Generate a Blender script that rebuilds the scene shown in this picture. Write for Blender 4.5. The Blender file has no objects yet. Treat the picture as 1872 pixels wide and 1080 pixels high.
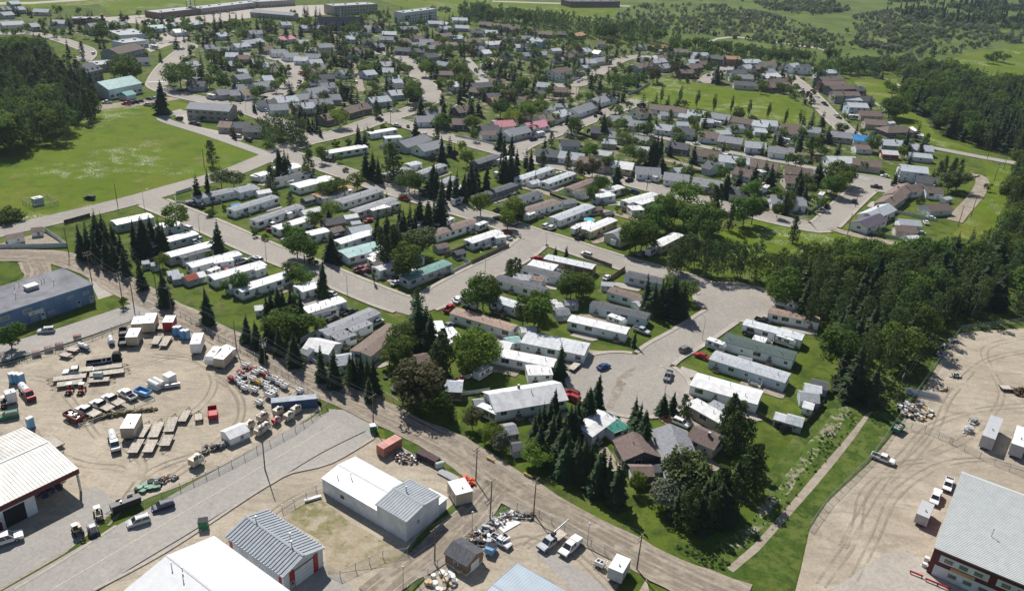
import bpy, bmesh, math, random
from mathutils import Vector, Matrix
rnd = random.Random(11)
SC = bpy.context.scene
COL = SC.collection
PI = math.pi
# ------------------------------------------------------------------ camera
FPX, PITCH, ROLL, CAMH = 1504.0, math.radians(25.4), math.radians(3.4), 122.0
_F = Vector((0, math.cos(PITCH), -math.sin(PITCH)))
_r0 = Vector((1, 0, 0)); _u0 = _r0.cross(_F)
_R = _r0*math.cos(ROLL) + _u0*math.sin(ROLL)
_U = -_r0*math.sin(ROLL) + _u0*math.cos(ROLL)
cam = bpy.data.cameras.new('camera'); camo = bpy.data.objects.new('camera', cam); COL.objects.link(camo)
cam.sensor_width = 36; cam.lens = FPX/1872*36; cam.clip_start = 1; cam.clip_end = 20000
camo.matrix_world = Matrix(((_R.x, _U.x, -_F.x, 0), (_R.y, _U.y, -_F.y, 0), (_R.z, _U.z, -_F.z, CAMH), (0, 0, 0, 1)))
SC.camera = camo
# ------------------------------------------------------------------ sky, sun, exposure
SUN_EL, SHADOW_AZ = math.radians(47), math.radians(-63)
sun_az = SHADOW_AZ + PI                      # direction towards the sun, from +X
W = bpy.data.worlds.new('World'); SC.world = W; W.use_nodes = True
nt = W.node_tree; bg = nt.nodes['Background']
sky = nt.nodes.new('ShaderNodeTexSky'); sky.sky_type = 'NISHITA'; sky.sun_disc = False
sky.sun_elevation = SUN_EL; sky.sun_rotation = PI/2 - sun_az
sky.air_density = 1.0; sky.dust_density = 0.6
nt.links.new(sky.outputs[0], bg.inputs[0]); bg.inputs[1].default_value = 0.064
sl = bpy.data.lights.new('sun', 'SUN'); so = bpy.data.objects.new('sun', sl); COL.objects.link(so)
sl.energy = 4.9; sl.angle = math.radians(0.5); sl.color = (1.0, 0.955, 0.89)
sd = Vector((math.cos(sun_az)*math.cos(SUN_EL), math.sin(sun_az)*math.cos(SUN_EL), math.sin(SUN_EL)))
so.rotation_euler = sd.to_track_quat('Z', 'Y').to_euler(); so.location = (0, 0, 300)
SC.view_settings.view_transform = 'Standard'; SC.view_settings.look = 'None'
SC.view_settings.exposure = 0.17; SC.view_settings.gamma = 1.0
SC.cycles.max_bounces = 6; SC.cycles.transparent_max_bounces = 12

# ------------------------------------------------------------------ survey: picture measurements -> places on the ground
OX = (0, 460, 920, 1392); OY = (0, 270, 540, 800); K = 3.856
def px(t, x, y): return OX[t % 4] + x/K, OY[t//4] + y/K
def un(x, y, z=0.0):
    d = _F*FPX + _R*(x-936) - _U*(y-540)
    s = (z-CAMH)/d.z
    return Vector((d.x*s, d.y*s, z))
def proj(p):
    v = Vector(p) - Vector((0, 0, CAMH)); z = v.dot(_F)
    return 936 + FPX*v.dot(_R)/z, 540 - FPX*v.dot(_U)/z
def at(t, x, y, z=0.0): return un(*px(t, x, y), z)

# ------------------------------------------------------------------ tags
KIDS = {}
def link(o, parent=None):
    COL.objects.link(o)
    if parent is not None: o.parent = parent; KIDS.setdefault(parent.name, []).append(o)
    return o
USED = {}
def tag(o, label, cat, group=None, kind=None):
    n = len(label.split())
    if n < 4 or n > 16: print('LABEL LENGTH', n, label)
    if not group and not kind:
        if label in USED: print('DUP LABEL', label)
        USED[label] = 1
    o['label'] = label; o['category'] = cat
    if group: o['group'] = group
    if kind: o['kind'] = kind
    return o
def empty(name, loc, rz=0.0):
    o = bpy.data.objects.new(name, None); o.empty_display_size = .3
    o.location = loc; o.rotation_euler = (0, 0, rz); return link(o)
def copy_tree(o, parent=None):
    c = o.copy(); link(c, parent)
    if parent is None: c.parent = None
    for ch in KIDS.get(o.name, ()): copy_tree(ch, c)
    return c
def kill_tree(o):
    for ch in KIDS.pop(o.name, []): kill_tree(ch)
    bpy.data.objects.remove(o)

# ------------------------------------------------------------------ mesh builder
class MB:
    def __init__(s): s.v = []; s.f = []; s.m = []; s.sm = []
    def add(s, vs, fs, m=0, smooth=False):
        b = len(s.v); s.v += [tuple(v) for v in vs]
        for f in fs: s.f.append(tuple(b+i for i in f)); s.m.append(m); s.sm.append(smooth)
        return s
    def quad(s, a, b, c, d, m=0): return s.add((a, b, c, d), ((0, 1, 2, 3),), m)
    def box(s, x, y, z, sx, sy, sz, m=0, rz=0.0):          # x,y centre, z bottom
        c, n = math.cos(rz), math.sin(rz); vs = []
        for dz in (0, sz):
            for dx, dy in ((-1, -1), (1, -1), (1, 1), (-1, 1)):
                a, b = dx*sx/2, dy*sy/2
                vs.append((x+a*c-b*n, y+a*n+b*c, z+dz))
        return s.add(vs, ((3, 2, 1, 0), (4, 5, 6, 7), (0, 1, 5, 4), (1, 2, 6, 5), (2, 3, 7, 6), (3, 0, 4, 7)), m)
    def tube(s, p, q, r0, r1=None, n=8, m=0, cap=True):
        p, q = Vector(p), Vector(q); r1 = r0 if r1 is None else r1
        d = (q-p).normalized(); u = d.orthogonal().normalized(); w = d.cross(u)
        vs = []
        for c, r in ((p, r0), (q, r1)):
            for i in range(n):
                a = 2*PI*i/n; vs.append(c + (u*math.cos(a)+w*math.sin(a))*r)
        fs = [(i, (i+1) % n, n+(i+1) % n, n+i) for i in range(n)]
        s.add(vs, fs, m, True)
        if cap: s.add(vs, (tuple(range(n))[::-1], tuple(range(n, 2*n))), m)
        return s
    def path(s, pts, r, n=6, m=0):
        for a, b in zip(pts, pts[1:]): s.tube(a, b, r, r, n, m)
        return s
    def prof(s, pts, y0, y1, m=0, inset=0.0):               # xz outline extruded across y
        n = len(pts)
        vs = [(x, y0, z) for x, z in pts] + [(x, y1, z) for x, z in pts]
        fs = [tuple(range(n)), tuple(range(2*n-1, n-1, -1))] + [(i, n+i, n+(i+1) % n, (i+1) % n) for i in range(n)]
        return s.add(vs, fs, m)
    def poly(s, pts, z0, z1, m=0):                          # xy outline extruded up
        n = len(pts)
        vs = [(p[0], p[1], z0) for p in pts] + [(p[0], p[1], z1) for p in pts]
        fs = [tuple(range(n))[::-1], tuple(range(n, 2*n))] + [(i, (i+1) % n, n+(i+1) % n, n+i) for i in range(n)]
        return s.add(vs, fs, m)
    def ell(s, c, r, n=10, k=6, m=0, jit=0.0):
        vs = []; rr = random.Random(len(s.v)+7)
        for j in range(k+1):
            t = PI*j/k
            for i in range(n):
                a = 2*PI*i/n; q = 1 + rr.uniform(-jit, jit)
                vs.append((c[0]+r[0]*q*math.sin(t)*math.cos(a), c[1]+r[1]*q*math.sin(t)*math.sin(a), c[2]+r[2]*q*math.cos(t)))
        fs = [(j*n+i, (j+1)*n+i, (j+1)*n+(i+1) % n, j*n+(i+1) % n) for j in range(k) for i in range(n)]
        return s.add(vs, fs, m, True)
    def mesh(s, name, mats, fix=True):
        me = bpy.data.meshes.new(name); me.from_pydata(s.v, [], s.f)
        for m in (mats if isinstance(mats, (list, tuple)) else [mats]): me.materials.append(m)
        me.polygons.foreach_set('material_index', s.m)
        me.polygons.foreach_set('use_smooth', s.sm)
        if fix:
            bm = bmesh.new(); bm.from_mesh(me); bmesh.ops.recalc_face_normals(bm, faces=bm.faces); bm.to_mesh(me); bm.free()
        me.update(); return me
    def obj(s, name, mats, parent=None, loc=(0, 0, 0), rz=0.0, fix=True):
        o = bpy.data.objects.new(name, s.mesh(name, mats, fix)); o.location = loc; o.rotation_euler = (0, 0, rz)
        return link(o, parent)
def inst(name, me, parent=None, loc=(0, 0, 0), rz=0.0, sc=(1, 1, 1)):
    o = bpy.data.objects.new(name, me); o.location = loc; o.rotation_euler = (0, 0, rz); o.scale = sc
    return link(o, parent)

# ------------------------------------------------------------------ materials
MATS = {}
def mat(name, col, rough=.7, amt=.15, scale=3.0, metal=0.0, vary=0.0, bump=0.0, col2=None, alpha=1.0, trans=0.0, spec=.35, emit=0, world=False):
    if name in MATS: return MATS[name]
    m = bpy.data.materials.new(name); m.use_nodes = True; N = m.node_tree.nodes; L = m.node_tree.links
    b = N['Principled BSDF']; b.inputs['Roughness'].default_value = rough; b.inputs['Metallic'].default_value = metal
    b.inputs['Specular IOR Level'].default_value = spec
    c2 = col2 or tuple(c*(1-amt) for c in col); c1 = col if col2 else tuple(min(1, c*(1+amt)) for c in col)
    tc = N.new('ShaderNodeTexCoord'); nz = N.new('ShaderNodeTexNoise'); nz.inputs['Scale'].default_value = scale; nz.inputs['Detail'].default_value = 5
    src = tc.outputs['Object']
    if world:
        g = N.new('ShaderNodeNewGeometry'); src = g.outputs['Position']
    L.new(src, nz.inputs['Vector'])
    mr = N.new('ShaderNodeMapRange'); mr.inputs[1].default_value = .32; mr.inputs[2].default_value = .68
    L.new(nz.outputs['Fac'], mr.inputs[0])
    mx = N.new('ShaderNodeMix'); mx.data_type = 'RGBA'; mx.inputs[6].default_value = (*c1, 1); mx.inputs[7].default_value = (*c2, 1)
    L.new(mr.outputs[0], mx.inputs[0]); out = mx.outputs[2]
    if vary:
        oi = N.new('ShaderNodeObjectInfo'); hs = N.new('ShaderNodeHueSaturation')
        r1 = N.new('ShaderNodeMapRange'); r1.inputs[3].default_value = 1-vary; r1.inputs[4].default_value = 1+vary
        L.new(oi.outputs['Random'], r1.inputs[0]); L.new(r1.outputs[0], hs.inputs['Value'])
        r2 = N.new('ShaderNodeMapRange'); r2.inputs[3].default_value = .5-vary*.08; r2.inputs[4].default_value = .5+vary*.08
        ml = N.new('ShaderNodeMath'); ml.operation = 'FRACT'; mm = N.new('ShaderNodeMath'); mm.operation = 'MULTIPLY'; mm.inputs[1].default_value = 7.31
        L.new(oi.outputs['Random'], mm.inputs[0]); L.new(mm.outputs[0], ml.inputs[0]); L.new(ml.outputs[0], r2.inputs[0]); L.new(r2.outputs[0], hs.inputs['Hue'])
        L.new(out, hs.inputs['Color']); out = hs.outputs[0]
    L.new(out, b.inputs['Base Color'])
    if bump:
        bp = N.new('ShaderNodeBump'); bp.inputs['Strength'].default_value = bump; bp.inputs['Distance'].default_value = .05
        L.new(nz.outputs['Fac'], bp.inputs['Height']); L.new(bp.outputs[0], b.inputs['Normal'])
    surf = b.outputs[0]
    if trans:
        tr = N.new('ShaderNodeBsdfTranslucent'); L.new(out, tr.inputs[0]); ms = N.new('ShaderNodeMixShader'); ms.inputs[0].default_value = trans
        L.new(surf, ms.inputs[1]); L.new(tr.outputs[0], ms.inputs[2]); surf = ms.outputs[0]
    if alpha < 1:
        tp = N.new('ShaderNodeBsdfTransparent'); ms = N.new('ShaderNodeMixShader'); ms.inputs[0].default_value = alpha
        L.new(tp.outputs[0], ms.inputs[1]); L.new(surf, ms.inputs[2]); surf = ms.outputs[0]
    L.new(surf, N['Material Output'].inputs[0])
    MATS[name] = m; return m

def ground_mat(name, stops, rough=.95, tracks=0.0, cracks=0.0, fine=1.4):
    """stops: (scale, threshold low, threshold high, colour) laid one over another by world-space noise"""
    if name in MATS: return MATS[name]
    m = bpy.data.materials.new(name); m.use_nodes = True; N = m.node_tree.nodes; L = m.node_tree.links
    b = N['Principled BSDF']; b.inputs['Roughness'].default_value = rough; b.inputs['Specular IOR Level'].default_value = .1
    tc = N.new('ShaderNodeTexCoord'); out = None
    for i, (s, lo, hi, c) in enumerate(stops):
        if out is None:
            rgb = N.new('ShaderNodeRGB'); rgb.outputs[0].default_value = (*c, 1); out = rgb.outputs[0]; continue
        nz = N.new('ShaderNodeTexNoise'); nz.inputs['Scale'].default_value = s; nz.inputs['Detail'].default_value = 6; nz.inputs['Roughness'].default_value = .62
        mp = N.new('ShaderNodeMapping'); mp.inputs['Location'].default_value = (i*37.1, i*11.7, i*3.3)
        L.new(tc.outputs['Object'], mp.inputs[0]); L.new(mp.outputs[0], nz.inputs['Vector'])
        mr = N.new('ShaderNodeMapRange'); mr.inputs[1].default_value = lo; mr.inputs[2].default_value = hi; L.new(nz.outputs['Fac'], mr.inputs[0])
        mx = N.new('ShaderNodeMix'); mx.data_type = 'RGBA'; L.new(mr.outputs[0], mx.inputs[0]); L.new(out, mx.inputs[6]); mx.inputs[7].default_value = (*c, 1); out = mx.outputs[2]
    if tracks:
        wv = N.new('ShaderNodeTexNoise'); wv.inputs['Scale'].default_value = .11; wv.inputs['Distortion'].default_value = 2.6; wv.inputs['Detail'].default_value = 7; wv.inputs['Roughness'].default_value = .68
        mp = N.new('ShaderNodeMapping'); mp.inputs['Rotation'].default_value = (0, 0, .6); mp.inputs['Scale'].default_value = (.55, 1.5, 1)
        L.new(tc.outputs['Object'], mp.inputs[0]); L.new(mp.outputs[0], wv.inputs['Vector'])
        mr = N.new('ShaderNodeMapRange'); mr.inputs[1].default_value = .46; mr.inputs[2].default_value = .62; mr.inputs[3].default_value = 1.0; mr.inputs[4].default_value = 1-tracks; L.new(wv.outputs['Fac'], mr.inputs[0])
        mx = N.new('ShaderNodeMix'); mx.data_type = 'RGBA'; mx.blend_type = 'MULTIPLY'; mx.inputs[0].default_value = 1
        L.new(out, mx.inputs[6]); L.new(mr.outputs[0], mx.inputs[7]); out = mx.outputs[2]
    if cracks:
        wn = N.new('ShaderNodeTexNoise'); wn.inputs['Scale'].default_value = .25; L.new(tc.outputs['Object'], wn.inputs['Vector'])
        ad = N.new('ShaderNodeVectorMath'); ad.operation = 'MULTIPLY_ADD'; ad.inputs[1].default_value = (7, 7, 0); L.new(wn.outputs['Color'], ad.inputs[0]); L.new(tc.outputs['Object'], ad.inputs[2])
        vo = N.new('ShaderNodeTexVoronoi'); vo.feature = 'DISTANCE_TO_EDGE'; vo.inputs['Scale'].default_value = .075; L.new(ad.outputs[0], vo.inputs['Vector'])
        mr = N.new('ShaderNodeMapRange'); mr.inputs[1].default_value = .004; mr.inputs[2].default_value = .016; mr.inputs[3].default_value = 1-cracks; mr.inputs[4].default_value = 1.0; L.new(vo.outputs['Distance'], mr.inputs[0])
        mx = N.new('ShaderNodeMix'); mx.data_type = 'RGBA'; mx.blend_type = 'MULTIPLY'; mx.inputs[0].default_value = 1
        L.new(out, mx.inputs[6]); L.new(mr.outputs[0], mx.inputs[7]); out = mx.outputs[2]
    nz = N.new('ShaderNodeTexNoise'); nz.inputs['Scale'].default_value = fine; nz.inputs['Detail'].default_value = 8; nz.inputs['Roughness'].default_value = .75
    L.new(tc.outputs['Object'], nz.inputs['Vector'])
    mr = N.new('ShaderNodeMapRange'); mr.inputs[1].default_value = .3; mr.inputs[2].default_value = .7; mr.inputs[3].default_value = .8; mr.inputs[4].default_value = 1.2; L.new(nz.outputs['Fac'], mr.inputs[0])
    mx = N.new('ShaderNodeMix'); mx.data_type = 'RGBA'; mx.blend_type = 'MULTIPLY'; mx.inputs[0].default_value = 1
    L.new(out, mx.inputs[6]); L.new(mr.outputs[0], mx.inputs[7]); out = mx.outputs[2]
    L.new(out, b.inputs['Base Color'])
    bp = N.new('ShaderNodeBump'); bp.inputs['Strength'].default_value = .35; bp.inputs['Distance'].default_value = .15
    L.new(nz.outputs['Fac'], bp.inputs['Height']); L.new(bp.outputs[0], b.inputs['Normal'])
    MATS[name] = m; return m
# ================================================================== the ground
G1 = (.078, .118, .014); G2 = (.112, .148, .022); G3 = (.046, .076, .014); DRY = (.19, .165, .08); SOIL = (.30, .25, .18)
M_lawn = ground_mat('lawn', [(1, 0, 1, G1), (.035, .42, .62, G2), (.15, .48, .64, G3), (.07, .56, .68, (.135, .14, .045)), (.11, .60, .70, DRY), (.4, .55, .68, (.058, .092, .014))])
M_field = ground_mat('meadow_grass', [(1, 0, 1, (.100, .150, .009)), (.03, .4, .62, (.122, .170, .012)), (.12, .50, .66, (.072, .118, .009)), (.018, .52, .66, (.145, .160, .022)), (.5, .54, .68, (.085, .130, .012)), (.055, .60, .70, (.17, .165, .05))])
M_rough = ground_mat('rough_grass', [(1, 0, 1, (.082, .125, .026)), (.02, .42, .6, (.125, .165, .040)), (.05, .55, .68, (.055, .088, .024)), (.012, .62, .72, (.25, .23, .13))])
M_lush = ground_mat('lush_verge', [(1, 0, 1, (.068, .112, .018)), (.06, .42, .58, (.045, .078, .014)), (.25, .46, .58, (.108, .140, .032)), (.6, .52, .66, (.038, .070, .012)), (.12, .62, .72, (.17, .155, .07))])
M_gravel = ground_mat('yard_gravel', [(1, 0, 1, (.44, .383, .30)), (.03, .42, .60, (.38, .325, .252)), (.10, .50, .66, (.48, .42, .33)), (.22, .54, .7, (.385, .325, .25)), (.6, .6, .74, (.29, .245, .19))], tracks=.2)
M_dirt = ground_mat('dirt_road', [(1, 0, 1, (.375, .322, .258)), (.06, .42, .6, (.325, .278, .222)), (.3, .52, .68, (.42, .362, .292))], tracks=.2)
M_asph = ground_mat('asphalt', [(1, 0, 1, (.355, .325, .285)), (.04, .4, .62, (.305, .28, .25)), (.3, .55, .7, (.39, .36, .32)), (.06, .60, .70, (.33, .305, .27))], rough=.85, cracks=.06)
M_asph2 = ground_mat('grey_asphalt', [(1, 0, 1, (.37, .348, .315)), (.05, .4, .62, (.335, .315, .29)), (.25, .58, .72, (.395, .37, .34)), (.05, .60, .68, (.35, .33, .305))], rough=.85, cracks=.07)
M_conc = ground_mat('concrete', [(1, 0, 1, (.44, .40, .345)), (.4, .4, .6, (.38, .345, .30))], rough=.85)
M_pad = ground_mat('driveway_gravel', [(1, 0, 1, (.35, .30, .235)), (.4, .45, .62, (.25, .215, .165)), (.9, .55, .7, (.42, .37, .30))])
M_line = mat('road_paint', (.62, .56, .40), .8, .3, 3, world=True)
M_white = mat('white_paint', (.75, .74, .70), .7, .15, 3)
M_stones = ground_mat('ditch_stones', [(1, 0, 1, (.31, .275, .205)), (.9, .48, .6, (.15, .135, .085)), (.22, .43, .53, (.075, .125, .02)), (.7, .55, .65, (.38, .335, .26))])

def flowers(m):                                            # white clover in drifts across the meadow
    N = m.node_tree.nodes; L = m.node_tree.links; b = N['Principled BSDF']
    prev = b.inputs['Base Color'].links[0].from_socket
    tc = N.new('ShaderNodeTexCoord'); fac = None
    for s, lo, hi in ((.022, .49, .60), (.13, .46, .60), (1.1, .48, .60)):
        nz = N.new('ShaderNodeTexNoise'); nz.inputs['Scale'].default_value = s; nz.inputs['Detail'].default_value = 4
        L.new(tc.outputs['Object'], nz.inputs['Vector'])
        mr = N.new('ShaderNodeMapRange'); mr.inputs[1].default_value = lo; mr.inputs[2].default_value = hi; L.new(nz.outputs['Fac'], mr.inputs[0])
        if fac is None: fac = mr.outputs[0]
        else:
            mu = N.new('ShaderNodeMath'); mu.operation = 'MULTIPLY'; L.new(fac, mu.inputs[0]); L.new(mr.outputs[0], mu.inputs[1]); fac = mu.outputs[0]
    mx = N.new('ShaderNodeMix'); mx.data_type = 'RGBA'; L.new(fac, mx.inputs[0]); L.new(prev, mx.inputs[6]); mx.inputs[7].default_value = (.40, .43, .30, 1)
    L.new(mx.outputs[2], b.inputs['Base Color'])
flowers(M_field)

def structure(o, label, cat): return tag(o, label, cat, kind='structure')
_z = [0.0]
def sheet(name, m, pts, label, z=None, img=True):
    if z is None: _z[0] += .0032; z = .03 + _z[0]
    vs = [un(p[0], p[1], 0) if img else Vector((p[0], p[1], 0)) for p in pts]
    bm = bmesh.new(); f = bm.faces.new([bm.verts.new((v.x, v.y, z)) for v in vs])
    f.normal_update()
    if f.normal.z < 0: f.normal_flip()
    bmesh.ops.triangulate(bm, faces=[f])
    me = bpy.data.meshes.new(name); bm.to_mesh(me); bm.free(); me.materials.append(m)
    o = link(bpy.data.objects.new(name, me)); structure(o, label, name.replace('_', ' ')); return o
b = MB(); b.quad((-9000, -300, 0), (9000, -300, 0), (9000, 15000, 0), (-9000, 15000, 0))
structure(b.obj('ground', M_lawn), 'mown lawns and bare earth lying under the whole town', 'ground')

M_yards = ground_mat('town_yards', [(1, 0, 1, (.066, .100, .018)), (.12, .46, .56, (.10, .13, .03)), (.17, .54, .60, (.24, .205, .155)), (.23, .57, .63, (.045, .07, .018)), (.08, .60, .66, (.32, .285, .235))])
sheet('yards', M_yards, [(300, 165), (292, 140), (318, 84), (300, 72), (180, 70), (20, 60), (-30, 30), (180, 36), (480, 50), (700, 35), (900, 52), (1240, 97), (1440, 125), (1560, 160), (1700, 262), (1700, 300), (1590, 300), (1510, 410), (1400, 393), (1200, 343), (1000, 298), (900, 272), (720, 213), (640, 232), (575, 246), (480, 208), (400, 186)], 'patchy lawns, drives and bare earth between the town houses')
# far country beyond the town
sheet('rough_land', M_rough, [(1040, 62), (880, 40), (640, -20), (640, -110), (1900, -90), (2300, -40), (2300, 330), (1872, 285), (1700, 130), (1600, 120), (1400, 118), (1230, 70)], 'rough scrubby grassland rolling away beyond the treeline')
sheet('far_field', M_field, [(-200, 25), (90, 14), (180, 8), (205, 28), (330, 22), (500, 4), (640, -4), (640, -60), (-200, -60)], 'far green field behind the shopping strip')
sheet('far_meadow', M_field, [(690, 0), (820, -4), (1040, 10), (1130, 18), (1120, 40), (1040, 36), (930, 28), (800, 30), (760, 20)], 'far green meadow right of the apartment blocks')
sheet('far_meadow', M_field, [(1180, 42), (1240, 30), (1300, 36), (1240, 52)], 'small far green clearing inside the scrub')
sheet('pond_meadow', M_field, [(1715, 120), (1760, 100), (1872, 82), (2000, 70), (2000, 170), (1872, 150), (1790, 132)], 'pale green marshy meadow beyond the right hand forest')
sheet('far_lot', M_conc, [(180, 33), (280, 27), (290, 33), (500, 12), (640, 8), (640, 22), (530, 35), (460, 33), (390, 42), (300, 45), (205, 42)], 'pale parking lot before the shopping strip')
sheet('far_road', M_conc, [(-150, 6), (60, 4), (160, -2), (160, 1), (60, 8), (-150, 12)], 'pale road at the upper left edge')
sheet('far_road', M_conc, [(900, 2), (1035, 6), (1152, 11), (1152, 13), (1035, 8.5), (900, 4)], 'thin pale road crossing the far meadow')
sheet('far_path', M_conc, [(1285, 80), (1310, 70), (1345, 66), (1400, 74), (1500, 88), (1530, 98), (1530, 100.5), (1500, 91), (1400, 76.5), (1345, 68.5), (1312, 72.5), (1290, 82)], 'pale walking path curving below the scrub')
sheet('park_path', M_conc, [(1596, 138), (1630, 147), (1670, 168), (1668, 171), (1628, 150), (1596, 140.5)], 'narrow path beside the right hand forest')
# meadows and parks
sheet('meadow', M_field, [(-140, 470), (-140, 290), (40, 250), (150, 215), (185, 194), (250, 186), (310, 183), (345, 190), (335, 207), (296, 213), (330, 226), (400, 251), (480, 280), (484, 283), (410, 313), (344, 333), (232, 361), (120, 386), (0, 415)], 'bright meadow with white clover drifts beside the main road')
sheet('park_field', M_field, [(1150, 183), (1176, 160), (1212, 141), (1290, 156), (1390, 169), (1462, 180), (1480, 192), (1514, 232), (1520, 240), (1400, 221), (1300, 203), (1240, 195)], 'green playing field with a row of columnar poplars')
sheet('park_field', M_field, [(1560, 148), (1640, 145), (1640, 175), (1655, 198), (1690, 218), (1710, 246), (1780, 275), (1760, 282), (1700, 262), (1640, 224), (1590, 185)], 'green strip between the houses and forest')
sheet('park_field', M_field, [(1312, 428), (1380, 402), (1420, 408), (1500, 424), (1574, 436), (1680, 458), (1680, 520), (1400, 510), (1330, 470)], 'green park lawn behind the aspen row')
sheet('power_line_strip', M_field, [(1800, 300), (1870, 306), (1860, 330), (1840, 370), (1815, 420), (1770, 440), (1740, 430), (1770, 400), (1790, 360), (1805, 330)], 'mown grass strip under the power line by the forest')
sheet('verge', M_lush, [(1400, 870), (1450, 800), (1500, 748), (1530, 728), (1580, 742), (1650, 640), (1735, 560), (1872, 560), (1872, 600), (1755, 606), (1740, 622), (1690, 702), (1640, 780), (1590, 842), (1510, 917), (1478, 970), (1462, 1040), (1448, 1100), (1370, 1100), (1335, 1062), (1300, 1045), (1240, 1010), (1220, 985), (1290, 1000), (1380, 950)], 'lush green ditch banks along the forest edge')
sheet('ditch_bed', M_stones, [(1480, 806), (1492, 792), (1502, 786), (1516, 762), (1530, 748), (1548, 742), (1556, 756), (1540, 772), (1528, 794), (1502, 818), (1490, 842), (1462, 866), (1446, 898), (1414, 926), (1400, 958), (1372, 984), (1352, 1008), (1318, 1010), (1304, 1002), (1330, 986), (1352, 968), (1376, 946), (1398, 912), (1424, 892), (1436, 868), (1462, 838)], 'stony ditch bed below the lush bank')
sheet('track', M_dirt, [(1582, 758), (1595, 752), (1564, 798), (1530, 842), (1492, 888), (1462, 922), (1430, 958), (1388, 1006), (1340, 1046), (1328, 1038), (1378, 995), (1424, 944), (1462, 900), (1504, 850), (1546, 802)], 'worn dirt track running beside the ditch')
# yards
sheet('industrial_yard', M_gravel, [(-60, 690), (0, 672), (50, 656), (150, 624), (240, 590), (252, 577), (330, 580), (380, 612), (440, 642), (480, 668), (540, 698), (585, 728), (588, 748), (545, 778), (480, 812), (400, 855), (330, 888), (250, 918), (212, 930), (180, 962), (118, 1012), (0, 1080), (-60, 1110)], 'broad tan gravel equipment yard with tyre tracks')
sheet('industrial_yard', M_gravel, [(160, 1092), (306, 1007), (460, 906), (533, 865), (605, 847), (690, 800), (760, 815), (830, 850), (885, 885), (868, 905), (840, 945), (680, 1100), (160, 1100)], 'gravel yard around the white metal shop')
sheet('industrial_yard', M_gravel, [(745, 1095), (850, 985), (900, 948), (945, 933), (985, 948), (1090, 1005), (1180, 1050), (1190, 1095)], 'small paved gravel yard behind the dirt lane')
sheet('industrial_yard', M_gravel, [(1920, 590), (1872, 600), (1756, 608), (1742, 624), (1692, 704), (1642, 782), (1592, 844), (1512, 919), (1480, 968), (1464, 1040), (1450, 1095), (1940, 1095)], 'big sandy storage yard right of the ditch')
sheet('concrete_apron', M_asph2, [(-60, 1110), (0, 1076), (118, 1008), (178, 958), (212, 930), (198, 905), (176, 888), (150, 900), (150, 930), (0, 1010), (-60, 1040)], 'grey paved apron before the red trimmed shop')
sheet('concrete_apron', M_conc, [(1500, 1095), (1560, 1050), (1620, 1010), (1660, 1010), (1700, 1030), (1720, 1060), (1800, 1095)], 'pale concrete apron before the maroon building')
sheet('concrete_apron', M_asph2, [(500, 1095), (600, 1030), (640, 1070), (650, 1095)], 'grey concrete apron before the ribbed shed')
sheet('street_flare', M_asph2, [(150, 1092), (306, 1006), (460, 905), (533, 864), (605, 846), (683, 801), (692, 778), (650, 752), (605, 745), (590, 752), (480, 822), (400, 868), (300, 930), (120, 1030), (20, 1092)], 'grey paving flaring open onto the dirt lane')
sheet('concrete_apron', M_asph2, [(985, 985), (1010, 1010), (1110, 1070), (1130, 1095), (1060, 1095), (975, 1005)], 'grey paved strip in the small yard')
sheet('yard_lawn', M_lawn, [(310, 930), (330, 905), (390, 865), (480, 822), (550, 785), (590, 752), (586, 728), (560, 712), (598, 740), (602, 752), (540, 795), (470, 832), (330, 905), (240, 950), (212, 962), (205, 950)], 'mown verge between the yard fence and street')
sheet('yard_lawn', M_lawn, [(0, 640), (60, 610), (180, 580), (240, 560), (238, 540), (200, 500), (150, 500), (180, 560), (0, 630)], 'mown verge beside the blue office')
sheet('yard_lawn', M_lawn, [(-20, 525), (0, 520), (30, 512), (46, 494), (38, 482), (0, 477), (-20, 478)], 'round lawn inside the gravel loop')
sheet('yard_lawn', M_lush, [(868, 905), (890, 878), (880, 862), (840, 840), (790, 815), (735, 792), (720, 800), (800, 835), (850, 870), (862, 890), (770, 975), (700, 1050), (715, 1050), (800, 960)], 'weedy strip along the yard corner fence')
sheet('yard_lawn', M_lush, [(745, 1078), (770, 1045), (855, 972), (895, 940), (940, 925), (985, 945), (1080, 998), (1072, 1003), (985, 955), (940, 936), (900, 950), (860, 980), (780, 1055), (752, 1082)], 'weedy verge along the lower yard fence')
sheet('yard_lawn', M_lawn, [(1125, 1080), (1155, 1035), (1185, 1052), (1165, 1085)], 'small lawn corner behind the white trailer')
sheet('yard_lawn', M_lawn, [(322, 577), (345, 578), (400, 607), (480, 648), (560, 690), (640, 730), (676, 752), (600, 748), (590, 738), (540, 706), (480, 675), (400, 634), (345, 600), (325, 590)], 'grassy verge between the equipment yard and dirt road')
sheet('yard_lawn', M_lush, [(700, 782), (760, 806), (840, 846), (885, 876), (905, 896), (892, 902), (870, 890), (830, 866), (760, 832), (705, 800)], 'weedy verge between the scrap pile and dirt road')
sheet('yard_dry_grass', ground_mat('dry_grass', [(1, 0, 1, (.36, .30, .215)), (.08, .50, .62, (.20, .19, .085)), (.3, .5, .62, (.40, .345, .26)), (.5, .58, .68, (.17, .17, .06))]), [(515, 945), (580, 908), (640, 955), (740, 1010), (715, 1035), (600, 1050), (590, 990)], 'dry grassy lot between the shed and shop')
sheet('gravel_pad', M_pad, [(-20, 448), (0, 446), (60, 430), (85, 428), (122, 450), (100, 452), (0, 456), (-20, 458)], 'gravel compound floor by the main road')
sheet('gravel_pad', M_pad, [(172, 204), (186, 192), (250, 184), (312, 178), (330, 182), (270, 192), (200, 200)], 'gravel car park before the teal roofed hall')
sheet('gravel_pad', M_conc, [(160, 505), (170, 500), (205, 532), (212, 538), (180, 548)], 'concrete walk beside the blue office')
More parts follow.
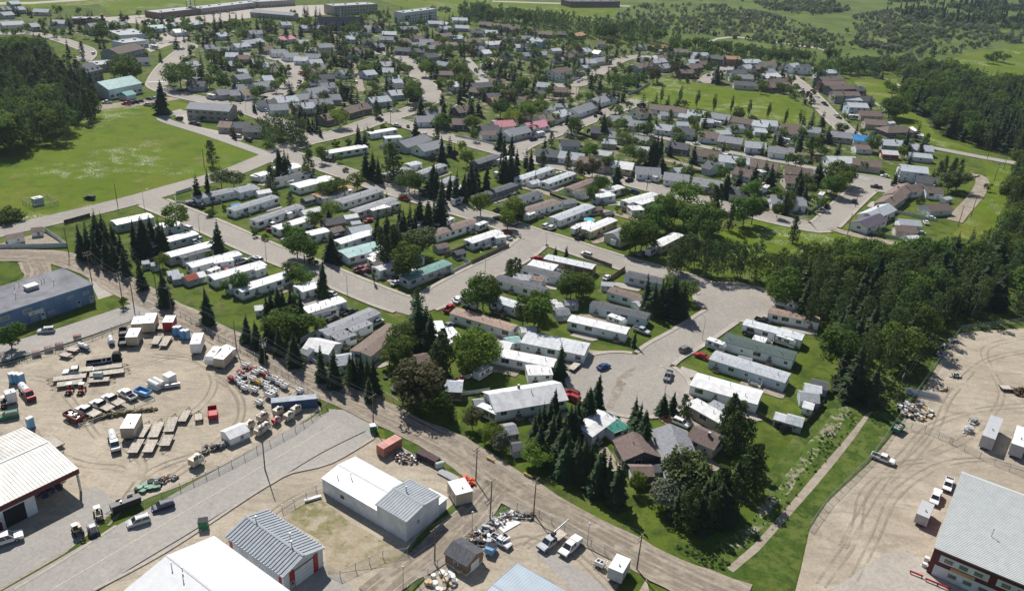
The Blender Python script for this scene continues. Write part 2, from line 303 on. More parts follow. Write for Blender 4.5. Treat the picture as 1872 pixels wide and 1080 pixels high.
sheet('gravel_pad', M_pad, [(1075, 640), (1145, 645), (1150, 652), (1095, 668), (1078, 655)], 'bare gravel lot beside the white trailer home')
sheet('gravel_pad', M_conc, [(1130, 752), (1155, 752), (1165, 800), (1145, 802)], 'concrete driveway at the cul-de-sac end')
sheet('gravel_pad', mat('red_gravel', (.36, .20, .13), .95, .2, 1.5), [(1190, 755), (1208, 748), (1232, 765), (1222, 780)], 'reddish gravel bed beside the cul-de-sac')
sheet('gravel_pad', M_conc, [(1236, 690), (1246, 670), (1275, 680), (1270, 688), (1240, 700)], 'concrete driveway right of the parked grey pickup')
sheet('gravel_pad', M_conc, [(262, 88), (300, 60), (340, 62), (345, 70), (320, 80), (275, 96)], 'parking area beside the long white roofed complex')
sheet('gravel_pad', M_conc, [(312, 205), (330, 200), (368, 222), (360, 232), (400, 240), (415, 232), (450, 250), (440, 258), (390, 246), (340, 228)], 'parking bays before the grey apartments')

# ---------------------------------------------------------------- streets
ST = [  # name, label, material, half width, kerb, picture points
 ('street', 'main road along the clover meadow', M_asph, 6.0, 0, [(-120, 452), (0, 424), (120, 397), (233, 369.5), (330, 342), (415, 318), (480, 292), (505, 280)]),
 ('street', 'diagonal street through the trailer homes', M_asph, 5.6, 1, [(262, 361), (280, 371), (380, 412), (480, 456), (570, 491), (656, 527), (720, 552), (775, 568)]),
 ('street', 'cross street climbing right from the junction', M_asph, 5.6, 1, [(745, 565), (790, 549), (830, 526), (870, 504), (940, 469), (978, 440)]),
 ('street', 'upper street crossing the whole trailer park', M_asph, 5.8, 1, [(500, 274), (548, 291), (616, 312), (680, 335), (745, 356), (797, 371), (849, 387), (901, 403), (940, 417), (975, 430), (1011, 440), (1076, 462), (1140, 482), (1205, 500), (1257, 515), (1309, 535), (1345, 548)]),
 ('street', 'cul-de-sac street running down to the bulb', M_asph, 5.4, 1, [(1380, 540), (1352, 556), (1309, 584), (1257, 618), (1205, 649), (1170, 690), (1150, 720)]),
 ('street', 'junction street by the dark aspen clump', M_asph, 5.8, 1, [(480, 296), (505, 281), (530, 270), (556, 260), (605, 249), (641, 238), (686, 222), (745, 205), (776, 191), (791, 177), (780, 156), (766, 140), (753, 122), (740, 108), (715, 100), (680, 97), (655, 100)]),
 ('street', 'street leading left to the grey apartments', M_asph, 5.5, 1, [(575, 254), (545, 240), (512, 224), (461, 206), (428, 194), (373, 184), (325, 173), (290, 160), (288, 148), (303, 124), (327, 101), (340, 92), (345, 84), (320, 78), (262, 74)]),
 ('street', 'access lane curving before the grey apartments', M_asph2, 3.4, 0, [(345, 205), (312, 209), (298, 215), (305, 222), (350, 236), (400, 252), (480, 280), (500, 286)]),
 ('street', 'curving street lined with far left houses', M_asph, 5.2, 1, [(440, 199), (461, 190), (494, 177), (525, 164), (538, 148), (541, 132), (531, 116), (507, 108), (480, 103), (440, 100)]),
 ('street', 'upper left street passing the white complex', M_asph, 5.0, 1, [(-60, 52), (0, 62), (60, 62), (105, 72), (140, 84), (158, 92), (160, 102), (150, 112)]),
 ('street', 'street below the pink roofed houses', M_asph, 5.2, 1, [(705, 217), (740, 228), (779, 240), (849, 260), (912, 277), (960, 289), (1018, 303), (1088, 320), (1153, 335), (1216, 351), (1283, 368), (1361, 387), (1400, 398), (1450, 409), (1490, 417), (1506, 413), (1525, 396), (1548, 374), (1575, 350), (1590, 340)]),
 ('street', 'street climbing toward the poplar field', M_asph, 5.2, 1, [(935, 281), (954, 267), (990, 252), (1024, 239), (1060, 226), (1086, 216), (1117, 204), (1153, 192), (1170, 184)]),
 ('lane', 'lane bending right below the poplar field houses', M_asph2, 3.2, 0, [(1100, 222), (1140, 236), (1180, 246), (1218, 254), (1283, 268), (1350, 282), (1408, 293), (1444, 299), (1490, 309), (1558, 322), (1590, 330)]),
 ('street', 'straight street right of the poplar field', M_asph, 5.6, 1, [(1434, 132), (1444, 140), (1478, 169), (1509, 202), (1537, 231), (1556, 247)]),
 ('street', 'road leaving town past the right forest', M_asph2, 4.0, 0, [(1545, 246), (1590, 254), (1650, 262), (1711, 272), (1768, 283), (1833, 295), (1900, 306)]),
 ('street', 'short street under the distant treeline', M_asph, 5.0, 1, [(1000, 157), (1050, 156), (1076, 146), (1101, 128), (1130, 112), (1153, 106), (1182, 102)]),
 ('lane', 'pale lane between upper centre back yards', M_pad, 2.6, 0, [(962, 186), (990, 184), (1010, 182), (1045, 177), (1052, 160)]),
 ('lane', 'lane behind the upper town houses', M_pad, 2.6, 0, [(640, 112), (648, 128), (655, 142), (658, 158), (662, 168)]),
 ('lane', 'lane in the upper centre of town', M_asph2, 4.0, 0, [(850, 106), (866, 124), (880, 140), (885, 150), (840, 148), (780, 148)]),
 ('street', 'short street right of the upper treeline houses', M_asph, 4.6, 1, [(1300, 117), (1330, 118), (1325, 128), (1300, 140), (1285, 152)]),
 ('lane', 'gravel back lane along the power line', M_pad, 3.4, 0, [(1775, 322), (1788, 322), (1796, 333), (1790, 350), (1775, 370), (1760, 386), (1745, 405)]),
 ('lane', 'grassy lane behind the white picket fence', M_pad, 2.6, 0, [(1516, 417), (1545, 426), (1574, 433), (1610, 441), (1638, 446), (1690, 453)]),
 ('lane', 'back lane between two rows of trailers', M_pad, 2.2, 0, [(935, 338), (985, 350), (1040, 368), (1095, 384), (1150, 398), (1180, 405)]),
 ('lane', 'sandy back lane through the middle of town', M_pad, 2.6, 0, [(1150, 282), (1200, 290), (1255, 302), (1310, 316), (1370, 330), (1400, 338)]),
 ('dirt_road', 'rutted dirt road behind the trailer homes', M_dirt, 5.2, 0, [(-60, 468), (0, 467), (78, 470), (124, 477), (181, 498), (228, 522), (272, 550), (337, 581), (389, 607), (460, 641), (512, 667), (564, 693), (616, 719), (667, 742), (719, 766), (771, 791), (823, 818), (872, 848), (920, 884), (972, 914), (1024, 940), (1076, 968), (1127, 996), (1179, 1024), (1231, 1049), (1283, 1072), (1360, 1105)]),
 ('dirt_road', 'dirt loop left of the blue office', M_dirt, 4.0, 0, [(60, 476), (70, 500), (56, 516), (20, 530), (-40, 548)]),
 ('dirt_road', 'dirt lane turning down past the white shop', M_dirt, 3.6, 0, [(910, 886), (888, 912), (844, 966), (784, 1012), (719, 1060), (680, 1092)]),
 ('asphalt_road', 'grey asphalt street along the equipment yard', M_asph2, 6.6, 0, [(20, 1122), (93, 1080), (213, 1007), (300, 957), (398, 899), (480, 852), (560, 806), (640, 768)]),
 ('asphalt_road', 'grey asphalt street before the blue office', M_asph2, 5.4, 0, [(-80, 672), (0, 648), (110, 616), (200, 586), (285, 556)]),
]
def resample(pts, step=3.0):
    P = [un(x, y) for x, y in pts]; n = len(P); out = []
    for i in range(n-1):
        p0, p1, p2, p3 = P[max(0, i-1)], P[i], P[i+1], P[min(n-1, i+2)]
        k = max(2, int((p2-p1).length/step))
        for j in range(k):
            t = j/k
            out.append(.5*((2*p1)+(-p0+p2)*t+(2*p0-5*p1+4*p2-p3)*t*t+(-p0+3*p1-3*p2+p3)*t**3))
    out.append(P[-1]); return out
LINES = []
for nm, lb, m, hw, kerb, pts in ST: LINES.append((resample(pts), hw, kerb, nm, lb, m))
BULBS = [((1150, 700), 17.0), ((1352, 552), 15.0), ((1592, 335), 14.0)]
BULB = [(un(*c), r) for c, r in BULBS]
def on_road(p, margin=0.0, skip=None):
    for i, (L, hw, *_r) in enumerate(LINES):
        if i == skip: continue
        r = (hw+margin)**2
        for q in L[::1]:
            if (q.x-p.x)**2+(q.y-p.y)**2 < r: return True
    for c, r in BULB:
        if (c-p).length < r+margin: return True
    return False
def ribbon(L, hw, z, off=0.0):
    vs = []
    for i, p in enumerate(L):
        d = (L[min(i+1, len(L)-1)]-L[max(i-1, 0)]); d.z = 0; d.normalize(); n = Vector((-d.y, d.x, 0))
        vs.append((p+n*(off+hw), p+n*(off-hw)))
    return vs
KERB = MB()
M_rut = ground_mat('wheel_ruts', [(1, 0, 1, (.285, .24, .19)), (.08, .45, .6, (.345, .295, .235)), (.4, .5, .66, (.25, .21, .17))])
M_crown = ground_mat('pale_gravel_crown', [(1, 0, 1, (.42, .365, .29)), (.1, .45, .6, (.34, .285, .22)), (.5, .5, .66, (.30, .25, .19))])
M_track = ground_mat('tyre_marks', [(1, 0, 1, (.37, .32, .25)), (.15, .46, .6, (.42, .365, .285)), (.5, .5, .66, (.33, .28, .22))])
def patchy(m, lo, hi, sc):                                   # marks that fade in and out with the wear of the ground
    N = m.node_tree.nodes; K = m.node_tree.links; b = N['Principled BSDF']; tc = N.new('ShaderNodeTexCoord'); nz = N.new('ShaderNodeTexNoise'); nz.inputs['Scale'].default_value = sc; nz.inputs['Detail'].default_value = 5
    K.new(tc.outputs['Object'], nz.inputs['Vector']); mr = N.new('ShaderNodeMapRange'); mr.inputs[1].default_value = lo; mr.inputs[2].default_value = hi; mr.inputs[4].default_value = .8; K.new(nz.outputs['Fac'], mr.inputs[0])
    tp = N.new('ShaderNodeBsdfTransparent'); ms = N.new('ShaderNodeMixShader'); K.new(mr.outputs[0], ms.inputs[0]); K.new(tp.outputs[0], ms.inputs[1]); K.new(b.outputs[0], ms.inputs[2]); K.new(ms.outputs[0], N['Material Output'].inputs[0])
patchy(M_rut, .36, .62, .35); patchy(M_crown, .38, .62, .3); patchy(M_track, .36, .66, .11)
def strip(L, off, w, z, name, m, label, wob=0.0, seed=0):
    q = random.Random(seed); b = MB(); ph = q.uniform(0, 6); vs = []
    for j, (a, c) in enumerate(ribbon(L, w, 0, off)):
        n = (a-c).normalized()*wob*(math.sin(j*.19+ph)+.5*math.sin(j*.47+ph*2)); k = 1+q.uniform(-.25, .25); mid = (a+c)/2; vs.append((mid+(a-mid)*k+n, mid+(c-mid)*k+n))
    for (a, c), (a2, c2) in zip(vs, vs[1:]): b.quad((a.x, a.y, z), (c.x, c.y, z), (c2.x, c2.y, z), (a2.x, a2.y, z))
    structure(b.obj(name, m), label, name.replace('_', ' '))
for i, (L, hw, kerb, nm, lb, m) in enumerate(LINES):
    z = .20+i*.003; vs = ribbon(L, hw, z); b = MB()
    if m is M_dirt:
        q = random.Random(i); vs = [(a+(a-c).normalized()*(math.sin(j*.31)+math.sin(j*.83+1)*.6+q.uniform(-.5, .5))*.55, c+(c-a).normalized()*(math.sin(j*.27+2)+math.sin(j*.71)*.6+q.uniform(-.5, .5))*.55) for j, (a, c) in enumerate(vs)]
    for (a, c), (a2, c2) in zip(vs, vs[1:]): b.quad((a.x, a.y, z), (c.x, c.y, z), (c2.x, c2.y, z), (a2.x, a2.y, z))
    structure(b.obj(nm, m), lb, nm.replace('_', ' '))
    if kerb:
        for sgn in (1, -1):
            kv = ribbon(L, .75, 0, sgn*(hw+.75))
            for j in range(len(kv)-1):
                mid = (kv[j][0]+kv[j+1][1])/2
                if on_road(mid, .3, skip=i): continue
                (a, c), (a2, c2) = kv[j], kv[j+1]
                if a.y > 900: continue
                KERB.add([(a.x, a.y, 0), (c.x, c.y, 0), (c2.x, c2.y, 0), (a2.x, a2.y, 0), (a.x, a.y, .35), (c.x, c.y, .35), (c2.x, c2.y, .35), (a2.x, a2.y, .35)], ((4, 5, 6, 7), (0, 1, 5, 4), (1, 2, 6, 5), (2, 3, 7, 6), (3, 0, 4, 7)))
for k, (c, r) in enumerate(BULB):
    b = MB(); n = 40; z = .42-.01*k-.02
    vs = [(c.x+r*math.cos(2*PI*i/n), c.y+r*math.sin(2*PI*i/n), .188+k*.003) for i in range(n)]
    b.add(vs, (tuple(range(n)),))
    structure(b.obj('street', M_asph), ('round asphalt bulb at the cul-de-sac end', 'round asphalt corner above the cul-de-sac', 'round asphalt bulb beside the brown row houses')[k], 'street')
    for i in range(n):
        a0, a1 = 2*PI*i/n, 2*PI*(i+1)/n
        q = [(c.x+(r+d)*math.cos(t), c.y+(r+d)*math.sin(t)) for d in (0, 1.5) for t in (a0, a1)]
        mid = Vector(((q[0][0]+q[3][0])/2, (q[0][1]+q[3][1])/2, 0)); 
        bad = False
        for L, hw, *_x in LINES:
            if any((p-mid).length < hw+.6 for p in L): bad = True; break
        if not bad: KERB.add([(*q[0], 0), (*q[2], 0), (*q[3], 0), (*q[1], 0), (*q[0], .35), (*q[2], .35), (*q[3], .35), (*q[1], .35)], ((4, 5, 6, 7), (0, 1, 5, 4), (1, 2, 6, 5), (2, 3, 7, 6), (3, 0, 4, 7)))
structure(KERB.obj('kerb', M_conc), 'pale concrete kerbs and sidewalks edging the streets', 'kerb')
# painted lines
def stripe(a, c, w, name, label, m=None, z=.31):
    p, q = un(*a), un(*c); d = (q-p).normalized(); n = Vector((-d.y, d.x, 0))*w/2; b = MB()
    b.quad(*[(v.x, v.y, z) for v in (p+n, p-n, q-n, q+n)]); structure(b.obj(name, m or M_line), label, 'road marking')
stripe((93, 1080), (612, 776), .16, 'centre_line', 'faded yellow centre line on the grey street')
stripe((0, 651), (230, 575), .12, 'centre_line', 'faint yellow centre line before the blue office')
stripe((268, 151), (308, 150), 1.6, 'crosswalk', 'white crosswalk bars before the big lone spruce', M_white)
def kerbline(pts, label, w=.35, h=.33):
    L = resample(pts); vs = ribbon(L, w, 0); b = MB()
    for (a, c), (a2, c2) in zip(vs, vs[1:]):
        b.add([(a.x, a.y, 0), (c.x, c.y, 0), (c2.x, c2.y, 0), (a2.x, a2.y, 0), (a.x, a.y, h), (c.x, c.y, h), (c2.x, c2.y, h), (a2.x, a2.y, h)], ((4, 5, 6, 7), (0, 1, 5, 4), (1, 2, 6, 5), (2, 3, 7, 6), (3, 0, 4, 7)))
    structure(b.obj('kerb', M_conc), label, 'kerb')
for i, (L, hw, kerb, nm, lb, m) in enumerate(LINES):
    if m is not M_dirt: continue
    for k, (o, w, mm) in enumerate(((-2.6, .75, M_rut), (-.9, .5, M_rut), (1.2, .8, M_rut), (2.9, .45, M_rut), (.2, .45, M_crown), (-3.9, .5, M_crown), (4.0, .45, M_crown))):
        if abs(o)+w < hw-.2: strip(L, o, w, .297+.0022*k, 'wheel_ruts', mm, 'wheel worn bands along the '+' '.join(lb.split()[:6]), .22, k+i*9)
TRK = [[(190, 960), (240, 900), (262, 850), (225, 815), (180, 800), (150, 760), (120, 720)], [(205, 950), (255, 880), (300, 850), (380, 820), (440, 760), (420, 700), (360, 660), (280, 650)], [(60, 690), (150, 700), (260, 668), (340, 650), (390, 690), (370, 740), (300, 775), (200, 800)], [(40, 760), (90, 820), (160, 850), (215, 855), (250, 880)],
       [(230, 905), (300, 880), (370, 835), (450, 790)], [(400, 690), (440, 730), (430, 790), (390, 830)], [(1560, 1060), (1600, 980), (1640, 900), (1720, 850), (1800, 840), (1880, 860)], [(1540, 1000), (1600, 900), (1650, 830), (1700, 780), (1790, 750), (1890, 740)], [(1620, 880), (1700, 800), (1740, 720), (1800, 660), (1890, 640)], [(1700, 830), (1780, 790), (1830, 720), (1800, 640), (1890, 615)], [(1500, 1070), (1560, 980), (1580, 900), (1640, 850), (1690, 842)],
       [(640, 860), (720, 880), (800, 900), (850, 920)], [(640, 880), (560, 900), (480, 950), (400, 1010)], [(960, 1000), (1000, 980), (1060, 1020), (1120, 1080)], [(900, 1010), (960, 985), (1010, 1010)]]
for k, P in enumerate(TRK):
    L = resample(P, 2.0)
    for s_, o in enumerate((-.85, .85)): strip(L, o, .3, .190+.0006*k+.0003*s_, 'tyre_marks', M_track, 'curving tyre marks across the gravel yards', .12, k*3+s_)
sheet('dirt_patch', M_crown, [(1128, 690), (1150, 676), (1160, 672), (1158, 686), (1140, 694), (1132, 702), (1140, 712), (1125, 735), (1118, 752), (1108, 745), (1118, 715), (1126, 704)], 'sandy drift on the cul-de-sac asphalt', z=.30)
sheet('dirt_patch', M_rut, [(1124, 700), (1134, 697), (1145, 702), (1140, 706), (1128, 705)], 'dark oil stained patch on the cul-de-sac asphalt', z=.304)
kerbline([(171, 1080), (306, 1007), (460, 906), (500, 882), (533, 865), (605, 847), (683, 802)], 'concrete kerb below the grey asphalt street')
kerbline([(26, 1079), (124, 1020), (213, 962)], 'concrete kerb before the paved apron')
kerbline([(0, 668), (60, 652), (150, 624), (240, 591)], 'concrete kerb above the equipment yard', .2)
# ================================================================== buildings
RC = {'g': ('grey', (.275, .285, .305)), 'd': ('charcoal', (.105, .11, .12)), 'b': ('brown', (.19, .145, .125)), 't': ('tan', (.31, .235, .185)),
      'w': ('white', (.70, .70, .70)), 's': ('white ribbed', (.60, .62, .64)), 'e': ('green', (.17, .33, .29)), 'a': ('pale teal', (.34, .52, .49)),
      'u': ('bright blue', (.06, .25, .58)), 'p': ('pink', (.62, .27, .32)), 'r': ('rusty orange', (.42, .25, .15)), 'l': ('light grey', (.48, .51, .54)),
      'k': ('dark green', (.075, .11, .10)), 'v': ('patched white', (.62, .66, .68)), 'n': ('deep green', (.03, .17, .13)), 'q': ('purplish', (.15, .13, .17)), 'm': ('red', (.35, .07, .06))}
WC = {'W': ('white', (.80, .82, .84)), 'C': ('cream', (.62, .56, .46)), 'G': ('grey', (.40, .43, .46)), 'B': ('pale blue', (.48, .58, .66)), 'N': ('brown', (.20, .13, .09)),
      'Y': ('yellow', (.60, .50, .27)), 'D': ('dark', (.10, .11, .13)), 'T': ('beige', (.44, .39, .32)), 'R': ('red', (.32, .06, .05)), 'U': ('blue', (.10, .21, .42))}
def roof_mat(c):
    n, col = RC[c]
    if c in 'wsevnau': return mat('roof metal '+n, col, .38 if c != 'w' else .5, .16, .55, vary=.08, spec=.45)
    return mat('roof shingle '+n, col, .9, .22, 1.6, vary=.16, bump=.3)
def wall_mat(c): return mat('siding '+WC[c][0], WC[c][1], .6, .07, .5, vary=.07)
M_glass = mat('window glass', (.035, .045, .055), .08, .2, 1, spec=.8)
M_frame = mat('window frame', (.74, .74, .72), .5, .05)
M_dark = mat('dark rubber', (.022, .022, .024), .75, .2, 4)
M_metal = mat('galvanised metal', (.42, .43, .44), .45, .15, 2, metal=.5)
M_wood = mat('weathered wood', (.20, .145, .095), .9, .3, 2.5, vary=.15)
M_deck = mat('deck planks', (.50, .45, .38), .9, .25, 1.3, vary=.08)
M_skirt = mat('skirting', (.50, .50, .48), .8, .15, 1)
M_trim = mat('trim', (.70, .70, .68), .6, .06)
def window_mesh(w, h):
    b = MB(); b.box(0, 0, 0, w+.16, .07, h+.16, 0); b.box(0, -.045, .08, w/2-.03, .03, h, 1) if False else None
    for s in (-1, 1): b.box(s*w/4, -.03, .08, w/2-.05, .05, h, 1)
    return b.mesh('window', [M_frame, M_glass])
WIN = {k: window_mesh(*k) for k in ((1.0, .9), (1.7, 1.2), (.7, .6), (2.3, 1.3))}
_b = MB(); _b.box(0, 0, 0, .95, .1, 2.0, 0); _b.box(0, -.04, 1.15, .5, .05, .6, 1); DOOR = _b.mesh('door', [mat('door paint', (.5, .5, .48), .5, .1, vary=.3), M_glass])
_b = MB(); _b.box(0, 0, 0, 2.6, .1, 2.15, 0)
for _i in range(3): _b.box(0, -.055, .62+_i*.55, 2.5, .03, .04, 1)
GDOOR = _b.mesh('garage_door', [M_trim, M_skirt])
_b = MB(); _b.tube((0, 0, 0), (0, 0, .75), .09, .09, 8, 0); _b.tube((0, 0, .75), (0, 0, .92), .15, .13, 8, 0); VENT = _b.mesh('vent', [M_metal])
_b = MB(); _b.box(0, 0, -.2, .6, .6, 1.25, 0); _b.box(0, 0, 1.05, .72, .72, .12, 1); CHIM = _b.mesh('chimney', [mat('chimney brick', (.26, .15, .11), .9, .3, 3), M_skirt])
_b = MB(); _b.box(0, 0, 0, 1.5, 1.1, .5, 0); _b.box(1.1, 0, 0, .5, 1.1, .25, 0)
for _s in (-1, 1): _b.box(0, _s*.52, .5, 1.5, .05, .8, 1)
STEP = _b.mesh('entrance_steps', [M_deck, M_wood])
BLD = []          # registry used for the "beside ..." part of labels
def gable_roof(L, Wd, eave, rise, over, seams, style='gable', th=.14):
    b = MB(); hl, hw = L/2+over, Wd/2+over; drop = rise*over/(Wd/2)
    if style == 'flat': b.box(0, 0, eave, 2*hl, 2*hw, .22); return b
    F2 = ((0, 1, 5, 4), (1, 2, 6, 5), (3, 0, 4, 7))
    if style == 'hip':
        r = max(.3, L/2-Wd/2*.85); z0 = eave-drop; z1 = eave+rise
        A = [(-hl, -hw, z0), (hl, -hw, z0), (hl, hw, z0), (-hl, hw, z0)]; Rg = [(-r, 0, z1), (r, 0, z1)]
        b.add(A+Rg, ((0, 1, 5, 4), (2, 3, 4, 5), (1, 2, 5), (3, 0, 4), (3, 2, 1, 0))); return b
    for s in (-1, 1):
        p = [(-hl, s*hw, eave-drop), (hl, s*hw, eave-drop), (hl, 0, eave+rise), (-hl, 0, eave+rise)]
        b.add(p+[(x, y, z+th) for x, y, z in p], ((0, 1, 2, 3), (4, 5, 6, 7), (2, 3, 7, 6)))
        b.add(p+[(x, y, z+th) for x, y, z in p], F2, 1)
        if seams:
            n = max(2, int(2*hl/seams))
            for i in range(n+1):
                x = -hl+.03+(2*hl-.06)*i/n
                q = [(x-.03, s*hw, eave-drop+th), (x+.03, s*hw, eave-drop+th), (x+.03, 0, eave+rise+th), (x-.03, 0, eave+rise+th)]
                b.add(q+[(a, c, z+.05) for a, c, z in q], ((4, 5, 6, 7), (0, 1, 5, 4), (1, 2, 6, 5), (3, 0, 4, 7)))
    return b
def house(name, c, ang, L, Wd, rc, wc, kind, far=False, seed=0, over=None):
    rr = random.Random(seed*13+5)
    root = empty(name, (c.x, c.y, 0), ang)
    eave, pitch = {'m': (3.05, .14), 'b': (3.5, .44), 's': (2.1, .42), '2': (6.0, .42), 'g': (2.9, .42), 'f': (2.9, 0), 'h': (3.5, .42)}[kind]
    rise = pitch*Wd/2; over = over if over is not None else {'m': .12, 's': .15, 'b': .5, '2': .45, 'g': .3, 'f': .15, 'h': .6}[kind]
    style = 'flat' if kind == 'f' else ('hip' if kind == 'h' else 'gable')
    b = MB(); l, w = L/2, Wd/2
    b.box(0, 0, 0, L-.05, Wd-.05, .55, 1)
    if style == 'gable':
        pts = [(-w, .55), (w, .55), (w, eave), (0, eave+rise), (-w, eave)]
        vs = [(-l, y, z) for y, z in pts]+[(l, y, z) for y, z in pts]; n = 5
        b.add(vs, (tuple(range(n)), tuple(range(2*n-1, n-1, -1)))+tuple((i, n+i, n+(i+1) % n, (i+1) % n) for i in range(n)))
    else: b.box(0, 0, .55, L, Wd, eave-.55)
    b.obj('wall', [wall_mat(wc), M_skirt], root)
    rf = gable_roof(L, Wd, eave, rise, over, 1.25 if (rc in 'svae' and not far) else 0, style).obj('roof', [roof_mat(rc), rr.choice((M_trim, M_trim, wall_mat('D'), wall_mat('N')))], root)
    def win(x, y, z, rz, k): inst('window', WIN[k], root, (x, y, z), rz)
    floors = (1.25, 3.9) if kind == '2' else ((1.35,) if kind == 'm' else (1.8,))
    if kind in 'mb2hf' and L > 5:
        n = max(2, int(L/(3.9 if not far else 4.6)))
        for s in (-1, 1):
            dj = rr.randrange(n)
            for fl in floors:
                for i in range(n):
                    x = -l+L*(i+.5)/n+rr.uniform(-.5, .5)
                    if i == dj and fl < 2:
                        inst('door', DOOR, root, (x, s*(w+.02), .6), 0 if s < 0 else PI)
                        if not far: inst('entrance_steps', STEP, root, (x, s*(w+.65), 0.1), 0 if s < 0 else PI)
                        continue
                    win(x, s*(w+.01), fl, 0 if s < 0 else PI, rr.choice(((1.0, .9), (1.7, 1.2), (1.7, 1.2), (2.3, 1.3), (.7, .6))))
            for fl in floors: win(s*(l+.01), rr.uniform(-.3, .3)*w, fl, PI/2 if s > 0 else -PI/2, (1.7, 1.2) if Wd > 4 else (1.0, .9))
    elif kind == 'g':
        for s in (-1, 1): inst('garage_door', GDOOR, root, (s*(l+.01), 0, .05), PI/2 if s > 0 else -PI/2)
        win(0, -(w+.01), 1.3, 0, (1.0, .9))
    else:
        inst('door', DOOR, root, (l*.2, -(w+.02), .05), 0)
    if kind == 'm' and L > 10 and rr.random() < .75:
        s = rr.choice((-1, 1)); x = rr.uniform(-.3, .3)*L; dw, dl = rr.uniform(1.8, 2.6), rr.uniform(2.8, 4.6); dk = MB(); dk.box(x, s*(w+dw/2+.03), .45, dl, dw, .12, 0)
        for e in (-1, 1): dk.box(x+e*(dl/2-.05), s*(w+dw/2), .57, .07, dw-.1, .8, 1)
        dk.box(x, s*(w+dw-.06), .57, dl*.62, .07, .8, 1); dk.box(x+dl*.4, s*(w+dw+.35), .12, dl*.2, .6, .2, 0)
        for e in (-1, 1):
            for g in (.2, dw-.2): dk.box(x+e*(dl/2-.2), s*(w+g), 0, .12, .12, .45, 1)
        dk.obj('deck', [M_deck, M_wood if rr.random() < .6 else M_trim], root)
    zr = eave+rise
    if kind in 'mf':
        for k in range(3 if not far else 1):
            y = rr.uniform(-.5, .5)*w; inst('vent', VENT, rf, (-l+L*(k+.5+rr.uniform(-.3, .3))/3, y, zr-abs(y)*pitch-.05+(.2 if kind == 'f' else .1)))
    elif kind in 'b2h':
        y = rr.choice((-1, 1))*w*.25
        if rr.random() < .45: inst('chimney', CHIM, rf, (rr.uniform(-.3, .3)*l, y, zr-.25))
        inst('vent', VENT, rf, (rr.uniform(-.6, .6)*l, -y, zr-abs(y)*pitch+.02))
    return root, zr
ORD = ['first', 'second', 'third', 'fourth', 'fifth', 'sixth', 'seventh', 'eighth', 'ninth', 'tenth', 'eleventh', 'twelfth', 'thirteenth', 'fourteenth', 'fifteenth', 'sixteenth', 'seventeenth', 'eighteenth', 'nineteenth', 'twentieth', 'twenty-first', 'twenty-second', 'twenty-third', 'twenty-fourth', 'twenty-fifth', 'twenty-sixth', 'twenty-seventh', 'twenty-eighth', 'twenty-ninth', 'thirtieth', 'thirty-first', 'thirty-second', 'thirty-third', 'thirty-fourth', 'thirty-fifth', 'thirty-sixth', 'thirty-seventh', 'thirty-eighth', 'thirty-ninth', 'fortieth']
KN = {'m': 'trailer home', 'b': 'house', 's': 'shed', '2': 'two-storey house', 'g': 'garage', 'f': 'annex', 'h': 'house'}
CN = {'m': 'mobile_home', 'b': 'house', 's': 'garden_shed', '2': 'house', 'g': 'garage', 'f': 'annex', 'h': 'house'}
CAT = {'m': 'mobile home', 'b': 'house', 's': 'shed', '2': 'house', 'g': 'garage', 'f': 'annex', 'h': 'house'}
def build_row(row, text):
    items = []
    for ln in text.strip().splitlines():
        p = ln.split()
        if not p: continue
        k, col, t = p[0], p[1], int(p[2]); x1, y1, x2, y2 = map(float, p[3:7]); Wd = float(p[7]) if len(p) > 7 else {'m': 4.9, 'b': 10.2, 's': 3, '2': 10, 'g': 7.6, 'f': 4, 'h': 10}[k]
        ar = OX[t % 4]+(x1+x2)/2/K
        items.append((ar, k, col, t, x1, y1, x2, y2, Wd, len(p) > 8 and p[8]))
    items.sort(key=lambda i: i[0]); cnt = {}
    for ar, k, col, t, x1, y1, x2, y2, Wd, far in items:
        zz = {'m': 3.4, 'b': 4.6, 's': 2.3, '2': 7.2, 'g': 3.6, 'f': 3.1, 'h': 4.6}[k]
        a, c = at(t, x1, y1, zz), at(t, x2, y2, zz); L = (c-a).length; mid = (a+c)/2; ang = math.atan2(c.y-a.y, c.x-a.x)
        D = mid.length; farf = D > 430
        if k in 'b2g' : L = max(5, L-.5)
        root, zr = house(CN[k], mid, ang, L, Wd, col[0], col[1], k, farf, int(ar*7+y1))
        kn = KN[k]; cnt[kn] = cnt.get(kn, 0)+1; o = ORD[cnt[kn]-1]
        ref = '%s %s %s' % (o, kn, row)
        lab = '%s roofed %s %s, %s %s from left, %s' % (RC[col[0]][0], WC[col[1]][0], kn, o, kn, row)
        tag(root, lab, CAT[k], {'trailer home': 'mobile homes of the trailer park', 'shed': 'garden sheds', 'garage': 'detached garages'}.get(kn, 'houses of the town') )
        del root['group']
        root['group'] = {'m': 'mobile homes of the trailer park', 's': 'garden sheds', 'g': 'detached garages', 'f': 'flat roofed annexes'}.get(k, 'houses of the town')
        # cross-house side labels for parts stay default
        BLD.append((mid, proj((mid.x, mid.y, 1.5)), ref, max(L, Wd)/2, ang, L, Wd))
        if k in 'mb2h' and not farf: pad(mid, ang, L, Wd, int(ar))
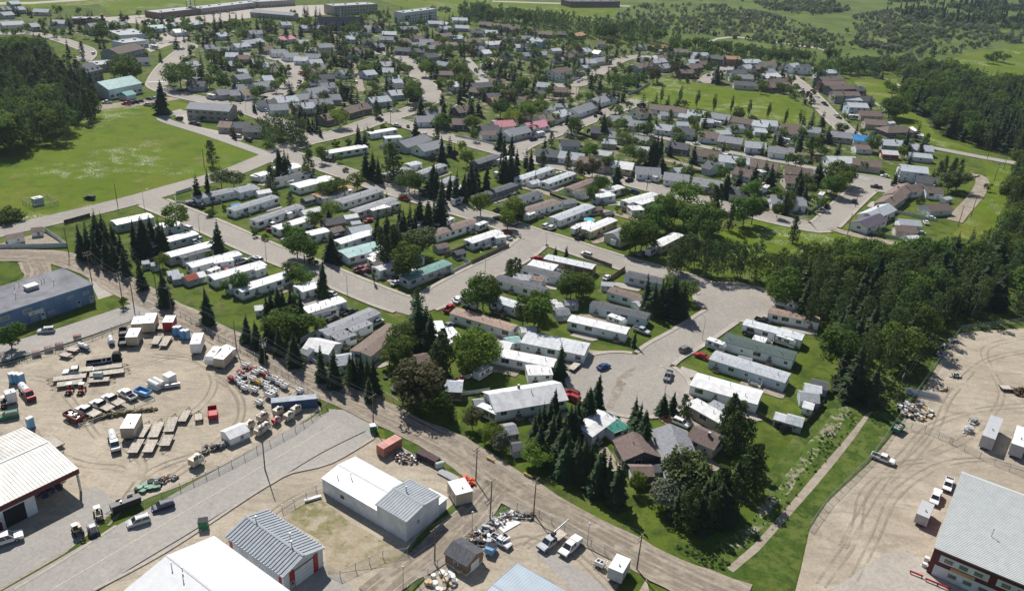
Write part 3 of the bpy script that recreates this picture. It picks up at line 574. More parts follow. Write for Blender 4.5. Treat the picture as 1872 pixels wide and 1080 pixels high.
def pad(mid, ang, L, Wd, seed):
    rr = random.Random(seed)
    if rr.random() < .12: return
    u = Vector((math.cos(ang), math.sin(ang), 0)); n = Vector((-u.y, u.x, 0)); s = rr.choice((-1, -1, 1))
    c = mid+n*s*(Wd/2+2.2)+u*rr.choice((-1, 1))*L*rr.uniform(.1, .35); w, l = rr.uniform(3, 5), rr.uniform(8, 14)
    if on_road(c, -2): return
    pts = []
    for i in range(14):
        t = 2*PI*i/14; q = rr.uniform(.8, 1.1); e = .6
        cx, sy = math.copysign(abs(math.cos(t))**e, math.cos(t)), math.copysign(abs(math.sin(t))**e, math.sin(t))
        p = c+u*cx*l/2*q+n*sy*w/2*q; pts.append((p.x, p.y))
    PADS.append(pts)
PADS = []

# ================================================================== trees
def leaf_mat(n, c, c2, tr=.22): return mat('foliage '+n, c, .7, 0, .9, vary=.25, col2=c2, trans=min(.55, tr*1.45), spec=.16)
LM = {'s': leaf_mat('spruce', (.064, .108, .042), (.032, .060, .025), .22), 'p': leaf_mat('pine', (.088, .135, .040), (.048, .078, .026), .26),
      'b': leaf_mat('broadleaf', (.135, .215, .036), (.076, .135, .024), .36), 'k': leaf_mat('light broadleaf', (.20, .285, .045), (.12, .18, .03), .38),
      'w': leaf_mat('willow', (.13, .165, .055), (.075, .10, .034), .25), 'f': leaf_mat('aspen', (.125, .185, .060), (.066, .108, .036), .34),
      'r': leaf_mat('russet', (.120, .115, .045), (.07, .07, .03), .25), 'y': leaf_mat('silver willow', (.20, .215, .15), (.11, .125, .08), .2)}
M_bark = mat('bark', (.12, .095, .07), .95, .3, 3); M_bark2 = mat('pale bark', (.32, .30, .26), .9, .35, 2)
def spruce_crown(seed, n=26, fat=1.0, low=False):
    rr = random.Random(seed); b = MB(); R = .225*fat; a1 = rr.uniform(0, 6.3); asy = rr.uniform(.08, .28); pw = rr.uniform(.7, 1.05)
    for k in range(n):
        t = k/(n-1);  z = .05+.95*t**.92; r = R*((1-t)**pw+.02)*rr.uniform(.74, 1.16); m = max(4, int(10*(1-t)+4)); a0 = rr.uniform(0, 6.3)
        for j in range(m):
            a = a0+2*PI*j/m+rr.uniform(-.25, .25); q = r*rr.uniform(.45, 1.3)*(1+asy*math.cos(a-a1)); dr = q*rr.uniform(.2, .5); w = q*rr.uniform(.22, .36)+.006
            ca, sa = math.cos(a), math.sin(a)
            P = lambda rad, lat, dz: (rad*ca-lat*sa, rad*sa+lat*ca, z+dz)
            b.add((P(0, 0, .02), P(q*.45, -w, -dr*.35), P(q, 0, -dr), P(q*.45, w, -dr*.35), P(q*.5, 0, -dr*.12)), ((0, 1, 4), (1, 2, 4), (4, 2, 3), (0, 4, 3)))
            if low: continue
            b.add((P(q*.3, 0, .012), P(q*.85, 0, -dr*.6), P(q*.5, 0, -dr*.95-.02)), ((0, 1, 2),))
            for sg in (-1, 1): b.add((P(q*.35, 0, -dr*.1), P(q*.62, sg*w*1.5, -dr*.55), P(q*.7, sg*w*.3, -dr*.5)), ((0, 1, 2),))
    return b
def quads(b, rr, c, r, n, s, up=.3):
    for _ in range(n):
        z = rr.uniform(-1, 1); a = rr.uniform(0, 2*PI); q = math.sqrt(1-z*z); rad = rr.uniform(.62, 1.04)
        d = Vector((q*math.cos(a), q*math.sin(a), z)); p = Vector((c[0]+d.x*r[0]*rad, c[1]+d.y*r[1]*rad, c[2]+d.z*r[2]*rad))
        nn = (d+Vector((rr.gauss(0, .5), rr.gauss(0, .5), rr.gauss(up, .5)))).normalized(); u = nn.orthogonal().normalized(); w = nn.cross(u)
        t = rr.uniform(0, 6.3); u, w = u*math.cos(t)+w*math.sin(t), w*math.cos(t)-u*math.sin(t); z2 = s*rr.uniform(.6, 1.35)
        b.add((p-u*z2, p-w*z2*.7, p+u*z2, p+w*z2*.7), ((0, 1, 2, 3),))
def broad_crown(seed, base=.22, rx=.36, lobes=11, n=85, s=.038, top=1.0, ragged=1.0):
    rr = random.Random(seed); b = MB(); zc = (base+top)/2; rz = (top-base)/2
    quads(b, rr, (0, 0, zc), (rx*.62, rx*.62, rz*.72), int(n*1.6), s)
    for k in range(lobes):
        z = rr.uniform(-.85, .9); q = math.sqrt(max(.05, 1-z*z)); a = 2*PI*k*.618+rr.uniform(-.4, .4); lr = rr.uniform(.26, .46)
        c = (rx*q*math.cos(a)*.68*ragged, rx*q*math.sin(a)*.68*ragged, zc+z*rz*.72); quads(b, rr, c, (rx*lr*1.1, rx*lr*1.1, rz*lr*.95), n, s)
    return b
def tier_crown(seed, R, prof, base=.1, n=20, q=42, s=.024, lr=(.07, .115), flat=1.0):
    rr = random.Random(seed); b = MB()
    for k in range(n):
        t = (k+rr.uniform(0, .8))/n; z = base+(.97-base)*t; r = R*prof(t)*rr.uniform(.35, 1.0); a = k*2.4+rr.uniform(-.5, .5); l = rr.uniform(*lr)*(1.15-.55*t)
        quads(b, rr, (r*math.cos(a), r*math.sin(a), z), (l*1.15, l*1.15, l*flat), q, s)
    return b
def limbs(seed, base, rx, n=6, r=.018, top=.85, pale=False):
    rr = random.Random(seed); b = MB(); b.tube((0, 0, -.01), (0, 0, top*.55), r, r*.62, 7); b.tube((0, 0, top*.55), (rr.uniform(-.02, .02), rr.uniform(-.02, .02), top), r*.62, r*.15, 6)
    for k in range(n):
        a = rr.uniform(0, 6.3); z = base+(top-base)*.6*k/n; q = rx*rr.uniform(.45, .8)
        b.tube((0, 0, z), (q*math.cos(a), q*math.sin(a), z+q*rr.uniform(.4, .9)), r*.4, r*.1, 5)
    return b
TP = {}
def proto(kind, crown, trunk, lm, bark, n):
    L = []
    for i in range(n):
        cb, tb = crown(i), trunk(i)
        L.append((cb.mesh(kind+'_crown', lm, False), tb.mesh(kind+'_trunk', bark, False)))
    TP[kind] = L
proto('s', lambda i: spruce_crown(i*7+1, 16+i, (1.0, .88, 1.15, .95, 1.05, 1.2, .82, 1.0, 1.1)[i]), lambda i: MB().tube((0, 0, -.02), (0, 0, .9), .016, .003, 6), LM['s'], M_bark, 9)
proto('p', lambda i: tier_crown(i*5+50, .21+.02*i, lambda t: (1-t)**.55*min(1, .55+t*2), .10, 24, 44, .026, (.075, .12), .75), lambda i: limbs(i, .2, .2), LM['p'], M_bark, 4)
for _k, _m in (('b', 'b'), ('k', 'k'), ('w', 'w'), ('r', 'r'), ('y', 'y')):
    proto(_k, lambda i: broad_crown(i*3+len(_k)+ord(_k), .16+.05*(i % 2), .36+.05*i, 12+i, 130, .030), lambda i: limbs(i+9, .2, .34), LM[_m], M_bark, 4 if _k in 'bk' else 2)
proto('f', lambda i: tier_crown(i*11+30, .15+.018*i, lambda t: math.sin(PI*(.12+.80*t))**.7, (.14, .18, .1, .22, .15)[i], 24, 40, .021, (.062, .10), 1.15), lambda i: limbs(i+20, .3, .16, 7, .012), LM['f'], M_bark2, 5)
proto('c', lambda i: broad_crown(i*17+3, .06, .085, 12, 45, .022), lambda i: limbs(i+3, .2, .06, 4, .01), LM['b'], M_bark, 2)
proto('u', lambda i: broad_crown(i*19+5, .0, .55, 8, 55, .07), lambda i: MB().tube((0, 0, -.02), (0, 0, .5), .03, .01, 5), LM['b'], M_bark, 3)
TN = {'s': ('spruce_tree', 'dark spruce', 'spruce tree'), 'p': ('pine_tree', 'bushy pine', 'pine tree'), 'b': ('broadleaf_tree', 'leafy tree', 'leafy tree'), 'k': ('broadleaf_tree', 'pale tree', 'leafy tree'),
      'w': ('willow_tree', 'pale willow', 'willow tree'), 'r': ('broadleaf_tree', 'russet tree', 'leafy tree'), 'y': ('willow_tree', 'silvery willow', 'willow tree'), 'f': ('aspen_tree', 'slender aspen', 'aspen tree'),
      'c': ('poplar_tree', 'columnar poplar', 'poplar tree'), 'u': ('shrub', 'low shrub', 'shrub')}
TREES = []; PLANTED = []
FARMESH = {}
def plant(kind, p, h, wide=1.0, vi=None, far=None):
    if kind == 's': wide *= rnd.uniform(.8, 1.25)
    P = TP[kind]; vi = rnd.randrange(len(P)) if vi is None else vi % len(P); cm, tm = P[vi]; wd = wide*rnd.uniform(.9, 1.12)
    D = math.hypot(p.x, p.y); rz = rnd.uniform(0, 6.28)
    if far is None: far = D > 430
    if far:
        if (kind, vi) not in FARMESH:
            bm = bmesh.new(); bm.from_mesh(cm); n = len(bm.faces); bm.from_mesh(tm); bm.faces.ensure_lookup_table()
            for f in bm.faces[n:]: f.material_index = 1
            me = bpy.data.meshes.new(TN[kind][0]); bm.to_mesh(me); bm.free()
            me.materials.append(cm.materials[0]); me.materials.append(tm.materials[0]); FARMESH[(kind, vi)] = me
        o = inst(TN[kind][0], FARMESH[(kind, vi)], None, (p.x, p.y, 0), rz, (h*wd, h*wd, h))
        o.rotation_euler = (rnd.gauss(0, .025), rnd.gauss(0, .025), rz)
    else:
        o = empty(TN[kind][0], (p.x, p.y, 0), rz); o.scale = (h*wd, h*wd, h); o.rotation_euler = (rnd.gauss(0, .025), rnd.gauss(0, .025), rz)
        inst('crown', cm, o); inst('trunk', tm, o)
    PLANTED.append((o, kind, Vector((p.x, p.y, 0)), h, wd)); return o
def tree(kind, t, x, y, h, wide=1.0, label=None, group=None):
    p = at(t, x, y, h); q = Vector((p.x, p.y, 0))
    o = plant(kind, q, h, wide); TREES.append([o, kind, q, px(t, x, y), h, label, group]); return o
def trees(t, text):
    for it in text.split(';'):
        p = it.split()
        if not p: continue
        tree(p[0], t, float(p[1]), float(p[2]), float(p[3]), float(p[4]) if len(p) > 4 else 1.0)
def inside(p, poly):
    c = False; n = len(poly)
    for i in range(n):
        a, b = poly[i], poly[i-1]
        if (a.y > p.y) != (b.y > p.y) and p.x < (b.x-a.x)*(p.y-a.y)/(b.y-a.y)+a.x: c = not c
    return c
def scatter(poly_px, n, dmin, seed, avoid=True):
    poly = [un(*q) for q in poly_px]; rr = random.Random(seed); xs = [p.x for p in poly]; ys = [p.y for p in poly]; out = []
    for _ in range(n*60):
        if len(out) >= n: break
        p = Vector((rr.uniform(min(xs), max(xs)), rr.uniform(min(ys), max(ys)), 0))
        if not inside(p, poly) or any((p-q).length_squared < dmin*dmin for q in out): continue
        out.append(p)
    return out
def wood(name, poly_px, n, dmin, seed, kinds, hmin, hmax, label, group):
    rr = random.Random(seed+1)
    for p in scatter(poly_px, n, dmin, seed):
        k = rr.choice(kinds); h = rr.uniform(hmin, hmax)*(1.08 if k == 's' else 1)
        o = plant(k, p, h, rr.uniform(.9, 1.25)*(.82 if k == 'f' else 1), far=p.length > 300); tag(o, label[k], TN[k][2], group)
def rel_to(pix, w, kindset=BLD):
    best = min(kindset, key=lambda b: (b[0]-w).length - b[3]*.5)
    dx, dy = pix[0]-best[1][0], pix[1]-best[1][1]
    r = ('right of' if dx > 0 else 'left of') if abs(dx) > abs(dy)*1.3 else ('behind' if dy < 0 else 'in front of')
    return r, best[2]
def finish_labels(items, noun, cat):
    """items: [object, phrase, ground point, pixel, size, label, group]; single each out by its place beside a building"""
    G = {}
    for it in items:
        if it[5]: continue
        r, ref = rel_to(it[3], it[2]); G.setdefault((noun(it), r, ref), []).append(it)
    for (n, r, ref), L in G.items():
        L.sort(key=lambda i: i[3][0])
        for k, it in enumerate(L):
            if len(L) == 1: s = '%s %s the %s' % (n, r, ref)
            elif len(L) == 2: s = '%s %s %s the %s' % (('left hand', 'right hand')[k], n, r, ref)
            else: s = '%s from left %s %s the %s' % (ORD[k], n, r, ref)
            it[5] = s
    for it in items: tag(it[0], it[5], cat(it), it[6]) if not it[6] else (tag(it[0], it[5], cat(it), it[6]))
# ================================================================== vehicles and yard equipment
PC = {'w': ('white', (.78, .78, .78)), 'k': ('black', (.02, .022, .026)), 'g': ('grey', (.20, .21, .22)), 's': ('silver', (.48, .49, .51)), 'r': ('red', (.42, .018, .025)),
      'b': ('blue', (.022, .065, .20)), 'c': ('beige', (.48, .42, .32)), 'n': ('green', (.03, .16, .09)), 'm': ('maroon', (.16, .02, .025)), 'y': ('yellow', (.62, .38, .04)), 'd': ('dark blue', (.022, .035, .085)), 'u': ('light blue', (.16, .36, .60)), 't': ('tan', (.50, .40, .27)), 'o': ('orange', (.62, .16, .03))}
def paint(c): return mat('paint '+PC[c][0], PC[c][1], .45, .05, .6, spec=.22)
M_auto = mat('auto glass', (.025, .032, .04), .06, .1, 1, spec=.9)
M_lamp = mat('headlight lens', (.75, .75, .72), .15, .05, spec=.8)
M_tail = mat('tail lamp lens', (.35, .02, .02), .2, .05)
M_hub = mat('wheel rim', (.45, .45, .46), .35, .1, metal=.6)
def wheel_mesh(r, w):
    b = MB(); b.tube((0, -w/2, 0), (0, w/2, 0), r, r, 14, 0); b.tube((0, -w/2-.01, 0), (0, w/2+.01, 0), r*.58, r*.58, 10, 1); return b.mesh('wheel', [M_dark, M_hub])
WH = {'c': wheel_mesh(.33, .22), 't': wheel_mesh(.40, .26), 'b': wheel_mesh(.52, .3), 's': wheel_mesh(.28, .18)}
def cabin(b, x0, x1, t0, t1, z0, z1, w0, w1, pm=0, gm=1):      # glass house with a painted roof and pillars
    A = [(x0, -w0, z0), (x1, -w0, z0), (x1, w0, z0), (x0, w0, z0)]; T = [(t0, -w1, z1), (t1, -w1, z1), (t1, w1, z1), (t0, w1, z1)]
    b.add(A+T, ((0, 1, 5, 4), (1, 2, 6, 5), (2, 3, 7, 6), (3, 0, 4, 7)), gm)
    b.poly([(t0-.06, -w1-.03), (t1+.05, -w1-.03), (t1+.05, w1+.03), (t0-.06, w1+.03)], z1-.03, z1+.05, pm)
    for k in range(4): b.tube(A[k], T[k], .055, .055, 4, pm)
    xm, tm = (x0+x1)/2, (t0+t1)/2
    for s in (-1, 1): b.tube((xm, s*(w0+.005), z0), (tm, s*(w1+.005), z1), .06, .05, 4, pm)
def hull(b, pts, w, m=0, ch=.12):                           # body shell with rounded shoulders
    n = len(pts); zmax = max(p[1] for p in pts)
    L = [(w-ch*.4, 1.0), (w, .55), (w-.02, 0)]
    b.prof(pts, -w, w, m)
def veh(kind, c):
    P = [paint(c), M_dark]
    r = empty({'car': 'car', 'suv': 'suv', 'pick': 'pickup_truck', 'van': 'van', 'cap': 'pickup_truck', 'flat': 'flatbed_truck', 'boom': 'boom_truck'}[kind], (0, 0, 0))
    b = MB(); g = MB(); wk, wx, wy, hl = 'c', 1.36, .78, 2.25
    if kind == 'car':
        b.prof([(-2.25, .32), (-2.3, .62), (-2.22, .9), (-1.5, .98), (.95, .95), (1.75, .84), (2.2, .70), (2.28, .5), (2.2, .3)], -.88, .88)
        cabin(g, -1.75, 1.05, -1.05, .3, .95, 1.44, .82, .64)
    elif kind in ('suv', 'van'):
        b.prof([(-2.3, .36), (-2.34, .8), (-2.3, 1.06), (1.05, 1.05), (1.85, .98), (2.25, .85), (2.32, .55), (2.22, .34)], -.93, .93)
        cabin(g, -2.26, 1.25, -2.0, .45, 1.04, 1.72 if kind == 'suv' else 1.85, .88, .72); hl = 2.3
        for s in (-1, 1): g.box(-.8, s*.6, 1.76, 2.0, .05, .06, 1)
    else:
        wk, wx, wy = 't', 1.8, .85; hl = 2.85
        b.prof([(-.75, .45), (-.75, 1.08), (1.3, 1.08), (2.55, 1.02), (2.85, .9), (2.9, .55), (2.8, .42)], -.97, .97)
        b.box(2.84, 0, .45, .14, 1.9, .28, 1)
        cabin(g, -.72, 1.5, -.6, .75, 1.06, 1.82, .90, .74)
        if kind in ('pick', 'cap'):
            for s in (-1, 1): b.box(-1.82, s*.90, .5, 2.16, .14, .62, 0)
            b.box(-2.86, 0, .5, .1, 1.9, .62, 0); b.box(-1.82, 0, .5, 2.1, 1.7, .14, 1); b.box(-2.93, 0, .42, .1, 1.9, .2, 1)
            if kind == 'cap': b.prof([(-2.9, 1.1), (-2.82, 1.55), (-.85, 1.78), (-.76, 1.1)], -.92, .92, 0)
        else:
            b.box(-1.9, 0, .5, 2.6, .9, .35, 1)
    b.obj('body', P, r); g.obj('cab_glass', [paint(c), M_auto], r)
    if kind in ('flat', 'boom'):
        d = MB(); d.box(-2.25, 0, .95, 3.2, 2.3, .14, 0); d.box(-.72, 0, 1.05, .08, 2.2, .9, 1); d.obj('deck', [M_deck, M_dark], r)
        if kind == 'boom':
            d = MB(); d.tube((-.9, 0, 1), (-.9, 0, 2.3), .28, .22, 8); d.tube((-1.0, 0, 2.4), (-5.0, .3, 3.5), .2, .12, 8, 0); d.box(-.9, 0, 1.9, .9, .7, .5, 1); d.obj('boom', [M_metal, M_dark], r)
    for x in (-wx, wx):
        for s in (-1, 1): inst('wheel', WH[wk], r, (x, s*wy, .33 if wk == 'c' else .4))
    for s in (-1, 1):
        h = MB(); h.box(hl-.02, s*.66, .66, .1, .34, .16, 0); h.obj('headlight', [M_lamp], r)
        h = MB(); h.box(-hl+.0, s*.72, .7, .12, .22, .2, 0); h.obj('tail_light', [M_tail], r)
    return r
def camper(c='w', L=6.4, stripe='b'):
    r = empty('camper_trailer', (0, 0, 0)); l = L/2; b = MB()
    b.prof([(-l, .55), (-l, 2.75), (-l+.15, 2.9), (l-.9, 2.9), (l-.1, 2.2), (l, 1.5), (l-.25, .55)], -1.2, 1.2, 0)
    b.prof([(-l+.02, 1.0), (-l+.02, 1.25), (l-.1, 1.45), (l-.1, 1.15)], -1.215, 1.215, 1)
    b.obj('body', [paint(c), mat('camper stripe '+stripe, PC[stripe][1], .4)], r)
    for s in (-1, 1):
        for x in (-l*.55, l*.25): inst('window', WIN[(1.0, .9)], r, (x, s*1.21, 1.55), 0 if s < 0 else PI)
        inst('wheel', WH['c'], r, (-.4, s*1.05, .33)); inst('wheel', WH['c'], r, (.35, s*1.05, .33))
    inst('door', DOOR, r, (l*.02, -1.22, .6), 0)
    b = MB(); b.prof([(-.45, 0), (-.4, .28), (.3, .28), (.5, 0)], -.38, .38); b.obj('air_conditioner', [M_trim], r, (-.4, 0, 2.9))
    b = MB(); b.box(l*.5, .2, 2.9, .5, .5, .12); b.obj('roof_hatch', [M_metal], r)
    b = MB(); b.tube((l-.3, .5, .55), (l+1.1, 0, .5), .05, .05, 5); b.tube((l-.3, -.5, .55), (l+1.1, 0, .5), .05, .05, 5); b.obj('drawbar', [M_dark], r)
    return r
def motorhome():
    r = empty('motorhome', (0, 0, 0)); b = MB()
    b.prof([(-3.6, .5), (-3.6, 3.0), (1.6, 3.0), (2.7, 2.8), (2.8, 2.15), (1.5, 1.95), (1.5, .5)], -1.2, 1.2, 0); b.box(-1, 0, 1.0, 5.15, 2.43, .22, 1)
    b.prof([(1.4, .5), (1.4, 1.25), (2.7, 1.15), (3.4, .95), (3.5, .5)], -.95, .95, 0); b.obj('body', [paint('w'), mat('camper stripe b', PC['b'][1], .4)], r)
    b = MB(); cabin(b, 1.45, 2.75, 1.4, 2.0, 1.2, 1.95, .9, .8); b.obj('cab_glass', [paint('w'), M_auto], r)
    for s in (-1, 1):
        for x in (-2.6, -.6): inst('window', WIN[(1.7, 1.2)], r, (x, s*1.21, 1.35), 0 if s < 0 else PI)
        for x in (-2.2, 2.5): inst('wheel', WH['t'], r, (x, s*1.0, .4))
    b = MB(); b.box(-1, 0, 3.0, .9, .7, .28); b.obj('air_conditioner', [M_trim], r); return r
def flat_trailer(L=7.0, Wd=2.4, ramp=False):
    r = empty('flatbed_trailer', (0, 0, 0)); l = L/2
    b = MB(); n = 8
    for i in range(n): b.box(0, -Wd/2+Wd*(i+.5)/n, .82, L, Wd/n-.025, .07, 0)
    b.obj('deck', [M_deck], r)
    b = MB(); b.box(0, Wd/2+.03, .68, L, .07, .22); b.box(0, -Wd/2-.03, .68, L, .07, .22); b.box(l+.03, 0, .68, .07, Wd, .22); b.box(-l-.03, 0, .68, .07, Wd, .22)
    for s in (-1, 1): b.tube((l, s*.8, .7), (l+1.7, 0, .65), .07, .07, 5)
    b.tube((l+1.2, 0, .1), (l+1.2, 0, 1.0), .05, .05, 5); b.obj('frame', [M_dark], r)
    for x in (-.9, -.1):
        for s in (-1, 1): inst('wheel', WH['c'], r, (x, s*(Wd/2-.25), .34))
    if ramp:
        b = MB(); b.box(-l-.75, 0, .78, 1.3, Wd, .06); b.obj('ramp', [M_metal], r)
    return r
def box_unit(name, L=6, Wd=2.6, H=2.7, wall='c', roof='w', z=.45, wheels=True, bar=True):
    r = empty(name, (0, 0, 0)); b = MB(); b.box(0, 0, z, L, Wd, H, 0); b.box(0, 0, z-.12, L-.3, Wd-.3, .12, 1)
    for x in (-L/2, L/2):
        for s in (-1, 1): b.box(x, s*Wd/2, z, .1, .1, H+.01, 2)
    b.obj('body', [mat('panel '+PC[wall][0], PC[wall][1], .55, .08, .8), M_dark, M_trim], r)
    b = MB(); b.box(0, 0, z+H, L+.12, Wd+.12, .09); b.obj('roof', [mat('panel roof '+PC[roof][0], tuple(min(.82, c*1.02) for c in PC[roof][1]), .5, .06, .6)], r)
    inst('door', DOOR, r, (L*.2, -Wd/2-.03, z+.1), 0); inst('window', WIN[(1.0, .9)], r, (-L*.2, -Wd/2-.02, z+1.2), 0); inst('vent', VENT, r, (L*.15, .2, z+H+.02), 0, (1.6, 1.6, .5))
    if wheels:
        for x in (-.5, .4):
            for s in (-1, 1): inst('wheel', WH['c'], r, (x, s*(Wd/2-.2), .33))
    if bar:
        b = MB(); b.tube((L/2, .6, z), (L/2+1.2, 0, .5), .06, .06, 5); b.tube((L/2, -.6, z), (L/2+1.2, 0, .5), .06, .06, 5); b.obj('drawbar', [M_dark], r)
    return r
def light_tower(c='w', mast=True):
    r = empty('light_tower', (0, 0, 0)); b = MB()
    b.prof([(-.95, .5), (-1.0, 1.35), (-.8, 1.5), (.75, 1.5), (.95, 1.3), (.95, .5)], -.62, .62, 0); b.box(0, 0, .4, 2.1, 1.2, .12, 1)
    for x in (-.45, .35): b.box(x, 0, 1.5, .5, .8, .03, 1)
    b.obj('hood', [paint(c), M_dark], r)
    for s in (-1, 1): inst('wheel', WH['s'], r, (-.1, s*.72, .28))
    b = MB(); b.tube((.9, 0, .45), (2.1, 0, .42), .05, .05, 5)
    for x in (-.8, .8):
        for s in (-1, 1): b.tube((x, s*.6, .45), (x, s*1.15, .4), .04, .04, 4); b.tube((x, s*1.15, .02), (x, s*1.15, .8), .035, .035, 4)
    b.obj('outriggers', [M_dark], r)
    if mast:
        b = MB(); b.tube((.9, 0, .6), (.9, 0, 1.75), .06, .06, 5); b.tube((.95, 0, 1.75), (-1.5, 0, 1.8), .07, .05, 5); b.obj('mast', [M_metal], r)
        for s in (-1, 1):
            b = MB(); b.box(-1.5, s*.3, 1.7, .2, .4, .32, 0); b.obj('flood_lamp', [M_lamp], r)
    return r
def toilet():
    r = empty('portable_toilet', (0, 0, 0)); b = MB(); b.box(0, 0, .1, 1.1, 1.1, 2.0, 0); b.box(0, 0, 0, 1.2, 1.2, .1, 1); b.obj('cabin', [paint('u'), M_dark], r)
    b = MB(); b.prof([(-.6, 0), (-.45, .22), (.45, .22), (.6, 0)], -.6, .6); b.obj('roof', [M_trim], r, (0, 0, 2.1))
    b = MB(); b.box(0, -.57, .2, .75, .05, 1.8); b.obj('door', [paint('b')], r); return r
def tank_truck(c, L=7.5):
    r = empty('tank_truck', (0, 0, 0)); b = MB()
    b.prof([(1.7, .6), (1.7, 1.5), (2.6, 1.55), (3.6, 1.45), (3.75, .6)], -1.0, 1.0, 0); b.box(-.6, 0, .6, 6.2, .9, .3, 1); b.box(3.75, 0, .5, .15, 2.1, .35, 1); b.obj('body', [paint(c), M_dark], r)
    b = MB(); cabin(b, 1.1, 2.7, 1.15, 2.2, 1.45, 2.5, .98, .85); b.prof([(1.1, .6), (1.1, 1.48), (1.8, 1.48), (1.8, .6)], -1, 1, 0); b.obj('cab_glass', [paint(c), M_auto], r)
    b = MB(); b.tube((-3.6, 0, 1.75), (.8, 0, 1.75), .9, .9, 16, 0); b.tube((-1.4, 0, 2.6), (-1.4, 0, 2.8), .3, .3, 8, 1); b.box(-1.4, 0, .9, 4.6, 1.2, .3, 1); b.obj('tank', [mat('tank white', (.70, .71, .72), .35, .08), M_metal], r)
    for x in (-2.6, -1.6, 2.8):
        for s in (-1, 1): inst('wheel', WH['b'], r, (x, s*.95, .52))
    return r
def tank_trailer():
    r = empty('tank_trailer', (0, 0, 0)); b = MB(); b.tube((-1.8, 0, 1.3), (1.6, 0, 1.3), .62, .62, 14, 0); b.tube((0, 0, 1.9), (0, 0, 2.1), .22, .22, 8, 1); b.obj('tank', [mat('tank white', (.70, .71, .72), .35, .08), M_metal], r)
    b = MB(); b.box(0, 0, .5, 3.8, 1.6, .14); b.tube((1.9, 0, .55), (3.2, 0, .5), .06, .06, 5); b.obj('frame', [paint('b')], r)
    for s in (-1, 1): inst('wheel', WH['c'], r, (-.2, s*.85, .33))
    return r
def dump_trailer(c, load=True, L=4.6):
    r = empty('dump_trailer', (0, 0, 0)); b = MB(); b.box(0, 0, .6, L, 2.2, .1, 0)
    for s in (-1, 1): b.box(0, s*1.1, .6, L, .09, 1.0, 0)
    for x in (-L/2, L/2): b.box(x, 0, .6, .09, 2.29, 1.0, 0)
    for k in range(6):
        for s in (-1, 1): b.box(-L/2+L*(k+.5)/6, s*1.16, .65, .09, .07, .9, 0)
    b.obj('box', [paint(c)], r)
    for x in (-.5, .4):
        for s in (-1, 1): inst('wheel', WH['c'], r, (x, s*1.0, .33))
    if load:
        b = MB(); rr = random.Random(5)
        for _ in range(26): b.box(rr.uniform(-L/2.6, L/2.6), rr.uniform(-.8, .8), .7+rr.uniform(0, .5), rr.uniform(.3, .9), rr.uniform(.2, .6), rr.uniform(.15, .45), rr.randrange(3), rr.uniform(0, 3))
        b.obj('scrap_load', [M_metal, M_wood, M_trim], r)
    return r
def tractor(c='r'):
    r = empty('tractor', (0, 0, 0)); b = MB(); b.prof([(-.9, .5), (-.9, 1.1), (-.2, 1.15), (1.3, 1.05), (1.4, .5)], -.4, .4, 0); b.tube((-.1, 0, 1.1), (-.1, 0, 1.6), .04, .04, 5, 1); b.box(-.7, 0, 1.1, .5, .5, .4, 1); b.obj('body', [paint(c), M_dark], r)
    b = MB()
    for s in (-1, 1): b.tube((-1.1, s*.55, .6), (-1.1, s*.55, 2.1), .05, .05, 4)
    b.box(-.6, 0, 2.1, 1.3, 1.3, .08); b.obj('canopy', [M_trim], r)
    for x, w, y in ((-.7, 'b', .75), (1.0, 'c', .6)):
        for s in (-1, 1): inst('wheel', WH[w], r, (x, s*y, .52 if w == 'b' else .33))
    b = MB(); b.tube((1.2, .3, .6), (2.1, .3, .3), .06, .06, 5); b.tube((1.2, -.3, .6), (2.1, -.3, .3), .06, .06, 5); b.prof([(2.0, .1), (2.1, .6), (2.5, .15)], -.75, .75); b.obj('bucket', [M_dark], r); return r
def skid_steer():
    r = empty('skid_steer', (0, 0, 0)); b = MB(); b.prof([(-1.3, .4), (-1.35, 1.3), (-.6, 1.4), (.9, .8), (1.1, .4)], -.75, .75, 0); b.obj('body', [paint('g')], r)
    b = MB(); cabin(b, -.7, .8, -.6, .4, .9, 2.0, .6, .55); b.obj('cab_glass', [paint('s'), M_auto], r)
    for x in (-.7, .6):
        for s in (-1, 1): inst('wheel', WH['t'], r, (x, s*.85, .4))
    b = MB()
    for s in (-1, 1): b.tube((-1.1, s*.85, 1.5), (1.3, s*.85, .7), .09, .09, 5)
    b.prof([(1.2, .1), (1.25, .7), (1.9, .15)], -.95, .95); b.obj('bucket', [M_dark], r); return r
def excavator():
    r = empty('excavator', (0, 0, 0)); b = MB(); b.box(-.5, 0, .75, 1.9, 1.6, .9, 0); b.obj('body', [paint('t')], r)
    b = MB(); b.box(0, -.3, 1.3, 1.0, .9, 1.1, 0); b.box(0, -.3, 2.4, 1.2, 1.1, .1, 1); b.obj('cab_glass', [M_auto, M_trim], r)
    for s in (-1, 1):
        b = MB(); b.prof([(-1.2, .1), (-1.3, .4), (-1.1, .7), (1.1, .7), (1.3, .4), (1.2, .1)], s*.75-.2, s*.75+.2); b.obj('track', [M_dark], r)
    b = MB(); b.tube((.4, .2, 1.2), (2.0, .2, 2.3), .16, .13, 6); b.tube((2.0, .2, 2.3), (3.3, .2, .9), .12, .1, 6); b.prof([(3.0, .2), (3.1, .9), (3.7, .7), (3.5, .1)], -.15, .55); b.obj('arm', [M_dark], r); return r
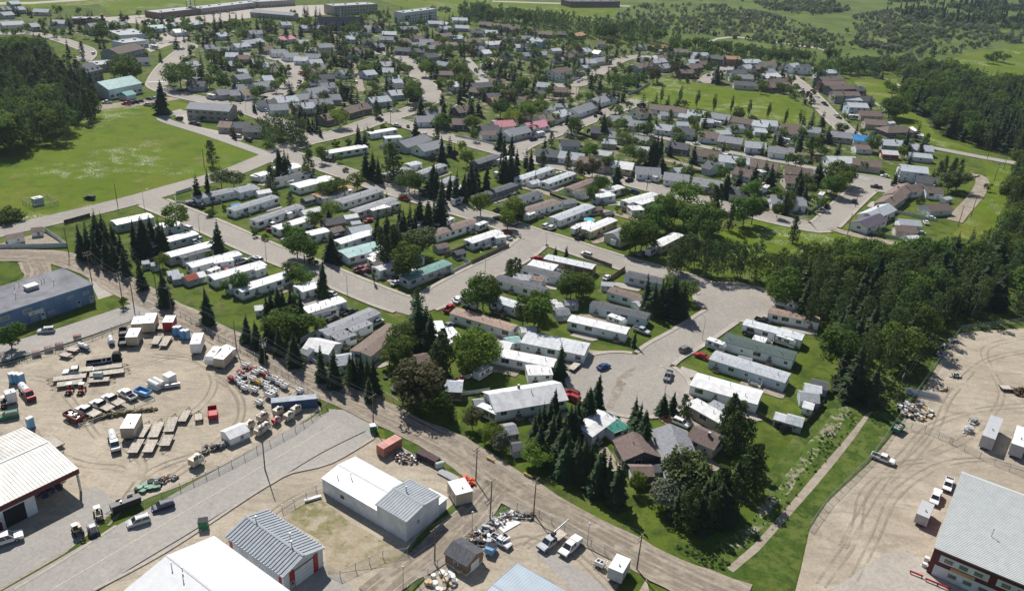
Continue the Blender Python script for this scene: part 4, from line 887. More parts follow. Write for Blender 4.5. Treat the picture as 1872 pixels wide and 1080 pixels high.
def container(c, L=6.06, name='shipping_container', top=None):
    r = empty(name, (0, 0, 0)); b = MB(); b.box(0, 0, .12, L, 2.38, 2.5, 0); n = int(L/.35)
    for s in (-1, 1):
        for k in range(n): b.box(-L/2+.2+(L-.4)*k/(n-1), s*1.21, .25, .16, .06, 2.2, 0)
    for x in (-L/2, L/2):
        for s in (-1, 1): b.box(x*.985, s*1.16, .05, .18, .14, 2.6, 0)
    b.obj('body', [mat('container '+c, {'rust': (.42, .17, .13), 'blue': (.05, .10, .20), 'grey': (.42, .40, .36)}[c], .7, .18, .9)], r)
    b = MB(); b.box(0, 0, 2.62, L+.02, 2.42, .06)
    for k in range(int(L/1.2)): b.box(-L/2+.6+k*1.2, 0, 2.68, .08, 2.3, .03)
    b.obj('roof', [mat('container roof '+(top or c), {'rust': (.55, .27, .23), 'blue': (.33, .37, .41), 'grey': (.48, .46, .42)}[top or c], .7, .2, .5)], r)
    for s in (-1, 1):
        b = MB(); b.box(L/2+.03, s*.58, .2, .06, 1.1, 2.35, 0)
        for k in (-.2, .2): b.tube((L/2+.08, s*.58+k, .2), (L/2+.08, s*.58+k, 2.5), .025, .025, 4, 1)
        b.obj('door', [mat('container '+c, (.3, .2, .2)), M_metal], r)
    return r
def heap(name, cols, n, rx, ry, h, smin, smax, seed, flat=False, shape='box'):
    rr = random.Random(seed); b = MB()
    for _ in range(n):
        a = rr.uniform(0, 6.3); q = math.sqrt(rr.random()); x, y = rx*q*math.cos(a), ry*q*math.sin(a); z = h*(1-q)*rr.uniform(.2, 1)
        s = rr.uniform(smin, smax); k = rr.randrange(len(cols))
        if shape == 'drum': b.tube((x, y, 0), (x, y, rr.uniform(.4, .9)), s*.5, s*.5, 10, k)
        elif shape == 'pole': b.tube((x, y, .1+z), (x+rr.uniform(2, 3.5), y+rr.uniform(-.8, .8), .15+z), .08, .07, 6, k)
        else:
            t = rr.random(); an = rr.uniform(0, 3.1); c_, s_ = math.cos(an), math.sin(an)
            if t < .42: b.box(x, y, z, s*rr.uniform(.4, 1.5), s*rr.uniform(.3, 1.0), s*rr.uniform(.2, .8), k, an)
            elif t < .62: b.tube((x-c_*s, y-s_*s, z+.1), (x+c_*s*rr.uniform(.6, 2), y+s_*s, z+rr.uniform(.1, .7)), s*.09, s*.08, 5, k)
            elif t < .78: b.tube((x, y, z), (x+.12*c_, y+.12*s_, z+s*rr.uniform(.2, .5)), s*.38, s*.38, 10, k)
            elif t < .9: b.add([(x+s*c_, y+s*s_, z+.1), (x-s*s_*.7, y+s*c_*.7, z+.35), (x-s*c_, y-s*s_, z+.2), (x+s*s_*.7, y-s*c_*.7, z+.05)], ((0, 1, 2, 3),), k)
            else: b.prof([(x-s*.5, z), (x-s*.3, z+s*.5), (x+s*.2, z+s*.55), (x+s*.5, z)], y-s*.3, y+s*.3, k)
    return b
DIRS = {'l': 145, 'r': 55, 'L': 325, 'R': 235}
def hd(s): return math.radians(DIRS[s] if s in DIRS else float(s))
VP = {}
def place(key, maker, p, ang, label=None, cat=None, group=None, sc=1.0):
    if key not in VP: VP[key] = maker(); o = VP[key]; PROT.append(o)
    o = copy_tree(VP[key]); o.location = (p.x, p.y, VZ); o.rotation_euler = (0, 0, ang); o.scale = (sc, sc, sc)
    if label: tag(o, label, cat, group)
    return o
PROT = []; VZ = .2
CARS = []
VN = {'car': 'car', 'suv': 'SUV', 'pick': 'pickup', 'van': 'van', 'cap': 'canopied pickup', 'flat': 'flatbed truck', 'boom': 'boom truck', 'camp': 'camper trailer', 'moho': 'motorhome', 'ftr': 'flat trailer', 'ctr': 'cargo trailer'}
def cars(t, text):
    for it in text.split(';'):
        p = it.split()
        if not p: continue
        k, c, x, y, h = p[0], p[1], float(p[2]), float(p[3]), p[4]
        q = at(t, x, y, .9); q.z = 0
        mk = {'camp': lambda: camper('w'), 'moho': motorhome, 'ftr': lambda: flat_trailer(4.5, 2.0), 'ctr': lambda: box_unit('cargo_trailer', 4.2, 2.1, 2.0, 'w', 'w')}.get(k, lambda: veh(k, c))
        o = place(k+c, mk, q, hd(h)); CARS.append([o, k, q, px(t, x, y), c, None, None])
# ================================================================== poles, lamps, fences
def upole(p, h, arms=1, ang=0.0, xf=False):
    r = empty('utility_pole', (p.x, p.y, 0), ang); b = MB(); b.tube((0, 0, 0), (0, 0, h), .17, .11, 8); b.obj('pole', [mat('pole wood', (.17, .135, .10), .9, .3, 2)], r)
    for k in range(arms):
        b = MB(); b.box(0, .12, h-.4-k*1.0, 2.6, .11, .13, 0)
        for x in (-1.15, -.45, .45, 1.15): b.tube((x, .12, h-.28-k), (x, .12, h-.05-k), .045, .06, 6, 1)
        b.obj('crossarm', [M_wood, M_trim], r)
    if xf:
        for s in (-1, 1):
            b = MB(); b.tube((s*.42, -.1, h-2.6), (s*.42, -.1, h-1.7), .26, .26, 10); b.obj('transformer', [mat('transformer grey', (.5, .53, .55), .5)], r)
    return r
def slamp(p, h, ang):
    r = empty('street_lamp', (p.x, p.y, 0), ang); b = MB(); b.tube((0, 0, 0), (0, 0, h*.8), .11, .07, 8); pts = [(0, 0, h*.8)]
    for k in range(1, 7):
        a = k/6*PI/2; pts.append((2.0*(1-math.cos(a)), 0, h*.8+h*.2*math.sin(a)))
    b.path(pts, .05, 6); b.obj('pole', [M_metal], r)
    b = MB(); b.box(2.3, 0, h-.1, .7, .28, .14); b.obj('lamp_head', [M_trim], r); return r
def fence(kind, pts, label, h=1.6, cat='fence', name=None):
    P = [p if isinstance(p, Vector) else un(*p) for p in pts]; o = empty({'wood': 'wooden_fence', 'white': 'white_fence', 'chain': 'chain_link_fence', 'rail': 'rail_fence', 'dark': 'wooden_fence'}[kind], (P[0].x, P[0].y, 0)); o0 = P[0]
    m = {'wood': mat('fence wood', (.21, .155, .105), .9, .3, 1.5), 'white': mat('fence white', (.62, .64, .64), .7, .1, 1), 'chain': mat('chain link', (.50, .52, .52), .6, .05, 2, alpha=.11), 'rail': M_trim, 'dark': mat('fence dark wood', (.07, .06, .052), .9, .3, 1.5)}[kind]
    b = MB(); np = 0; post = []
    for a, c in zip(P, P[1:]):
        d = c-a; L = d.length; ang = math.atan2(d.y, d.x); mid = (a+c)/2-o0
        if kind == 'chain': b.box(mid.x, mid.y, .1, L, .02, h-.1, 0, ang)
        elif kind == 'rail':
            for z in (.45, .95): b.box(mid.x, mid.y, z, L, .05, .1, 0, ang)
        else:
            n = int(L/2.4)+1
            for i in range(n):
                q = a+d*((i+.5)/n)-o0; b.box(q.x, q.y, .08, L/n-.05, .06, h-.08-(.04 if i % 2 else 0), 0, ang)
            b.box(mid.x, mid.y, h-.35, L, .12, .08, 0, ang)
        n = max(1, int(L/3.0))
        for i in range(n+1): post.append(a+d*(i/n)-o0)
    b.obj('panel', [m], o)
    b = MB(); rd = .07 if kind in ('chain', 'rail') else .08; b.tube((0, 0, 0), (0, 0, h+.1), rd, rd, 6); pm = b.mesh('post', [M_metal if kind == 'chain' else m])
    for q in post[:100]: inst('post', pm, o, q)
    if kind == 'chain':
        b = MB()
        for a, c in zip(P, P[1:]): b.tube(a-o0+Vector((0, 0, h)), c-o0+Vector((0, 0, h)), .03, .03, 5)
        b.obj('top_rail', [M_metal], o)
    tag(o, label, cat); return o
def wires(name, tops, label):
    for sx in (-1.1, .45, 1.1) if len(tops) else ():
        pass
    b = MB()
    for a, c in zip(tops, tops[1:]):
        d = c-a; n = Vector((-d.y, d.x, 0)).normalized()
        for s in (-1.1, -.4, 1.1):
            pts = [a+d*t+n*s+Vector((0, 0, -1.1*4*t*(1-t))) for t in (0, .2, .4, .6, .8, 1)]; b.path(pts, .022, 4)
    o = b.obj(name, [mat('wire', (.12, .12, .12), .6)], None); tag(o, label, 'power line'); return o

# ================================================================== large sheds and offices
def frame(A, B, C):
    u = (B-A); L = u.length; ang = math.atan2(u.y, u.x); v = C-A; un_ = u.normalized(); w = v-un_*v.dot(un_); return (A+u/2+w/2), ang, L, w.length
def hall(name, c, ang, L, Wd, eave, rise, roof_m, wall_m, rib=.5, over=.25, skirt=None, trim=None, ribh=.06):
    r = empty(name, (c.x, c.y, 0), ang); l, w = L/2, Wd/2; b = MB()
    pts = [(-w, 0), (w, 0), (w, eave), (0, eave+rise), (-w, eave)]
    vs = [(-l, y, z) for y, z in pts]+[(l, y, z) for y, z in pts]; n = 5
    b.add(vs, (tuple(range(n)), tuple(range(2*n-1, n-1, -1)))+tuple((i, n+i, n+(i+1) % n, (i+1) % n) for i in range(n)))
    k = int(L/.8)
    for s in (-1, 1):
        for i in range(k): b.box(-l+.4+(L-.8)*i/(k-1), s*w, .3, .06, .07, eave-.4, 0)
    k = int(Wd/.8)
    for s in (-1, 1):
        for i in range(k): b.box(s*l, -w+.4+(Wd-.8)*i/(k-1), .3, .07, .06, eave-.4, 0)
    b.obj('wall', [wall_m], r)
    b = MB(); hl, hw = l+over, w+over; dr = rise*over/w; th = .18
    for s in (-1, 1):
        p = [(-hl, s*hw, eave-dr), (hl, s*hw, eave-dr), (hl, 0, eave+rise), (-hl, 0, eave+rise)]
        b.add(p+[(x, y, z+th) for x, y, z in p], ((0, 1, 2, 3), (4, 5, 6, 7), (0, 1, 5, 4), (1, 2, 6, 5), (2, 3, 7, 6), (3, 0, 4, 7)))
        if rib:
            n = int(2*hl/rib)
            for i in range(n):
                x = -hl+(i+.5)*rib; q = rib*.16
                a = [(x-q*1.6, s*hw, eave-dr+th), (x+q*1.6, s*hw, eave-dr+th), (x+q*1.6, 0, eave+rise+th), (x-q*1.6, 0, eave+rise+th)]; t = [(x-q, s*hw, eave-dr+th+ribh), (x+q, s*hw, eave-dr+th+ribh), (x+q, 0, eave+rise+th+ribh), (x-q, 0, eave+rise+th+ribh)]
                b.add(a+t, ((4, 5, 6, 7), (0, 1, 5, 4), (1, 2, 6, 5), (3, 0, 4, 7)))
    b.obj('roof', [roof_m], r)
    b = MB(); b.prof([(-.3, 0), (0, .12), (.3, 0)], -hl, hl); o = b.obj('ridge_cap', [roof_m], r, (0, 0, eave+rise+th+.03), PI/2)
    if trim:
        b = MB()
        for s in (-1, 1):
            b.box(0, s*(hw+.03), eave-dr-.22, 2*hl, .06, .42)
            for e in (-1, 1):
                q = Vector((e*(hl+.03), s*hw, eave-dr)); t = Vector((e*(hl+.03), 0, eave+rise)); b.add([q+Vector((0, 0, -.22)), t+Vector((0, 0, -.22)), t+Vector((0, 0, .2)), q+Vector((0, 0, .2)), q+Vector((e*.05, 0, -.22)), t+Vector((e*.05, 0, -.22)), t+Vector((e*.05, 0, .2)), q+Vector((e*.05, 0, .2))], ((0, 1, 2, 3), (4, 5, 6, 7), (0, 1, 5, 4), (2, 3, 7, 6)))
        b.obj('fascia', [trim], r)
    return r
M_wribs = mat('white roof panels', (.70, .71, .72), .5, .07, .6, spec=.45)
M_oldwhite = mat('weathered roof panels', (.60, .58, .54), .5, .2, .3, spec=.4)
M_gribs = mat('grey roof panels', (.36, .39, .42), .6, .1, .6, spec=.2)
M_wwall = mat('white wall panels', (.68, .71, .74), .5, .14, .4)
M_blue = mat('blue wall panels', (.145, .24, .41), .6, .2, .25)
M_maroon = mat('maroon trim', (.115, .020, .026), .5, .15, .6)
M_red = mat('red trim', (.42, .03, .035), .45, .1, 1)
M_tar = mat('tar and gravel roof', (.21, .21, .23), .95, .25, .25)
M_bluetrim = mat('blue trim', (.10, .30, .62), .45, .1, 1)

# red trimmed shop at the left edge: open bay at its right end
z = 6.0; A, B = at(12, 545, 222, z), at(8, 188, 922, z); d = Vector((math.cos(math.radians(235)), math.sin(math.radians(235)), 0)); C = A+d*46
c, ang, L, Wd = frame(A, C, B); c.z = 0
r = empty('repair_shop', (c.x, c.y, 0), ang); l, w = L/2, Wd/2
sg = 1 if Vector((-math.sin(ang), math.cos(ang), 0)).dot(A-c) > 0 else -1      # which local side is the front eave
b = MB(); bay = 9.3
b.box(0, -sg*(w-.1), 0, L, .2, z); b.box(bay/2, sg*(w-.4), 0, L-bay, .2, z); b.box(l-.1, 0, 0, .2, Wd, z); b.box(-l+bay+.12, 0, 0, .2, Wd-1.2, z); b.box(-l+.1, -sg*w*.55, 0, .2, w*.8, z)
b.obj('wall', [M_wwall], r)
b = MB()
for s in (-1, 1):
    p = [(-l-.2, s*(w+.2), z), (l, s*(w+.2), z), (l, 0, z+1.5), (-l-.2, 0, z+1.5)]; th = .2
    b.add(p+[(x, y, q+th) for x, y, q in p], ((0, 1, 2, 3), (4, 5, 6, 7), (0, 1, 5, 4), (1, 2, 6, 5), (2, 3, 7, 6), (3, 0, 4, 7)))
    for i in range(int(L/.75)):
        x = -l+.2+i*.75; q = [(x-.06, s*(w+.2), z+th), (x+.06, s*(w+.2), z+th), (x+.06, 0, z+1.5+th), (x-.06, 0, z+1.5+th)]
        b.add(q+[(a, e, f+.09) for a, e, f in q], ((4, 5, 6, 7), (0, 1, 5, 4), (1, 2, 6, 5), (3, 0, 4, 7)))
b.obj('roof', [M_oldwhite], r)
b = MB(); b.box(0, 0, z+1.72, L, .5, .1); b.obj('ridge_cap', [M_wwall], r)
b = MB()
for s in (-1, 1): b.box(0, s*(w+.24), z-1.0, L+.4, .08, 1.25)
b.add([(-l-.24, -w, z-1.0), (-l-.24, w, z-1.0), (-l-.24, w, z+.2), (-l-.24, 0, z+1.7), (-l-.24, -w, z+.2)], ((0, 1, 2, 3, 4),)); b.obj('fascia', [M_maroon], r)
b = MB(); b.box(-l+.2, sg*(w-.1), 0, .4, .4, z-.9); b.obj('post', [M_metal], r)
b = MB(); b.box(-l+bay+4.3, sg*(w-.28), 0, 4.2, .1, 4.3, 0); b.obj('bay_door', [mat('dark opening', (.018, .018, .02), .9)], r)
b = MB(); b.box(-l+bay+7.6, sg*(w-.28), .1, 1.1, .1, 2.1, 0); b.obj('door', [M_maroon], r)
tag(r, 'long workshop with weathered white roof, maroon fascia and open bay at the left edge', 'workshop')
sh_c, sh_ang, sh_l, sh_w, sh_s = c.copy(), ang, l, w, sg
def local(c, ang, x, y): return Vector((c.x+x*math.cos(ang)-y*math.sin(ang), c.y+x*math.sin(ang)+y*math.cos(ang), 0))
q = local(c, ang, -l+4.6, sg*w*.35); o = heap('stored_parts', None or [M_metal, M_dark, M_wood, paint('b')], 60, 3.6, 5, 2.0, .5, 1.6, 3).obj('stored_parts', [M_metal, M_dark, M_wood, paint('b')], None, (q.x, q.y, 0), ang); tag(o, 'jumble of stored parts inside the open bay of the maroon workshop', 'parts pile')
BLD.append((c.copy(), proj((c.x, c.y, 2)), 'maroon fascia workshop', 15, ang, L, Wd))

# blue office
z = 6.2; A, B = at(4, 652, 962, z), at(4, 435, 856, z); d = Vector((math.cos(math.radians(235.5)), math.sin(math.radians(235.5)), 0)); C = A+d*52
c, ang, L, Wd = frame(A, C, B); c.z = 0; r = empty('office_building', (c.x, c.y, 0), ang); l, w = L/2, Wd/2
sg = 1 if Vector((-math.sin(ang), math.cos(ang), 0)).dot(A-c) > 0 else -1
b = MB(); b.box(0, 0, 0, L, Wd, z-.05, 0)
for i in range(int(L/1.1)): b.box(-l+.5+i*1.1, sg*w, 0, .12, .1, z-.1, 0)
b.obj('wall', [M_blue], r)
b = MB(); b.box(0, 0, z-.05, L+.3, Wd+.3, .2); b.obj('roof', [M_tar], r)
b = MB()
for s in (-1, 1): b.box(0, s*(w+.17), z-.12, L+.5, .1, .34); b.box(s*(l+.17), 0, z-.12, .1, Wd+.24, .34)
b.obj('fascia', [mat('faded blue trim', (.28, .36, .46), .6, .1)], r)
rot = 0 if sg < 0 else PI
M_shade = mat('blind glass', (.22, .26, .26), .3, .3, .6)
b = MB(); b.box(0, 0, 0, 2.6, .08, 1.4, 0); b.box(0, -.05, .1, 2.4, .05, 1.2, 1); w2 = b.mesh('window', [M_frame, M_shade])
b = MB(); b.box(0, 0, 0, 1.9, .08, .9, 0); b.box(0, -.05, .1, 1.75, .05, .7, 1); w1 = b.mesh('window', [M_frame, M_shade])
for x, zz, m in ((2.5, 3.6, w1), (7.5, 3.7, w1), (20.5, 3.6, w2), (27, 3.6, w2), (33, 3.6, w2), (40, 3.6, w2), (13.8, 1.0, w1), (19, .9, w1), (25, .8, w1), (29, .8, w1), (36, .8, w1), (42, .8, w1)): inst('window', m, r, (-l+x, sg*(w+.03), zz), rot)
for x in (1.2, 5.2, 16.4, 32.2): inst('door', DOOR, r, (-l+x, sg*(w+.06), .1), rot, (1.3, 1, 1.15))
b = MB(); b.box(0, 0, 0, 4.4, .12, 1.3, 0); b.obj('sign', [M_trim], r, (-l+18.2, sg*(w+.1), 2.5), rot)
cu = bpy.data.curves.new('sign_mark', 'FONT'); cu.body = 'd'; cu.size = 1.3; cu.extrude = .02; cu.align_x = 'CENTER'
tmp = bpy.data.objects.new('tmp', cu); link(tmp); bpy.context.view_layer.update(); me = bpy.data.meshes.new_from_object(tmp); bpy.data.objects.remove(tmp); me.materials.clear(); me.materials.append(mat('sign ink', (.03, .05, .12), .6))
sign = [ch for ch in r.children if ch.name.startswith('sign')][0]
o = inst('sign_mark', me, sign, (-.9, -.08, .2)); o.rotation_euler = (PI/2, 0, 0)
for x, y, s in ((14, -.1, 1.6), (24, -.5, 1.0)):
    b = MB(); b.box(0, 0, 0, 2.2*s, 1.6*s, .8*s, 0); b.box(0, 0, .8*s, 2.3*s, 1.7*s, .08, 1); b.obj('roof_unit', [M_metal, M_trim], r, (-l+x, sg*w*y, z+.15))
for x, y in ((17, -.6), (15.5, -.62), (10, -.3), (9, -.34), (20, .2), (8, .1)): inst('vent', VENT, r, (-l+x, sg*w*y, z+.12), 0, (1, 1, 1.8))
tag(r, 'long blue office with flat grey roof beside the dirt road loop', 'office'); BLD.append((c.copy(), proj((c.x, c.y, 2)), 'blue office', 15, ang, L, Wd))

# big white roofed hall at the bottom edge
z = 5.2; A = at(12, 1180, 832, z+2.1); E1 = at(12, 1510, 702, z); d = Vector((math.cos(math.radians(325)), math.sin(math.radians(325)), 0)); n = Vector((-d.y, d.x, 0)); half = abs((E1-A).dot(n)); half = max(half, 8)
c = Vector((A.x, A.y, 0))+d*14.7; r = hall('storage_hall', c, math.radians(325), 29.0, 2*half, z, 2.1, M_wribs, M_wwall, .45, .25, ribh=.03)
for x, y in ((-9, -.6), (-11.5, -1.2), (-7.5, -1.5)): inst('vent', VENT, r, (x, y, z+1.9), 0, (1, 1, 1.6))
tag(r, 'big hall with plain bright white gable roof cut off by the bottom edge', 'storage hall')
# ribbed shed with red bands
z = 4.7; A = at(12, 1737, 557, z+1.5); Bf = at(13, 366, 832, z+1.5); L = (Bf-A).length; e = at(13, 105, 507, z); d = (Bf-A).normalized(); n = Vector((-d.y, d.x, 0)); half = abs((e-A).dot(n))
c = (A+Bf)/2; c.z = 0; ang = math.atan2(d.y, d.x); r = hall('metal_shed', c, ang, L-.4, 2*half-.3, z, 1.5, M_gribs, M_wwall, .85, .3, trim=M_wribs, ribh=.16)
l, w = L/2-.2, half-.15
b = MB(); b.box(l+.06, 0, .05, .1, 4.6, 3.9, 0)
for k in range(3): b.box(l+.12, 0, .9+k*1.0, .03, 4.5, .05, 1)
b.obj('overhead_door', [M_wribs, M_skirt], r)
b = MB()
for y in (-2.4, 2.4): b.box(l+.09, y, .05, .12, .14, 4.1)
b.box(l+.09, 0, 4.02, .12, 4.94, .14); b.obj('door_trim', [M_red], r)
b = MB(); 
for y in (-w+1.9, w-1.9): b.box(l+.05, y, .05, .12, 1.0, z-.2)
for x in (l-1.0, -l+1.0):
    for s in (-1, 1): b.box(x, s*w, .05, .8, .14, z-.25)
b.obj('red_band', [M_red], r)
o = inst('door', DOOR, r, (l+.14, -w+1.9, .05), PI/2)
for x, y in ((-6, .3), (5, .2), (3, 1.5)): inst('vent', VENT, r, (x, y, z+1.4), 0, (1.2, 1.2, 1.8))
tag(r, 'white shed with grey ribbed roof and red corner bands beside the dry lot', 'metal shed')
# white shop in two blocks with a low annex
z = 3.9; r0 = None
A, B, C = at(13, 497, 287, z), at(13, 882, 512, z), at(13, 722, 132, z)
c, ang, L, Wd = frame(A, B, C); c.z = 0
r = hall('white_shop', c, ang, L, Wd, z, .75, M_wribs, M_wwall, .6, .15, ribh=.02)
b = MB(); b.box(0, 0, 0, 1.3, .1, 1.1, 0); b.box(0, -.05, .1, 1.15, .05, .9, 1)
sgn = -1
o = b.obj('window', [M_frame, M_glass], r, (-L/2+6.4, -Wd/2-.06, 1.6), 0)
inst('vent', VENT, r, (-3, -1.5, z+.7), 0, (1, 1, 1.6)); inst('vent', VENT, r, (-5.5, -3.2, z+.5))
z2 = 5.6; A2, B2, C2 = at(13, 882, 467, z2), at(13, 1090, 587, z2), at(13, 1106, 292, z2)
c2, ang2, L2, W2 = frame(A2, B2, C2); c2.z = 0; q = c2-c; lx = q.x*math.cos(ang)+q.y*math.sin(ang); ly = -q.x*math.sin(ang)+q.y*math.cos(ang)
h = hall('raised_block', Vector((0, 0, 0)), 0, L2, W2, z2, .8, M_gribs, M_wwall, .7, .2, ribh=.09, trim=M_wribs)
for ch in list(h.children):
    ch.parent = r; ch.location = Vector((lx, ly, 0))+ch.location; ch.name = 'tall_block_'+ch.name.split('.')[0]
bpy.data.objects.remove(h)
b = MB(); b.tube((lx+L2/2+.02, ly-1.5, 3.1), (lx+L2/2+.14, ly-1.5, 3.1), .42, .42, 14, 0); b.obj('wall_vent', [M_metal], r); inst('vent', VENT, r, (lx-1.5, ly+W2*.1, z2+.75), 0, (1.5, 1.5, 1.7))
z3 = 3.0; A3 = at(13, 1222, 312, z3); q = A3-c; ax = q.x*math.cos(ang)+q.y*math.sin(ang); ay = -q.x*math.sin(ang)+q.y*math.cos(ang)
b = MB(); b.box(lx+1.5, ly+W2/2+1.4, 0, 5.2, 2.8, z3, 0); b.obj('annex', [M_wwall], r); b = MB(); b.box(lx+1.5, ly+W2/2+1.5, z3, 5.5, 3.2, .15); b.obj('annex_roof', [M_wribs], r)
tag(r, 'white metal shop with a taller grey ribbed end beside the dirt road', 'workshop'); BLD.append((c2.copy(), proj((c2.x, c2.y, 2)), 'white metal shop', 9, ang2, L2, W2))
# maroon building
z = 6.8; A, B = at(15, 1222, 770, z), at(15, 1416, 240, z); d = (B-A).normalized(); C = A+Vector((d.y, -d.x, 0))*31
c, ang, L, Wd = frame(A, C, B); c.z = 0; r = empty('office_building', (c.x, c.y, 0), ang); l, w = L/2, Wd/2
b = MB(); b.box(0, 0, 0, L, Wd, z-.2); b.obj('wall', [M_maroon], r)
b = MB(); b.box(0, 0, z-.2, L+.3, Wd+.3, .25)
for i in range(int(Wd/.55)): b.box(0, -w+.3+i*.55, z+.05, L+.3, .12, .09)
b.obj('roof', [mat('pale roof panels', (.56, .58, .57), .5, .06, .8, spec=.45)], r)
sg = 1 if Vector((-math.sin(ang), math.cos(ang), 0)).dot(A-c) > 0 else -1; rot = 0 if sg < 0 else PI
b = MB(); x = 1.5
while x < L-8: b.box(-l+x+4.6, sg*(w+.03), 3.9, 9.2, .08, 1.75, 0); x += 10.6
b.box(0, sg*(w+.03), .1, L-2.0, .08, 2.75, 0); b.obj('wall_panel', [M_wwall], r)
b = MB(); b.box(0, 0, 0, 1.75, .08, 1.1, 0); b.box(0, -.05, .08, 1.6, .05, .94, 1); wm = b.mesh('window', [M_frame, mat('office glass', (.16, .17, .15), .12, .4, .8, spec=.7)])
x = 2.6
while x < L-6:
    for k in range(3): inst('window', wm, r, (-l+x+.6+k*2.8, sg*(w+.09), 4.2), rot)
    for k in range(3): inst('window', wm, r, (-l+x+2.0+k*2.9, sg*(w+.09), 1.1), rot)
    x += 10.6
b = MB(); b.box(0, 0, 0, 4.6, .2, .75); b.obj('sign', [mat('sign board', (.62, .33, .14), .6, .1)], r, (-l+6.2, sg*(w+.16), 3.0), rot)
for x, y in ((9, -.3), (17, .3), (19.5, .15), (18.2, .32)): inst('vent', VENT, r, (-l+x, -sg*w*y, z+.1), 0, (1, 1, 2.2))
b = MB(); b.box(-l-.7, sg*(w-1.5), .1, .9, .8, .9); b.box(-l-.7, sg*(w-3.6), .1, .9, .9, 1.0); b.obj('air_conditioner', [M_trim], r)
tag(r, 'two-storey maroon building with pale ribbed roof and orange sign in the lower right', 'office')
# blue edged roof at the bottom
z = 4.6; A = at(14, 100, 892, z); C = at(14, 430, 1080, z); B = at(13, 1700, 1080, z); C = A+(C-A)*2; B = A+(B-A)*1.8
c, ang, L, Wd = frame(A, C, B); c.z = 0; r = hall('small_shop', c, ang, L, Wd, z, .5, mat('pale blue roof panels', (.40, .47, .53), .45, .08, .3), M_wwall, .6, .1, trim=M_bluetrim, ribh=.03)
inst('vent', VENT, r, (-3, 1, z+.5), 0, (1.2, 1.2, 1)); tag(r, 'small shop with pale blue roof and bright blue edge at the bottom edge', 'workshop')
# ================================================================== houses:  kind, roof+wall colour, survey sheet, ridge ends, width
build_row('along the dirt road', '''
m wG 4 800 525 1060 470 6
f wW 4 1140 553 1270 528 7
m wG 4 1025 685 1375 592
m wG 4 1170 755 1522 662
f dG 4 1262 768 1485 706
m sW 4 1330 825 1682 735
f wW 4 1502 800 1636 778
m sW 4 1485 910 1855 808
f wW 5 0 850 70 828 5
m sW 4 1675 995 2035 882
m wW 5 325 990 460 952 6
m wW 9 372 100 640 18 5
f dW 9 408 112 585 68 6
m gW 9 495 258 868 100 5.6
f gW 9 575 292 702 252 6
f gW 9 672 245 825 182 4
m bW 9 765 402 1022 210 7
g wG 9 405 318 590 362 7
s gW 9 375 372 440 400 5
g lW 9 602 442 682 430 6
g bD 9 1122 452 1238 425 7
s gG 4 925 722 985 712 3.5
s lG 4 1000 808 1050 802 3.2
s lG 4 1062 820 1118 812 3.2
s lG 4 1178 885 1255 872 4
s lG 4 1212 912 1290 900 4
s mG 4 1298 925 1385 898 4.5
s wG 4 1388 898 1436 886 4.5
s gB 4 1602 982 1672 966 3.5
s bW 4 45 632 158 612 5
s bW 4 222 580 298 572 4.5
s wW 9 22 88 80 82 3.5
f wW 9 1296 180 1335 290 4
f wW 9 1372 228 1436 300 4
f wW 9 1398 305 1470 330 5
''')
build_row('above the diagonal street', '''
m gW 4 1368 348 1648 290 6
m gW 4 1652 300 1790 265 8
m gW 4 1622 435 1940 338
m gW 5 10 512 342 402
m wW 5 165 562 406 490
m wW 5 372 608 530 572
m wB 5 600 662 846 588
m aW 5 640 748 902 680 8
m sW 5 875 848 1190 752
m eG 5 1075 918 1380 800 5
g dN 5 500 518 642 494 6.5
g lG 5 680 578 830 552 7
s lG 5 696 532 762 522 3.5
s bN 5 550 588 630 566 5
s wG 5 648 490 742 476 4.5
s wW 5 350 460 478 430 5
s lB 5 1062 900 1150 862 3
s uW 4 1625 408 1690 396 2.6
s gW 5 575 410 628 396 3
g bN 5 850 820 950 800 5
''')
build_row('below the upper street', '''
m wW 5 35 190 110 170 5
m wW 5 165 152 322 118 8
m dW 5 128 232 422 162
s wC 5 230 232 282 222 4
m wW 5 300 268 556 205 7
m rC 5 445 335 702 268 5
f gC 5 482 350 620 320 5
f wW 5 622 305 692 290 4
m gW 5 608 378 896 290 6
m gC 5 716 446 1002 352
f wC 5 830 432 960 404 5
f gC 5 945 400 1030 380 5
m vW 5 1100 545 1352 470
f dW 5 1200 545 1302 515 5
m bW 5 1265 605 1562 510 5.6
m wW 5 1525 658 1746 585
f wW 5 1705 622 1776 612 5
s gD 5 362 368 432 350 4
s wW 5 32 318 128 302 4.5
s bG 5 1295 700 1376 682 4
s dD 5 1428 742 1494 726 3.5
f wW 5 835 790 930 765 4
''')
build_row('above the upper street', '''
m wW 1 530 1070 800 1025 6
m gC 5 940 190 1100 140
m lW 5 1100 118 1180 100 5
m gW 5 1165 182 1352 115
m gC 5 1335 245 1430 205
m wW 5 1380 300 1532 262
m dD 5 1636 325 1855 252
m dD 5 1570 105 1732 50 6
m lW 6 105 215 335 138
m lW 6 290 245 492 172
m bC 6 460 288 642 218
g bW 6 532 312 620 284 5
m wW 6 700 305 832 268
m wB 6 642 342 770 322
m wW 6 856 378 1066 320
f wW 6 945 392 1072 352 5
f wW 6 892 426 980 422 6
m dW 6 25 385 252 308
m bW 6 150 440 382 370 6.2
m lW 6 360 498 614 402 5.8
m wY 6 580 578 772 498
f wW 6 540 552 640 528 5
b gC 6 770 612 882 566 8
m wY 6 1078 682 1238 602
m wW 6 -18 90 60 60
s wW 6 1090 370 1180 350 4
s dN 6 706 468 766 456 3.5
s bN 6 612 432 690 424 4
s gG 6 412 385 500 372 5
s wW 6 182 252 246 234 4
''')
